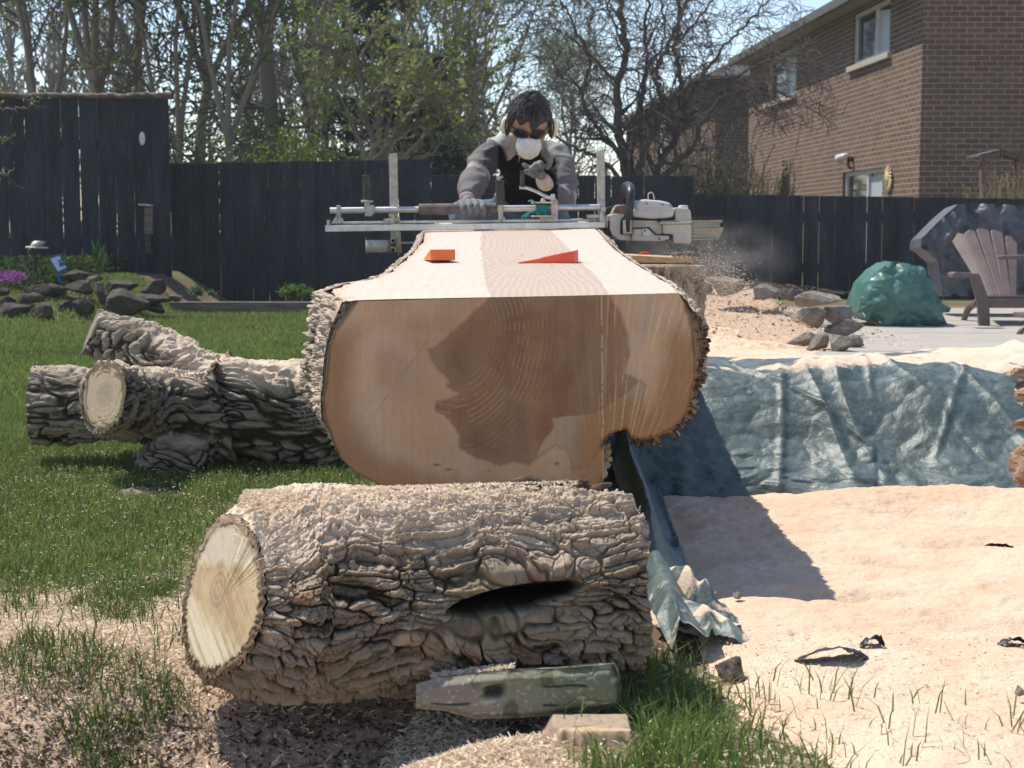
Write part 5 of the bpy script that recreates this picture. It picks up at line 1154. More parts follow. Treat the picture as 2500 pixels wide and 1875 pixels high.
# objects on the tall fence
YF = 14.46
mb = MB(); c0 = pix(347, 338, YF); mb.ell(c0, (.028, .012, .062), 20, 12); 
root = thing('wall_plaque', c0, 'small white oval face plaque hanging on the tall fence', 'wall plaque'); mb.build('plaque', nmat('plaque_white', (.45, .45, .46), (.70, .70, .72), 60, .6, .4, 120, .003), root, smooth=True)
mb = MB(); mb.tube([pix(345, 322, YF), pix(352, 312, YF-.02), pix(366, 312, YF-.01), pix(374, 325, YF), pix(374, 345, YF)], .004, 6); mb.build('hook', m_dark, root)
root = thing('feeder', pix(360, 560, YF-.06), 'narrow brown wooden bird feeder hanging low on the tall fence', 'bird feeder')
MB().pxprism([(352, 504), (371, 504), (371, 572), (352, 572)], YF-.07, .06).build('tube', m_cap, root, bevel=.004); MB().pxprism([(338, 497), (367, 499), (367, 503), (338, 501)], YF-.10, .12).build('roof', m_aludust, root); MB().pxprism([(346, 614), (374, 614), (374, 620), (346, 620)], YF-.10, .12).build('tray', m_dark, root); MB().pxprism([(354, 572), (368, 572), (368, 614), (354, 614)], YF-.06, .04).build('lower_tube', m_dark, root)
mb = MB(); mb.tube([pix(416, 322, 14.6), pix(420, 350, 14.7), pix(426, 378, 15.1), pix(430, 396, 15.15)], .008, 6); T(mb.build('garden_hose', nmat('green_hose', (.01, .05, .04), (.02, .08, .06), 9, .5), smooth=True), 'thin dark green hose hanging at the end of the tall fence', 'hose')
mb = MB(); mb.tube([pix(649, 510, 15.1), pix(646, 540, 15.0), pix(650, 560, 15.1)], .006, 6); mb.tube([pix(649, 512, 15.1), pix(672, 575, 15.05), pix(665, 592, 15.0), pix(652, 585, 15.05)], .004, 6); T(mb.build('hook', m_dark, smooth=True), 'dark bent wire hook on the mid-height fence', 'hook')

# ================================================================== HOUSES
def brick_mat(name, axis, k=1.):
    t = NT(name); s_ = t.n('SeparateXYZ'); t.l(t.co(), s_.inputs[0]); cb = t.n('CombineXYZ'); t.l(s_.outputs[axis], cb.inputs[0]); t.l(s_.outputs['Z'], cb.inputs[1])
    br = t.n('TexBrick'); t.l(cb.outputs[0], br.inputs['Vector']); br.inputs['Scale'].default_value = 1; br.inputs['Brick Width'].default_value = .215; br.inputs['Row Height'].default_value = .075
    br.inputs['Mortar Size'].default_value = .0075; br.inputs['Mortar Smooth'].default_value = .15; br.inputs['Bias'].default_value = -.1
    br.inputs['Color1'].default_value = (.215*k, .118*k, .082*k, 1); br.inputs['Color2'].default_value = (.31*k, .19*k, .135*k, 1); br.inputs['Mortar'].default_value = (.52*k, .46*k, .40*k, 1)
    c = t.mix(t.ramp(t.noise(t.co(), 1.3, 4), [(.4, 0), (.7, .35)]), br.outputs['Color'], (.20*k, .15*k, .125*k)); c = t.mix(.25, c, t.mix(t.noise(t.co(), 60, 4, .7), (.4, .4, .4), (1, 1, 1)), 'MULTIPLY')
    inv = t.n('Math', operation='SUBTRACT'); inv.inputs[0].default_value = 1; t.l(br.outputs['Fac'], inv.inputs[1]); t.bump(inv.outputs[0], .8, .008)
    return t.fin(c, .9, 0, .2)
m_white = nmat('white_frame', (.62, .64, .66), (.74, .75, .76), 8, .45, .05, 60, .001)
t = NT('window_glass'); m_glass = t.fin((.012, .018, .022), .04, 0, .8)
t = NT('curtain'); m_curt = t.fin((.45, .50, .58), .25, 0, .6)
m_sof = nmat('soffit', (.30, .255, .18), (.38, .33, .24), 6, .7, .1, 40, .002); m_gut = nmat('gutter', (.09, .085, .075), (.14, .13, .115), 6, .5, .1, 40, .002)
m_sill = nmat('stone_sill', (.36, .33, .27), (.52, .48, .41), 20, .9, .6, 60, .004)
m_shing = nmat('shingles', (.055, .055, .058), (.13, .13, .135), 22, .95, .8, 30, .02)
def wall_rects(mb, u0, u1, z0, z1, holes, P):
    """P(u,z,d)->Vector; wall split around rectangular holes (ua,ub,za,zb)"""
    us = sorted({u0, u1}|{h[0] for h in holes}|{h[1] for h in holes}); zs = sorted({z0, z1}|{h[2] for h in holes}|{h[3] for h in holes})
    for i in range(len(us)-1):
        for j in range(len(zs)-1):
            cu = (us[i]+us[i+1])/2; cz = (zs[j]+zs[j+1])/2
            if any(h[0] < cu < h[1] and h[2] < cz < h[3] for h in holes): continue
            mb.add([P(us[i], zs[j], 0), P(us[i+1], zs[j], 0), P(us[i+1], zs[j+1], 0), P(us[i], zs[j+1], 0)], [(0, 1, 2, 3)])
    for (ua, ub, za, zb) in holes:
        for (A, B) in (((ua, za), (ub, za)), ((ub, za), (ub, zb)), ((ub, zb), (ua, zb)), ((ua, zb), (ua, za))):
            mb.add([P(*A, 0), P(*B, 0), P(*B, .12), P(*A, .12)], [(0, 1, 2, 3)])
def house(Xc, Yc, Yf, dirx, front_w, eave, holes, label, kb, roofrise, over=.31, base=-.3):
    root = thing('brick_house', (Xc, Yc, 0), label, 'house')
    def P(u, z, d): return Vector((Xc+dirx*(u-Yc)+d, u, z))
    mb = MB(); wall_rects(mb, Yc, Yf, base, eave, holes, P); mb.build('side_wall', brick_mat('brick_side', 'Y', kb), root)
    mb = MB(); top = eave+2.5 if roofrise > 2 else eave
    mb.add([(Xc, Yc, base), (Xc+front_w, Yc, base), (Xc+front_w, Yc, top), (Xc+(.0), Yc, eave)] if top == eave else [(Xc, Yc, base), (Xc+front_w, Yc, base), (Xc+front_w, Yc, eave+.0), (Xc, Yc, eave)], [(0, 1, 2, 3)]); mb.build('front_wall', brick_mat('brick_front_shaded', 'X', kb*.85), root)  # same brick as the side wall, darkened: front's shade put into the colour
    MB().prism([P(Yf, base, 0), P(Yf, base, front_w), P(Yf, eave, front_w), P(Yf, eave, 0)], (0, -.02, 0)).build('rear_wall', brick_mat('brick_rear', 'X', kb), root)
    # soffit, fascia+gutter, roof
    ov = over; y0 = Yc-ov; y1 = Yf+ov
    mb = MB(); mb.prism([P(y0, eave, -ov), P(y0, eave, front_w+ov), P(y1, eave, front_w+ov), P(y1, eave, -ov)], (0, 0, .03)); mb.build('soffit', m_sof, root)
    mb = MB(); mb.prism([P(y0, eave-.02, -ov-.09), P(y0, eave-.02, -ov-.003), P(y1, eave-.02, -ov-.003), P(y1, eave-.02, -ov-.09)], (0, 0, .15)); g = mb.build('gutter', m_gut, root, bevel=.01)
    mb = MB(); e2 = eave+.05; A, B, C_, D = P(y0, e2, -ov-.06), P(y1, e2, -ov-.06), P(y1, e2, front_w+ov), P(y0, e2, front_w+ov); r = roofrise; rl = front_w/2
    E_, F_ = P(y0+rl*.9, e2+r, rl), P(y1-rl*.9, e2+r, rl)
    mb.add([A, B, C_, D, E_, F_], [(0, 1, 5, 4), (1, 2, 5), (2, 3, 4, 5), (3, 0, 4)]); mb.build('roof', m_shing, root)
    for k, (ua, ub, za, zb) in enumerate(holes):
        fr = MB(); w_ = .06; 
        for (a0, a1, b0, b1) in ((ua, ub, za, za+w_), (ua, ub, zb-w_, zb), (ua, ua+w_, za+w_, zb-w_), (ub-w_, ub, za+w_, zb-w_)):
            fr.prism([P(a0, b0, .05), P(a1, b0, .05), P(a1, b1, .05), P(a0, b1, .05)], (.06, 0, 0))
        mid = ua+(ub-ua)*.42; fr.prism([P(mid-.03, za+w_, .045), P(mid+.03, za+w_, .045), P(mid+.03, zb-w_, .045), P(mid-.03, zb-w_, .045)], (.05, 0, 0))
        f = fr.build('window', m_white, root)
        gl = MB(); gl.prism([P(ua+w_, za+w_, .09), P(ub-w_, za+w_, .09), P(ub-w_, zb-w_, .09), P(ua+w_, zb-w_, .09)], (.01, 0, 0)); o = gl.build('pane', m_glass, f)
        cu = MB(); cu.prism([P(ua+w_+.02, za+w_, .086), P(mid-.03, za+w_, .086), P(mid-.03, zb-w_-.04, .086), P(ua+w_+.02, zb-w_-.10, .086)], (.003, 0, 0)); cu.build('blind', m_curt, f)
        sl_ = MB(); sl_.prism([P(ua-.10, za-.10, -.06), P(ub+.12, za-.10, -.06), P(ub+.12, za-.01, -.06), P(ua-.10, za-.01, -.06)], (.10, 0, 0)); sl_.build('sill', m_sill, f, bevel=.008)
    return root, P
DX = -204/3800
h1, P1 = house(5.63, 21.7, 33.3, DX, 9.0, 4.17, [(23.25, 25.3, 3.30, 4.10), (29.1, 31.5, 3.20, 4.05), (23.45, 25.7, -.2, 1.62)], 'large brown brick house at the right with two upper windows', .76, 2.2)
X0 = 4.9
h2, P2 = house(X0, 38, 55, DX, 9.0, 4.3, [(46.0, 48.2, 2.4, 3.9)], 'farther dark red brick house behind the bare tree, grey shingled roof', .62, 2.4)
# things fixed to the wall of the near house
def wp(u, v_, d=0):
    """point on the side wall seen at a pixel"""
    r_ = ray(u, v_); k = (5.63-DX*21.7-d)/(r_.x-DX*r_.y); return Vector((0, 0, CH))+r_*k
p = wp(2172, 437); root = thing('sun_ornament', p, 'cream sun face ornament with wavy rays on the brick wall beside the low window', 'wall ornament')
m_sunf = nmat('sun_cream', (.50, .38, .22), (.66, .54, .36), 30, .8, .4, 80, .003); mb = MB(); mb.ell(p+Vector((-.03, 0, 0)), (.035, .11, .12), 24, 16); 
mb.ell(p+Vector((-.062, 0, -.01)), (.018, .016, .035), 10, 8)
for s_ in (-1, 1): mb.ell(p+Vector((-.058, s_*.04, .035)), (.01, .022, .010), 10, 6); mb.ell(p+Vector((-.050, s_*.055, -.02)), (.014, .025, .03), 10, 6)
mb.ell(p+Vector((-.056, 0, -.062)), (.010, .035, .010), 10, 6); mb.build('face', m_sunf, root, smooth=True)
mb = MB()
for i in range(18):
    a_ = i*2*math.pi/18; da = .10
    pts = [p+Vector((-.02, math.cos(a_+da*k*(.6 if k == 2 else 1))*r_, math.sin(a_+da*k)*r_)) for k, r_ in enumerate((.10, .14, .18, .215 if i % 2 else .19))]; mb.tube(pts, [.022, .024, .016, .003], 6, 8)
mb.build('rays', m_sunf, root, smooth=True)
p = wp(2083, 388); root = thing('security_light', p, 'twin white security light on the brick wall above the low window', 'security light')
mb = MB(); mb.cyl(p, p+Vector((-.10, 0, .0)), .045, n=14); mb.tube([p+Vector((-.06, 0, 0)), p+Vector((-.08, 0, -.10)), p+Vector((-.02, 0, -.16))], .02, 8); mb.build('base', m_dark, root)
for s_ in (-1, 1): q_ = p+Vector((-.12, s_*.13, .06)); MB().cyl(q_, q_+Vector((-.10, s_*-.06, -.06)), .035, .075, 18).build('lamp_head', m_white, root, smooth=True)
# arbor by the house
root = thing('garden_arbor', pix(2440, 470, 18), 'small brown garden arbor with a peaked shingled roof, behind the low fence at the right', 'arbor')
m_arb = nmat('arbor_wood', (.16, .085, .06), (.26, .15, .11), 12, .9, .5, 60, .004, stretch=(3, 3, .4))
for x0, x1 in ((2396, 2407), (2481, 2493)): MB().pxprism([(x0, 388), (x1, 388), (x1, 520), (x0, 520)], 18, .08).build('post', m_arb, root, bevel=.004)
MB().pxprism([(2390, 384), (2446, 369), (2510, 388), (2510, 381), (2446, 363), (2390, 378)], 17.9, .5).build('roof', m_shing, root, bevel=.004)
mb = MB()
for i in range(16):
    u = 2394+i*7.4; vv = 379+abs(2446-u)*-.0+(abs(u-2446)*.27-13); mb.pxprism([(u, vv+3), (u+4, vv+3), (u+4, vv+13), (u, vv+13)], 17.88, .03)
mb.build('trim', m_arb, root)

# ================================================================== DECK, CHAIR, COVERS
t = NT('deck_boards'); v = t.co(); c = t.mix(t.ramp(t.noise(t.mp(v, (1, 7, 1)), 3.5, 6, .6), [(.3, 0), (.7, 1)]), (.30, .27, .235), (.46, .425, .38)); t.bump(t.noise(t.mp(v, (1, 12, 1)), 20, 4, .7), .4, .003); m_deck = t.fin(c, .85, 0, .2)
root = thing('deck', (3.4, 10.5, 0), 'weathered grey timber deck behind the tarp, under the slatted chair', 'deck'); mb = MB(); ang = R(7)
r = random.Random(4); y = 6.6
while y < 13.4:
    ca, sa = math.cos(ang), math.sin(ang)
    x0 = 1.35+max(0, (9.6-y))*.0+ss(7.4, 9.8, y)*.72; L = 5.6; mb.box((x0+L/2, y+(L/2)*sa*.0, .012+r.uniform(-.002, .002)), (L, .132, .03), Euler((0, 0, .0))); y += .140
mb.build('boards', m_deck, root, bevel=.003, seg=1)
m_chair = nmat('brown_resin', (.115, .085, .075), (.16, .12, .11), 9, .5, .12, 70, .001, spec=.4)
def chair():
    root = thing('adirondack_chair', pix(2420, 828, 11.2), 'brown slatted garden chair with a fan back standing on the deck', 'chair')
    def P(name, pts, Y0, Y1, th, bev=.006):
        """board between depths: pts with per-point depth"""
        vs = [pix(u, v_, Y0+(Y1-Y0)*k) for u, v_, k in pts]; MB().prism(vs, (0, th, 0)).build(name, m_chair, root, bevel=bev)
    sl_ = [((2325, 590, 2354, 571), (2407, 722, 2424, 722)), ((2354, 573, 2381, 564), (2424, 722, 2440, 722)), ((2384, 564, 2414, 561), (2440, 722, 2455, 722)), ((2419, 566, 2448, 568), (2452, 722, 2470, 722)), ((2455, 580, 2484, 592), (2466, 722, 2482, 722))]
    for i, ((a0, b0, a1, b1), (c0, d0, c1, d1)) in enumerate(sl_):
        um = (a0+a1)/2; top = [(a0, b0, 1), (a0+4, b0-5, 1), (um, min(b0, b1)-3, 1), (a1-2, b1-1, 1), (a1, b1+3, 1)]; P('back_slat', top+[(a1+(c1-a1)*.35, b1+(d1-b1)*.35, .65), (c1, d1, 0), (c0, d0, 0), (a0+(c0-a0)*.35, b0+(d0-b0)*.35, .65)], 11.25, 11.75, .022)
    P('seat_front', [(2408, 722, 0), (2530, 722, 0), (2530, 752, 0), (2418, 752, 0)], 10.95, 10.95, .03, .01)
    mb = MB(); a_, b_, c_, d_ = pix(2408, 722, 10.95), pix(2540, 722, 10.95), pix(2520, 722, 11.4), pix(2405, 722, 11.4); mb.prism([a_, b_, c_+Vector((0, 0, -.06)), d_+Vector((0, 0, -.06))], (0, 0, -.02)); mb.build('seat', m_chair, root, bevel=.005)
    P('leg', [(2370, 672, 0), (2394, 672, 0), (2412, 722, 0), (2417, 740, 0), (2419, 829, 0), (2394, 829, 0), (2388, 740, 0)], 10.93, 10.93, .05, .01)
    mb = MB(); mb.tube([pix(2390, 736, 11.3), pix(2366, 752, 11.5), pix(2352, 785, 11.6), pix(2347, 814, 11.65)], [.03, .026, .022, .02], 8); mb.build('leg', m_chair, root, smooth=True)
    for pts, Y_ in (([(2326, 668), (2335, 664), (2356, 666), (2392, 668), (2392, 676), (2340, 678), (2325, 679)], 10.7), ([(2445, 624), (2530, 622), (2530, 632), (2450, 634), (2444, 630)], 10.9)): MB().pxprism(pts, Y_, .14 if Y_ < 10.8 else .10).build('armrest', m_chair, root, bevel=.006)
chair()
mb = MB(); mb.tube([pix(2515, 793, 10.0), pix(2490, 812, 10.0), pix(2481, 842, 10.0)], [.022, .02, .018], 8); mb.tube([pix(2515, 793, 10.0), pix(2545, 793, 10.0), pix(2560, 842, 10.0)], .02, 8); mb.box(pix(2545, 770, 10.0), (.28, .3, .03)); T(mb.build('patio_seat', m_chair, smooth=False, bevel=.004), 'curved brown leg of a second seat at the right edge of the deck', 'chair')
def draped(name, polypx, Y0, depth, mat, label, cat, seed, bulge=.05, cr=1.0, taper=.25, vs=1.0):
    poly = [(pix(u, v_, Y0).x, pix(u, v_, Y0).z) for u, v_ in polypx]; C0 = np.mean(poly, axis=0); B = resample(np.array(poly), 700, True)
    P, q = fill_poly(poly, .006); x, z = P.T; ed = poly_sd(x, z, poly); y = Y0-bulge*(1-np.exp(-ed/.10))+.0*x
    fo = .020*(1-2*np.abs(vn2(x*9+1.5*fbm2(x*2, z*2, 2, seed), z*2, seed)))+.010*vn2(x*22+z*9, z*5, seed+1); y = y+cr*(fo-crumple(x, z, seed+2, .12, .04)*1.6)
    o = npm(name, np.stack([x, y, z], 1), q, mat, None, attrs={'dust': .05+0*x}); k = np.linspace(0, 1, 26)[:, None]
    return o, poly, B
def cover(name, polypx, Y0, depth, mat, label, cat, seed, **kw):
    root = thing(name, pix(*polypx[0], Y0), label, cat); o, poly, B = draped('front_drape', polypx, Y0, depth, mat, label, cat, seed, **kw); adopt(o, root)
    k = np.linspace(0, 1, 30)[:, None]; C0 = np.array(poly).mean(0); f = 1-.03*k**2; X = C0[0]+(B[:, 0]-C0[0])[None]*f; Z = B[:, 1].min()+(B[:, 1]-B[:, 1].min())[None]*(1-.03*k**2); Y = Y0+depth*k+0*X
    nz = .02*fbm2(X*8+Z*6, Y*8, 3, seed+5)+.01*crumple(X*1., Y+Z, seed+6, .12, .05)/.02*.4; X = X+nz*k; Z = Z+nz*k
    npm('body_cover', np.stack([X, Y, Z], -1), grid_faces(30, 700, cv=True), mat, root, attrs={'dust': .05+0*X}); return root
t = NT('green_tarp'); v = t.co(); c = t.mix(t.ramp(t.noise(v, 5, 5, .6), [(.3, 0), (.7, 1)]), (.035, .11, .088), (.08, .195, .16)); t.bump(t.noise(v, 60, 4, .7), .4, .003); m_green = t.fin(c, .38, 0, .5)
t = NT('grey_tarp'); v = t.co(); c = t.mix(t.ramp(t.noise(v, 4, 5, .6), [(.3, 0), (.7, 1)]), (.060, .068, .078), (.125, .135, .150)); t.bump(t.noise(v, 40, 4, .7), .4, .004); m_grey = t.fin(c, .55, 0, .4)
cover('green_cover', [(2092, 764), (2100, 730), (2118, 690), (2145, 660), (2175, 640), (2200, 640), (2235, 644), (2262, 656), (2278, 700), (2300, 742), (2322, 752), (2318, 762), (2300, 764), (2312, 790), (2250, 795), (2300, 805), (2225, 812), (2160, 808), (2145, 800), (2148, 784), (2128, 776), (2120, 786), (2105, 762)], 10.9, .45, m_green, 'crumpled green plastic cover over a low heap on the deck', 'cover', 201, bulge=.12, cr=1.15)
cover('table_cover', [(2249, 592), (2250, 582), (2300, 532), (2338, 499), (2365, 496), (2520, 502), (2600, 510), (2600, 720), (2302, 724), (2296, 668), (2292, 640), (2262, 612), (2248, 605)], 12.2, .35, m_grey, 'grey-blue tarp draped over a table behind the slatted chair', 'cover', 211, bulge=.04, cr=1.8)
# ================================================================== SMALL GARDEN THINGS
p = pix(88, 640, 12.4); root = thing('path_light', p, 'dark mushroom shaped garden light among the ground cover at the left', 'garden light'); mb = MB(); mb.cyl(pix(90, 603, 12.4), pix(82, 590, 12.4), .085, .015, 20); mb.cyl(pix(90, 606, 12.4), pix(90, 602, 12.4), .09, .085, 20); mb.build('cap', m_aludust, root, smooth=True)
MB().cyl(pix(84, 620, 12.4), pix(86, 607, 12.4), .05, .055, 16).build('lens', m_dark, root); MB().cyl(pix(86, 665, 12.4), pix(85, 618, 12.4), .012, n=8).build('post', m_dark, root)
root = thing('garden_sign', pix(146, 700, 12.3), 'tilted pale blue and white plant sign on a blue stake among the left rocks', 'sign')
m_sb = nmat('sign_blue', (.02, .08, .25), (.03, .12, .32), 9, .5, 0); m_sw = nmat('sign_white', (.45, .58, .78), (.55, .66, .85), 9, .5, 0)
MB().pxprism([(120, 632), (143, 622), (164, 654), (141, 666)], 12.32, .01).build('board', m_sb, root, bevel=.002); MB().pxprism([(123, 633), (144, 625), (162, 653), (142, 663)], 12.312, .006).build('plate', m_sw, root)
for pts in ([(141, 636), (151, 632), (153, 636), (143, 640)], [(143, 642), (155, 638), (160, 647), (147, 652)]): MB().pxprism(pts, 12.307, .004).build('marking', m_sb, root)
MB().pxprism([(140, 664), (146, 662), (150, 700), (142, 702)], 12.32, .02).build('stake', m_sb, root)
mb = MB(); mb.cyl(pix(840, 365, 15.2), pix(840, 365, 15.3), .01)
# ---- leaves helper
def leaf_quads(C, size, rg, tilt=1., asp=.5, up=None):
    n = len(C); d = rg.normal(size=(n, 3)); d[:, 2] = d[:, 2]*tilt+(0 if up is None else up); d /= np.linalg.norm(d, axis=1)[:, None]; e = rg.normal(size=(n, 3)); e -= (e*d).sum(1)[:, None]*d; e /= np.linalg.norm(e, axis=1)[:, None]
    s_ = (np.asarray(size)*rg.uniform(.6, 1.3, n))[:, None]; a = C; V = np.stack([a, a+d*s_*.5+e*s_*asp*.5, a+d*s_, a+d*s_*.5-e*s_*asp*.5], 1); return V.reshape(-1, 3), np.arange(n*4).reshape(-1, 4)
def leaf_mat(name, spec=.25, trans=.35):
    t = NT(name); c = t.attr('Col').outputs['Color']; m = t.fin(c, .6, 0, spec); tr = t.n('BsdfTranslucent'); t.l(c, tr.inputs[0]); mx = t.n('MixShader'); mx.inputs[0].default_value = trans
    t.l(t.b.outputs[0], mx.inputs[1]); t.l(tr.outputs[0], mx.inputs[2]); t.l(mx.outputs[0], t.t.nodes['Material Output'].inputs[0]); return m
m_leaf = leaf_mat('leaf', .2, .5)
def cols(n, k, c1, c2, rg):
    t_ = rg.uniform(0, 1, n)[:, None]; c = np.array(c1)*(1-t_)+np.array(c2)*t_; return np.repeat(c, k, 0)
def plant(name, u, v_, Y, r, h, n, size, c1, c2, label, cat='plant', up=1., asp=.4, seed=1, z0=None):
    rg = np.random.default_rng(seed); p = pix(u, v_, Y); d = rg.normal(size=(n, 3)); d /= np.linalg.norm(d, axis=1)[:, None]; rr = rg.uniform(.2, 1, n)**.5; C = np.array(p)+d*rr[:, None]*np.array([r, r*.8, h])*np.array([1, 1, .5]); C[:, 2] += h*.35
    C[:, :2] += .3*r*(rg.uniform(-1, 1, (n, 2)))
    root = thing(name, p, label, cat); V, F_ = leaf_quads(C, size, rg, .6, asp, up); npm('leaves', V, F_, m_leaf, root, smooth=False, col=cols(n, 4, c1, c2, rg))
    pa = [(np.array([[p.x+math.cos(a)*r*.1, p.y+math.sin(a)*r*.1, p.z-h*.2], [p.x+math.cos(a)*r*.6, p.y+math.sin(a)*r*.5, p.z+h*.6]]), np.array([.004, .002])) for a in np.linspace(0, 6, 9)]; V, F_ = tubes(pa); npm('stems', V, F_, m_arb, root); return root
plant('leafy_plant', 722, 728, 13.3, .14, .12, 420, .05, (.05, .11, .02), (.12, .20, .05), 'bushy bright green plant at the foot of the mid-height fence', seed=5)
plant('rosette_plant', 478, 722, 13.2, .07, .06, 90, .05, (.06, .11, .06), (.14, .20, .12), 'pale green rosette plant in the narrow bed, nearest the rocks', seed=6)
plant('rosette_plant', 522, 724, 13.2, .05, .05, 60, .045, (.05, .10, .05), (.12, .18, .10), 'second, smaller pale green rosette in the narrow bed', seed=7)
plant('spring_bulb', 241, 672, 12.8, .03, .22, 30, .16, (.03, .08, .02), (.07, .14, .04), 'clump of upright green bulb leaves behind the long top rock', up=5, asp=.1, seed=8)
plant('flowering_cushion', 22, 688, 12.0, .13, .10, 600, .022, (.22, .06, .24), (.40, .14, .42), 'cushion of purple flowers at the left frame edge', 'flowers', seed=9)
plant('dandelion', 273, 783, 11.0, .03, .02, 40, .025, (.55, .30, .02), (.70, .42, .03), 'single yellow flower in the grass below the left rocks', 'flower', seed=10)
def ground_cover():
    rg = np.random.default_rng(12); n = 6500; x = rg.uniform(-4.9, -3.55, n); y = rg.uniform(12.3, 14.3, n); z = gh(x, y)+rg.uniform(0, .16, n)*(.5+.5*ss(12.3, 13, y))
    V, F_ = leaf_quads(np.stack([x, y, z], 1), .045, rg, .5, .6, .6); T(npm('ground_cover', V, F_, m_leaf, smooth=False, col=cols(n, 4, (.025, .05, .018), (.06, .10, .035), rg)), 'dark leafy ground cover behind the left rocks', 'ground cover', kind='stuff')
ground_cover()
# twigs on the right rocks
rg = np.random.default_rng(14); pa = []
for i in range(40):
    u = rg.uniform(1840, 2040); v_ = 700+(u-1840)*.10+rg.uniform(-8, 10); a_ = pix(u, v_, 11.3); d = np.array([rg.uniform(-.35, .35), rg.uniform(-.2, .2), rg.uniform(-.03, .07)]); a_ = np.array(a_); pa.append((np.array([a_-d/2, a_+np.array([0, 0, .02]), a_+d/2]), np.array([.004, .004, .002])))
V, F_ = tubes(pa); T(npm('twig_pile', V, F_, m_cap), 'pile of dry twigs lying over the rocks at the back of the mulch bed', 'twigs', kind='stuff')
# ================================================================== TREES
t = NT('twig_bark'); v = t.co(); c = t.mix(t.noise(v, 5, 4), (.060, .048, .042), (.17, .145, .13)); m_twig = t.fin(c, .85, 0, .2)
t = NT('dark_twig_bark'); v = t.co(); c = t.mix(t.noise(v, 5, 4), (.06, .05, .04), (.16, .135, .11)); m_twigd = t.fin(c, .9, 0, .2)
t = NT('pale_trunk'); v = t.co(); c = t.mix(t.noise(t.mp(v, (1, 1, .25)), 14, 5, .7), (.16, .135, .11), (.34, .29, .24)); t.bump(t.noise(t.mp(v, (1, 1, .3)), 20, 4, .7), .7, .03); m_trunk = t.fin(c, .9, 0, .2)
def unit(v): return v/(np.linalg.norm(v)+1e-9)
def sprout(paths, tips, base, rad, rg, n, ln, lvl, ang=(.5, 1.1), grav=0., curl=.35, r0=.5, seg=7, up=0.):
    """children along one polyline"""
    m = len(base)
    for _ in range(n):
        f = rg.uniform(.12, 1)**.8*(m-1.001); i = int(f); t = f-i; p = base[i]*(1-t)+base[i+1]*t; d = unit(base[i+1]-base[i]); a = rg.normal(size=3); a = unit(a-d*(a@d)); th = rg.uniform(*ang)
        v = d*math.cos(th)+a*math.sin(th); v[2] += up; v = unit(v); r = min(rad[i]*r0, rad[i]*.8)*rg.uniform(.7, 1); L = ln*rg.uniform(.5, 1.2)*(1.15-.6*f/m); pts = [p]; vv = v.copy(); cv = rg.normal(size=3)*curl*.5
        for k in range(seg-1): vv = unit(vv+(rg.normal(size=3)*curl+cv)*.45+np.array([0, 0, -grav*(k+1)/seg])); p = p+vv*L/(seg-1); pts.append(p)
        pts = np.array(pts); rr = np.linspace(r, max(r*.35, .0018), seg); paths.append((pts, rr)); tips.append(pts)
        if lvl > 0: sprout(paths, tips, pts, rr, rg, max(2, int(n*.0)+rg.integers(3, 6)), ln*.55, lvl-1, ang, grav, curl, .6, max(4, seg-2), up)
def limb_tree(name, limbs, Y, label, mat, rg, n=14, ln=1.0, lvl=2, grav=0., curl=.35, leaves=None, up=0., minr=.0045, tree_cat='tree', ang=(.5, 1.1)):
    root = thing(name, pix(limbs[0][0][0][0], 560, Y), label, tree_cat); paths = []; tips = []; trunk = []
    for pts, ra, rb, dy in limbs:
        P = [pix(u, v_, Y+dy*k/(len(pts)-1)) for k, (u, v_) in enumerate(pts)]; C = crom([tuple(p) for p in P], len(pts)*6); C = C+.012*rg.normal(size=C.shape); r = np.linspace(ra, rb, len(C)); trunk.append((C, r))
        L = np.linalg.norm(np.diff(C, axis=0), axis=1).sum(); sprout(paths, tips, C, r, rg, int(n*L), ln, lvl, ang, grav, curl, .45, 7, up)
    paths = [(p, np.maximum(r, minr)) for p, r in paths]
    V, F_ = tubes(trunk, 9); npm('trunk', V, F_, mat, root); V, F_ = tubes(paths, 4); npm('branches', V, F_, mat, root)
    if leaves:
        sz, dens, c1, c2, asp = leaves; C = []
        for t_ in tips:
            k = rg.poisson(dens)
            if k: f = rg.uniform(.25, 1, k)*(len(t_)-1.001); i = f.astype(int); C.append(t_[i]*(1-(f-i))[:, None]+t_[i+1]*(f-i)[:, None]+rg.normal(size=(k, 3))*.015)
        C = np.vstack(C); V, F_ = leaf_quads(C, sz, rg, 1, asp, .3); npm('leaves', V, F_, m_leaf, root, smooth=False, col=cols(len(C), 4, c1, c2, rg))
    return root
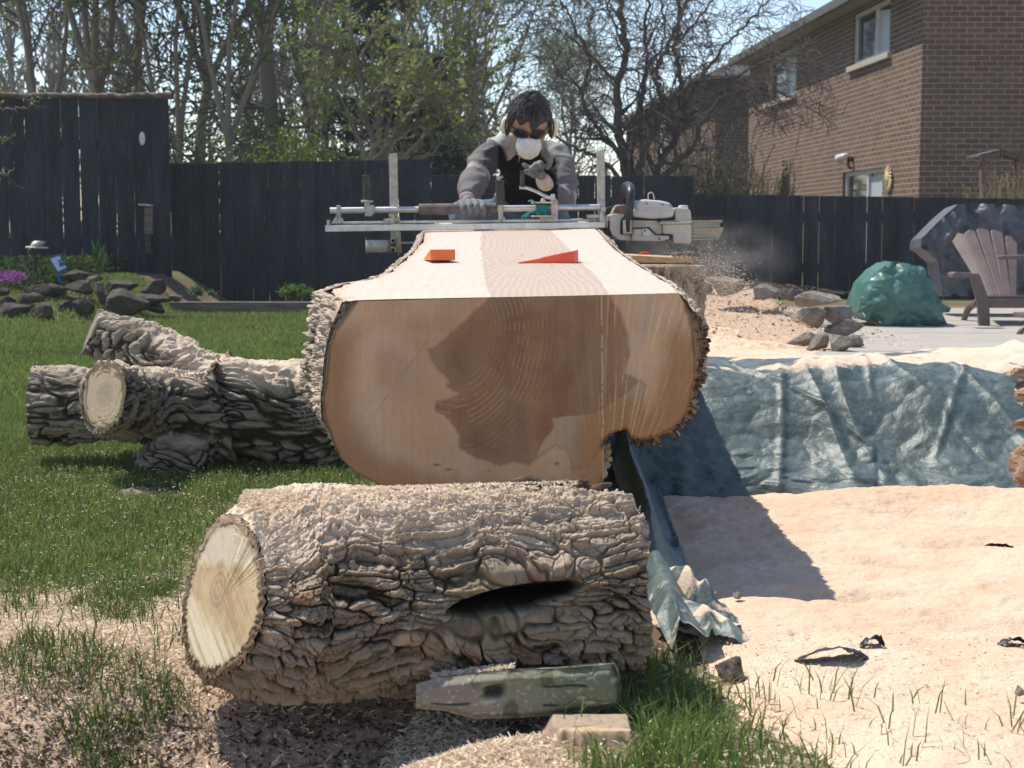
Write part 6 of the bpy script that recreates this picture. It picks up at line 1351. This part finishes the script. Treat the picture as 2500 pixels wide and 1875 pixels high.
def bare():
    rg = np.random.default_rng(21)
    L = [([(1545, 560), (1540, 425), (1512, 330), (1508, 210), (1530, 130), (1520, 40), (1512, -60)], .085, .03, .3),
         ([(1560, 560), (1562, 425), (1590, 330), (1625, 260), (1600, 180), (1640, 90), (1690, -40)], .07, .02, -.4),
         ([(1575, 540), (1600, 425), (1650, 330), (1672, 250), (1650, 150), (1655, 60), (1660, -60)], .065, .02, .2),
         ([(1580, 540), (1620, 430), (1690, 360), (1715, 300), (1770, 240), (1850, 215), (1930, 240)], .06, .012, -.8),
         ([(1545, 520), (1500, 420), (1430, 370), (1370, 345), (1330, 300)], .04, .012, -.5),
         ([(1545, 520), (1510, 380), (1450, 300), (1420, 230), (1440, 150), (1400, 60), (1360, -20)], .045, .012, .5),
         ([(1600, 425), (1560, 330), (1565, 250), (1580, 150), (1575, 60), (1590, -60)], .05, .018, .5),
         ([(1672, 250), (1740, 150), (1800, 80), (1860, 20), (1900, -30)], .03, .01, .4),
         ([(1625, 260), (1700, 200), (1790, 190), (1870, 150), (1960, 130)], .028, .009, -.9),
         ([(1508, 210), (1440, 130), (1390, 90), (1330, 60)], .025, .008, -.2), ([(1530, 130), (1500, 60), (1460, -40)], .022, .01, 0), ([(1600, 180), (1620, 80), (1610, -60)], .02, .01, 0), ([(1655, 100), (1720, 30), (1760, -60)], .02, .01, 0)]
    L = [(p, a*.72, b*.8, d) for p, a, b, d in L]
    limb_tree('bare_tree', L, 17.2, 'gnarled leafless tree with tangled twigs behind the fence, in front of the brick houses', m_twig, rg, n=8.5, ln=.85, lvl=2, grav=.20, curl=.55, leaves=(.03, .10, (.10, .10, .04), (.16, .15, .06), .5), up=.1, minr=.0036)
bare()
def magnolia():
    rg = np.random.default_rng(22)
    L = [([(905, 560), (908, 400), (912, 370), (890, 250), (862, 120), (850, -40)], .075, .02, .3), ([(906, 420), (912, 368), (960, 330), (1010, 270), (1050, 200), (1120, 110), (1150, 20), (1190, -50)], .06, .014, -.3),
         ([(912, 400), (950, 350), (985, 290), (1040, 240), (1130, 190), (1200, 130)], .05, .012, -.6), ([(912, 390), (925, 330), (925, 220), (960, 140), (1000, 60), (1010, -50)], .05, .015, .4), ([(930, 420), (990, 380), (1030, 335), (1080, 295), (1140, 250), (1190, 240)], .045, .010, -.8),
         ([(900, 420), (870, 330), (840, 260), (800, 160), (770, 60)], .04, .012, .2), ([(1040, 240), (1090, 140), (1080, 60), (1110, -30)], .03, .01, 0), ([(1120, 110), (1230, 60), (1290, 0)], .025, .01, -.2), ([(880, 400), (820, 370), (760, 360)], .022, .008, 0), ([(912, 390), (1000, 395), (1060, 370), (1090, 330), (1150, 300)], .035, .008, -.5)]
    L = [(p, a*.75, b*.8, d) for p, a, b, d in L]
    limb_tree('budding_tree', L, 17.5, 'spreading tree with pale curved limbs and fresh small leaves behind the mid-height fence', m_trunk, rg, n=5.5, ln=.9, lvl=2, grav=-.08, curl=.35, leaves=(.065, 2.6, (.14, .19, .035), (.27, .34, .08), .55), up=.25, minr=.0042)
magnolia()
# evergreen behind
def pine(u, vtop, vbot, Y, w0, label, seed, c1=(.012, .028, .014), c2=(.035, .06, .035), n=26000, sz=.10):
    rg = np.random.default_rng(seed); base = np.array(pix(u, vbot, Y)); top = np.array(pix(u, vtop, Y)); Hh = top[2]-base[2]; root = thing('evergreen_tree', base, label, 'tree'); paths = [(np.stack([np.r_[base[:2], -.2], top]), np.array([.16, .03]))]; C = []
    nb = 95
    for i in range(nb):
        f = (i+.5)/nb; z = base[2]+Hh*f; a = rg.uniform(0, 6.283); L = w0*(1-f)**.7*rg.uniform(.55, 1.15)+.15; p0 = np.array([base[0], base[1], z]); d = np.array([math.cos(a), math.sin(a), rg.uniform(-.15, .25)]); pts = np.array([p0+d*L*k/5+np.array([0, 0, -.06*L*(k/5)**2]) for k in range(6)]); paths.append((pts, np.linspace(.03, .008, 6)))
        m = int(n/nb*(.3+L/w0)); q = rg.uniform(.15, 1, m); cl = np.floor(q*7)/7+.04*rg.normal(size=m); C.append(p0+d*L*cl[:, None]+rg.normal(size=(m, 3))*np.array([.16, .16, .09])*L*.35)
    V, F_ = tubes(paths, 6); npm('trunk', V, F_, m_twigd, root); C = np.vstack(C); V, F_ = leaf_quads(C, sz, rg, .8, .22, .2); npm('crown', V, F_, m_leaf, root, smooth=False, col=cols(len(C), 4, c1, c2, rg)); return root
pine(945, -160, 430, 25, 1.35, 'tall dark evergreen tree behind the budding tree', 31, n=42000)
pine(1085, 270, 430, 23, .75, 'low blue-green evergreen just left of the person', 32, (.02, .04, .035), (.06, .09, .075), n=12000, sz=.07)
# shrubs beyond the fence
def shrub(name, u0, u1, vt, vb, Y, n, sz, c1, c2, label, seed, twig=120, depth=1.0, cone=False, mat=None, cat='shrub'):
    rg = np.random.default_rng(seed); a = pix(u0, vb, Y); b = pix(u1, vb, Y); zt = pix(u0, vt, Y).z; w_ = b.x-a.x; cx = (a.x+b.x)/2; root = thing(name, (cx, Y, 0), label, cat); z0 = -.1
    paths = []; C = []
    for i in range(twig):
        if cone: x0 = cx+rg.normal()*w_*.05
        else: x0 = rg.uniform(a.x, b.x)
        lean = rg.normal()*(.15 if not cone else .02)*(zt-z0); hgt = (zt-z0)*rg.uniform(.6, 1.02)*(1 if cone else (.55+.45*math.sin(math.pi*np.clip((x0-a.x)/w_, .06, .94))**.5)); k = np.linspace(0, 1, 7)[:, None]
        P = np.array([[x0, Y+rg.uniform(-.5, .5)*depth, z0]])+k*np.array([[lean, rg.normal()*.1, hgt]])+.04*rg.normal(size=(7, 3))*k; paths.append((P, np.linspace(.010, .004, 7)))
        m = int(n/twig); f = rg.uniform(.25, 1, m)*5.999; ii = f.astype(int); q = P[ii]*(1-(f-ii))[:, None]+P[ii+1]*(f-ii)[:, None]
        if cone: r_ = (1-(q[:, 2]-z0)/(zt-z0+.001)).clip(0)**.6*w_*.5; th = rg.uniform(0, 6.28, m); rr = r_*rg.uniform(.6, 1, m); q = np.stack([cx+np.cos(th)*rr, Y+np.sin(th)*rr, q[:, 2]], 1)
        C.append(q+rg.normal(size=(m, 3))*(.05 if not cone else .02))
    V, F_ = tubes(paths, 4); npm('stems', V, F_, mat or m_twigd, root); C = np.vstack(C); V, F_ = leaf_quads(C, sz, rg, 1, .45, .4); npm('foliage', V, F_, m_leaf, root, smooth=False, col=cols(len(C), 4, c1, c2, rg)); return root
shrub('yellow_green_shrub', 590, 880, 296, 470, 18, 12000, .06, (.13, .20, .02), (.26, .34, .04), 'bright yellow-green shrub showing above the mid-height fence', 41, 160)
shrub('twiggy_shrub', 1560, 1850, 300, 500, 19.5, 6500, .045, (.13, .14, .03), (.24, .22, .07), 'pale twiggy shrub with sparse yellow-green leaves in front of the brick house corner', 42, 420, mat=m_twig)
shrub('conical_cedar', 1888, 1938, 408, 520, 17.5, 9000, .03, (.025, .05, .012), (.07, .10, .02), 'dark conical cedar against the brick wall, right of the twiggy shrub', 43, 60, cone=True, cat='shrub')
shrub('low_evergreen', 2302, 2366, 450, 520, 17.5, 5000, .03, (.025, .05, .012), (.06, .09, .02), 'low dark evergreen bush peeking over the low fence left of the arbor', 44, 60)
shrub('dry_shrub', 2385, 2540, 408, 520, 17.0, 2600, .035, (.20, .16, .05), (.30, .25, .08), 'dry straw-coloured shrub growing through the arbor', 45, 200, mat=nmat('straw', (.25, .18, .09), (.38, .29, .16), 20, .9, 0))
shrub('wild_growth', 1230, 1400, 390, 480, 21, 2600, .05, (.10, .12, .04), (.18, .20, .07), 'low scrub showing above the fence right of the person', 46, 160, mat=m_twig)
shrub('wild_growth', 1100, 1190, 395, 470, 20, 1200, .05, (.14, .16, .04), (.22, .24, .07), 'small yellowish scrub above the fence left of the person', 47, 70, mat=m_twig)
# ---- deciduous background trees
def proto(seed, H=9., leafc=((.07, .09, .03), (.15, .18, .06)), dens=.9, r0=.16, fork=.35, n=7, sz=.08, mat=None):
    rg = np.random.default_rng(seed); me = {}
    paths = []; tips = []; trunk = []
    k = 5; C = np.cumsum(np.vstack([[0, 0, 0], np.tile([0, 0, H*fork/k], (k, 1))+rg.normal(size=(k, 3))*[.05*H/9, .05, 0]]), 0); trunk.append((C, np.linspace(r0, r0*.75, k+1))); nb = rg.integers(3, 5)
    for i in range(nb):
        a = i*6.283/nb+rg.uniform(0, 1); p = C[-1].copy(); d = unit(np.array([math.cos(a)*.45, math.sin(a)*.45, 1])); pts = [p]; L = H*(1-fork)*rg.uniform(.75, 1.1)
        for s_ in range(9): d = unit(d+rg.normal(size=3)*.12+np.array([0, 0, .05])); p = p+d*L/9; pts.append(p)
        pts = np.array(pts); rr = np.linspace(r0*.6, r0*.12, 10); trunk.append((pts, rr)); sprout(paths, tips, pts, rr, rg, n*3, H*.26, 2, (.5, 1.1), -.02, .35, .45, 7, .15)
    sprout(paths, tips, C, np.linspace(r0, r0*.75, k+1), rg, n, H*.22, 2, (.9, 1.4), -.05, .3, .3, 7, .1)
    paths = [(p, np.maximum(r, .009)) for p, r in paths]; V1, F1 = tubes(trunk, 9); V2, F2 = tubes(paths, 4); L_ = []
    for t_ in tips:
        q = rg.poisson(dens)
        if q: f = rg.uniform(.2, 1, q)*(len(t_)-1.001); i = f.astype(int); L_.append(t_[i]*(1-(f-i))[:, None]+t_[i+1]*(f-i)[:, None]+rg.normal(size=(q, 3))*.06)
    L_ = np.vstack(L_); V3, F3 = leaf_quads(L_, sz, rg, 1, .6, .2); return V1, F1, V2, F2, V3, F3, cols(len(L_), 4, leafc[0], leafc[1], rg)
def bgtree(P, name, label, u, Y, s, rz, group=None, mat=m_trunk):
    p = pix(u, 560, Y); root = thing(name, (0, 0, 0), label, 'tree', group); V1, F1, V2, F2, V3, F3, cc = P
    npm('trunk', V1, F1, mat, root); npm('branches', V2, F2, m_twigd, root); npm('leaves', V3, F3, m_leaf, root, smooth=False, col=cc); root.location = (p.x, p.y, -.1); root.scale = (s, s, s); root.rotation_euler = (0, 0, rz); return root
PA = proto(51, 9, ((.12, .165, .035), (.24, .31, .08)), 6, .12); PB = proto(52, 9.5, ((.08, .09, .04), (.15, .17, .08)), 2.2, .10, .3); PC = proto(53, 8.5, ((.13, .18, .035), (.26, .34, .08)), 6.5, .085, .25)
G = 'budding trees beyond the fence'
o1 = bgtree(PA, 'deciduous_tree', 'thick pale trunked forked tree rising behind the mid-height fence', 672, 27, 1.35, .4, G)
o2 = bgtree(PB, 'deciduous_tree', 'grey forked tree with few leaves above the right end of the tall fence', 500, 29, 1.2, 1.3, G)
o3 = bgtree(PC, 'deciduous_tree', 'leafy green tree above the shoulder where the fence steps down', 560, 23, .95, 2.2, G)
def again(src, label, u, Y, s, rz):
    c = copy_tree(src); p = pix(u, 560, Y); c.location = (p.x, p.y, -.1); c.scale = (s, s, s); c.rotation_euler = (0, 0, rz); c['label'] = label; return c
for src, lb, u, Y, s, rz in [(o2, 'slender dark forked tree above the middle of the tall fence', 235, 26, 1.05, .2), (o2, 'bare limbed tree at the far left frame edge', -40, 22, 1.0, 2.9), (o3, 'green hazed tree above the left part of the tall fence', 110, 30, 1.2, 4.1),
     (o1, 'broad tree with thin green leaves above the plaque on the tall fence', 350, 34, 1.35, 2.6), (o3, 'leafy tree between the forked trunk and the budding tree', 800, 28, 1.15, 5.2), (o2, 'pale thin tree behind the budding tree, left of the evergreen', 760, 36, 1.3, 3.6), (o2, 'dim bare tree far behind the person', 1150, 44, 1.0, .9), (o1, 'distant tree just right of the person', 1400, 60, 1.0, 1.9), (o3, 'green crowned tree leaning over the step in the fence', 430, 25, .95, .7)]:
    again(src, lb, u, Y, s, rz)
# far-off wood as one mass
def woods():
    rg = np.random.default_rng(61); V_ = []; F_ = []; off = 0; paths = []; C = []
    for i in range(110):
        x = rg.uniform(-26, 1.5) if i < 92 else rg.uniform(1.5, 16); y = rg.uniform(40, 62); H = rg.uniform(4.5, 9.5)*(1 if x < -1 else .32); p = np.array([x, y, -.2]); d = np.array([rg.normal()*.06, 0, 1]); k = np.linspace(0, 1, 8)[:, None]; P = p+d*H*k+rg.normal(size=(8, 3))*.08; rr = np.linspace(rg.uniform(.05, .16), .02, 8); paths.append((P, rr)); tp_ = []
        sprout(paths, tp_, P, rr, rg, 16, H*.25, 1, (.4, 1.0), -.1, .3, .4, 5, .3)
        for t_ in tp_:
            q = rg.poisson(1.6)
            if q: C.append(t_[rg.integers(0, len(t_), q)]+rg.normal(size=(q, 3))*.2)
    paths = [(p, np.maximum(r, .022)) for p, r in paths]; V1, F1 = tubes(paths, 4); C = np.vstack(C); V2, F2 = leaf_quads(C, .16, rg, 1, .6, .2)
    c1 = np.broadcast_to(np.array([.26, .235, .215]), V1.shape); V = np.vstack([V1, V2]); F3 = np.vstack([F1, F2+len(V1)]); cc = np.vstack([c1, cols(len(C), 4, (.17, .20, .10), (.27, .30, .16), rg)])
    T(npm('woods', V, F3, vcol('woods_mat', .9, 0), smooth=False, col=cc), 'far wood of thin grey trunks and twigs beyond the fences', 'wood', kind='stuff')
woods()
# small branch entering at the left edge, near the fence
rg = np.random.default_rng(71); L = [([(-60, 330), (0, 345), (40, 350)], .010, .004, 0), ([(-60, 410), (-10, 430), (22, 425), (35, 400)], .010, .004, 0), ([(-200, 700), (-120, 400), (-60, 330), (-80, 200)], .03, .02, 0), ([(-60, 268), (0, 268), (55, 262), (75, 240)], .008, .004, 0)]
limb_tree('edge_shrub', L, 9.0, 'shrub branch with yellow-green leaves entering at the left frame edge', m_twig, rg, n=9, ln=.14, lvl=0, leaves=(.03, 2.2, (.12, .17, .03), (.22, .28, .06), .4), minr=.002, tree_cat='shrub')

# ================================================================== GRASS AND SHAVINGS
def blades(x, y, h, wd, c1, c2, rg, name, label, zoff=None, lean=.55):
    n = len(x); z = gh(x, y) if zoff is None else zoff; a = rg.uniform(0, 6.283, n); ln = rg.uniform(.1, 1, n)*lean*h; dx = np.cos(a)*ln; dy = np.sin(a)*ln; b = rg.uniform(0, 6.283, n); wx = np.cos(b)*wd/2; wy = np.sin(b)*wd/2; B = np.stack([x, y, z-.004], 1)
    Wv = np.stack([wx, wy, 0*wx], 1); D = np.stack([dx, dy, 0*dx], 1); U = np.stack([0*h, 0*h, h], 1); V = np.stack([B-Wv, B+Wv, B+D*.35+U*.55+Wv*.8, B+D*.35+U*.55-Wv*.8, B+D+U*rg.uniform(.75, 1, n)[:, None]], 1).reshape(-1, 3)
    i = np.arange(n)[:, None]*5; F_ = np.concatenate([i+[0, 1, 2], i+[0, 2, 3], i+[3, 2, 4]], 0); t_ = np.clip(rg.uniform(0, 1, n)*.6+.4*(fbm2(x*3, y*3, 3, 5)*.5+.5), 0, 1)[:, None]; c = np.array(c1)*(1-t_)+np.array(c2)*t_; c[rg.uniform(0, 1, n) < .05] = np.array([.30, .24, .12])
    T(npm(name, V, F_, m_grass, smooth=False, col=np.repeat(c, 5, 0)), label, 'grass', kind='stuff')
m_grass = leaf_mat('grass_blade', .2, .4)
def lawn():
    rg = np.random.default_rng(81); G1, G2 = (.095, .145, .030), (.27, .345, .10)
    n = 120000; y = 2.75+(6.4-2.75)*rg.uniform(0, 1, n)**.9; x = -.36*y-.15+rg.uniform(0, 1, n)*(.36*y+.15-.0); x = np.where(y > 4.2, x+0, x); d = poly_sd(x, y, LAWN)+.05*fbm2(x*5, y*5, 3, 6)
    k = (d > 0) & (rg.uniform(0, 1, n) < .25+.75*ss(0, .25, d)); k &= ~((np.abs(x) < .30) & (y > 3.05)); k &= ~(np.hypot((x+.95)/.10, (y-4.08)/.05) < 1)
    x, y = x[k], y[k]; h = rg.uniform(.018, .044, len(x))*(1+.35*fbm2(x*4, y*4, 3, 7)); blades(x, y, h, .0034*np.ones(len(x)), G1, G2, rg, 'lawn_grass', 'short green lawn grass around the forked log')
    n = 95000; y = 6.4+(13.5-6.4)*rg.uniform(0, 1, n)**1.0; x = -.36*y-.3+rg.uniform(0, 1, n)*(.36*y+.5); k = poly_sd(x, y, LAWN) > 0; x, y = x[k], y[k]; h = rg.uniform(.03, .055, len(x)); blades(x, y, h, .0085*np.ones(len(x)), G1, G2, rg, 'far_lawn_grass', 'short green lawn grass between the forked log and the fence')
    # foreground patches
    n = 26000; x = rg.uniform(-.35, 1.15, n); y = rg.uniform(1.9, 2.75, n); d = poly_sd(x, y, RGRASS)+.05*fbm2(x*8, y*8, 3, 8); ds = poly_sd(x, y, SAW)+.05*fbm2(x*6, y*6, 3, 9)
    u, v_ = to_px(np.stack([x, y, gh(x, y)], -1)); dense = ss(1950, 1500, u+.5*(1750-v_)); pr = ss(0, .06, d)*(.22+.78*dense)*(.30+.70*ss(.12, -.03, ds))*(.35+.65*ss(-.3, .4, fbm2(x*9, y*9, 3, 18)+dense*.4)); k = rg.uniform(0, 1, n) < pr; pc = gp(1440, 1812); k &= ~((np.abs(x-pc.x) < .07) & (y < pc.y+.06) & (y > pc.y-.10) & (rg.uniform(0, 1, n) < .93))
    cl = poly_sd(x, y, SHAV2) > -.01; k &= ~(cl & (rg.uniform(0, 1, n) < .90)); x, y = x[k], y[k]; h = rg.uniform(.028, .075, len(x))
    zz = np.maximum(gh(x, y), saw_h(x, y)-.004*(poly_sd(x, y, SAW) > 0)); blades(x, y, h, .0027*np.ones(len(x)), (.065, .12, .022), (.22, .31, .085), rg, 'foreground_grass', 'longer grass tufts in front of the short log and the sawdust', zz, .9)
    n = 26000; x = rg.uniform(-1.2, -.30, n); y = rg.uniform(1.95, 3.1, n); tuft = fbm2(x*7, y*7, 3, 10)+.35*ss(-.45, -.75, x)-.1; k = (rg.uniform(0, 1, n) < .8*ss(.05, .45, tuft)+.05)&(poly_sd(x, y, LAWN) < .05)&~((y < 2.32)&(x > -.55)&(rg.uniform(0,1,n) < .8)); x, y = x[k], y[k]; h = rg.uniform(.02, .06, len(x)); blades(x, y, h, .0026*np.ones(len(x)), (.06, .10, .02), (.18, .24, .07), rg, 'shaving_grass', 'sparse grass growing up through the wood shavings at the lower left', None, .9)
lawn()
t = NT('shaving'); c = t.attr('Col').outputs['Color']; m_shav = leaf_mat('shaving', .2, .3)
def chips(x, y, z, L, W_, rg, name, label, c1=(.66, .52, .38), c2=(.92, .81, .64)):
    n = len(x); a = rg.uniform(0, 6.283, n); e = rg.uniform(-.6, .6, n); d = np.stack([np.cos(a)*np.cos(e), np.sin(a)*np.cos(e), np.sin(e)], 1); s_ = rg.normal(size=(n, 3)); s_ -= (s_*d).sum(1)[:, None]*d; s_ /= np.linalg.norm(s_, axis=1)[:, None]; up = np.cross(d, s_); cu = rg.uniform(-.6, .6, n)[:, None]; C = np.stack([x, y, z], 1); L = L[:, None]; W_ = W_[:, None]; R_ = []
    for k, f in enumerate((-.5, -.17, .17, .5)):
        m = C+d*L*f+up*L*cu*(f*f*2-.1); R_ += [m-s_*W_*.5*(1-abs(f)), m+s_*W_*.5*(1-abs(f))]
    V = np.stack(R_, 1).reshape(-1, 3); i = np.arange(n)[:, None]*8; F_ = np.concatenate([i+[0, 1, 3, 2], i+[2, 3, 5, 4], i+[4, 5, 7, 6]], 0); T(npm(name, V, F_, m_shav, smooth=True, col=cols(n, 8, c1, c2, rg)), label, 'wood shavings', kind='stuff')
def shavings():
    rg = np.random.default_rng(91); n = 90000; x = rg.uniform(-1.3, -.28, n); y = rg.uniform(1.95, 3.15, n); d = poly_sd(x, y, SHAV)+.07*fbm2(x*6, y*6, 3, 11); hol = ss(-.005, -.05, gh(x, y)); k = rg.uniform(0, 1, n) < (.95*ss(-.05, .08, d))*(1-.7*hol)*(.55+.45*ss(-.3, .2, fbm2(x*4, y*6, 3, 19)))+(.035+.25*ss(.1, .5, fbm2(x*5, y*5, 3, 12)))*(1-.9*hol); x, y = x[k], y[k]
    chips(x, y, gh(x, y)+rg.uniform(0, .012, len(x)), rg.uniform(.004, .015, len(x)), rg.uniform(.0015, .0045, len(x)), rg, 'wood_shavings', 'pale pinkish wood shavings spread over the grass left of the short log')
    n = 8000; x2 = rg.uniform(-1.0, .1, n); y2 = rg.uniform(1.92, 2.45, n); k2 = rg.uniform(0, 1, n) < ss(-.01, -.06, gh(x2, y2)); x2, y2 = x2[k2], y2[k2]; chips(x2, y2, gh(x2, y2)+rg.uniform(0, .008, len(x2)), rg.uniform(.004, .014, len(x2)), rg.uniform(.002, .007, len(x2)), rg, 'soil_crumbs', 'dark crumbly soil and bark bits in the hollow under the short log', (.05, .033, .02), (.17, .115, .075))
    n = 60000; x = rg.uniform(-.45, .45, n); y = rg.uniform(1.9, 2.4, n); d = poly_sd(x, y, SHAV2)+.03*fbm2(x*12, y*12, 3, 13); k = rg.uniform(0, 1, n) < ss(-.02, .05, d)+.05; x, y = x[k], y[k]
    chips(x, y, gh(x, y)+rg.uniform(0, .016, len(x)), rg.uniform(.004, .020, len(x)), rg.uniform(.0015, .005, len(x)), rg, 'shaving_heap', 'heap of curled pale wood shavings in front of the old timber block')
    n = 2600; x = rg.uniform(-.05, 1.3, n); y = rg.uniform(1.95, 2.6, n); chips(x, y, np.maximum(gh(x, y), saw_h(x, y))+.004, rg.uniform(.003, .010, n), rg.uniform(.001, .003, n), rg, 'loose_chips', 'loose chips on the grass and sawdust at the lower right')
    n = 9000; x = rg.uniform(-1.5, -.3, n); y = rg.uniform(2.7, 4.8, n); chips(x, y, gh(x, y)+rg.uniform(.0, .03, n), rg.uniform(.003, .009, n), rg.uniform(.001, .003, n), rg, 'lawn_chips', 'wood chips blown over the lawn')
    # shavings on the short log and on the block
    n = 5200; a_ = .5*rg.uniform(0, 1, n)**1.8; th = R(90)+rg.normal(size=n)*.42; r_ = .147; chips(-.40+a_, 2.30+a_*.18-np.cos(th)*r_*.9, .150+np.sin(th)*(r_+.013), rg.uniform(.003, .010, n), rg.uniform(.001, .003, n), rg, 'log_shavings', 'wood shavings lying on top of the short log by its cut end')
    n = 1500; p = pix(1150, 1655, 2.16); x = p.x+rg.uniform(-.055, .06, n); chips(x, 2.152+rg.uniform(0, .02, n), p.z+(x-p.x)*.12+rg.uniform(-.004, .012, n), rg.uniform(.004, .014, n), rg.uniform(.001, .003, n), rg, 'block_shavings', 'curled shavings piled on the left top of the old timber block')
    n = 8000; x = rg.uniform(.5, 2.5, n); y = rg.uniform(8.2, 13.5, n); k = (rg.uniform(0, 1, n) < ss(8.4, 10.5, y)*.9)&(x < 2.45+.0*y); x, y = x[k], y[k]; n = len(x); dk = rg.uniform(0, 1, n) < .30*ss(9.5, 11.5, y)+.05
    chips(x[dk], y[dk], gh(x[dk], y[dk])+.02+rg.uniform(0, .02, dk.sum()), rg.uniform(.012, .035, dk.sum()), rg.uniform(.005, .014, dk.sum()), rg, 'mulch', 'dark bark mulch on the bed beside the rocks', (.05, .035, .025), (.14, .10, .075))
    dk = ~dk; chips(x[dk], y[dk], gh(x[dk], y[dk])+.02+rg.uniform(0, .02, dk.sum()), rg.uniform(.010, .028, dk.sum()), rg.uniform(.004, .010, dk.sum()), rg, 'mulch_dust', 'pale chips scattered over the dark mulch bed')
    # flying chips in the dust by the saw
    n = 2600; t_ = rg.uniform(0, 1, n)**.7; u = 1650+t_*150+rg.normal(size=n)*26; v_ = 600+t_*85+rg.normal(size=n)*32+20; Y = 6.5+rg.normal(size=n)*.15; P = np.array([pix(a, b, c) for a, b, c in zip(u, v_, Y)]); chips(P[:, 0], P[:, 1], P[:, 2], rg.uniform(.003, .012, n), rg.uniform(.001, .004, n), rg, 'flying_chips', 'chips and dust flying off the saw beside the stump', (.5, .40, .30), (.8, .68, .55))
shavings()
def dust():
    mb = MB(); mb.ell(pix(1720, 640, 6.6), (.42, .30, .21), 24, 16); t = NT('dust_vol'); t.t.nodes.remove(t.b); pv = t.n('VolumePrincipled'); pv.inputs['Color'].default_value = (.85, .78, .70, 1); v = t.co()
    g = t.n('TexGradient', gradient_type='SPHERICAL'); mp = t.n('Mapping'); mp.vector_type = 'TEXTURE'; c = pix(1720, 640, 6.6); mp.inputs['Location'].default_value = c; mp.inputs['Scale'].default_value = (.41, .29, .205); t.l(v, mp.inputs[0]); t.l(mp.outputs[0], g.inputs[0])
    nz = t.ramp(t.noise(v, 9, 4, .6), [(.42, 0), (.78, 1)]); m = t.n('Math', operation='MULTIPLY'); t.l(g.outputs['Fac'], m.inputs[0]); t.l(nz, m.inputs[1]); m2 = t.n('Math', operation='MULTIPLY'); t.l(m.outputs[0], m2.inputs[0]); m2.inputs[1].default_value = 5; t.l(m2.outputs[0], pv.inputs['Density']); t.l(pv.outputs[0], t.t.nodes['Material Output'].inputs['Volume'])
    T(mb.build('dust_cloud', t.m, smooth=True), 'thin cloud of sawdust blowing off the chainsaw', 'dust cloud', kind='stuff')
dust()
# ================================================================== AIR
def haze():
    x0, x1, y0, y1, z0, z1 = -40, 40, -10, 72, -1.2, 22
    mb = MB(); mb.box(((x0+x1)/2, (y0+y1)/2, (z0+z1)/2), (x1-x0, y1-y0, z1-z0)); t = NT('haze_air'); t.t.nodes.remove(t.b); pv = t.n('VolumePrincipled'); pv.inputs['Color'].default_value = (.93, .95, 1, 1); pv.inputs['Density'].default_value = .0012; pv.inputs['Anisotropy'].default_value = .3
    t.l(pv.outputs[0], t.t.nodes['Material Output'].inputs['Volume']); T(mb.build('haze', t.m), 'faint spring haze in the air between the log and the far trees', 'haze', kind='stuff')
haze()
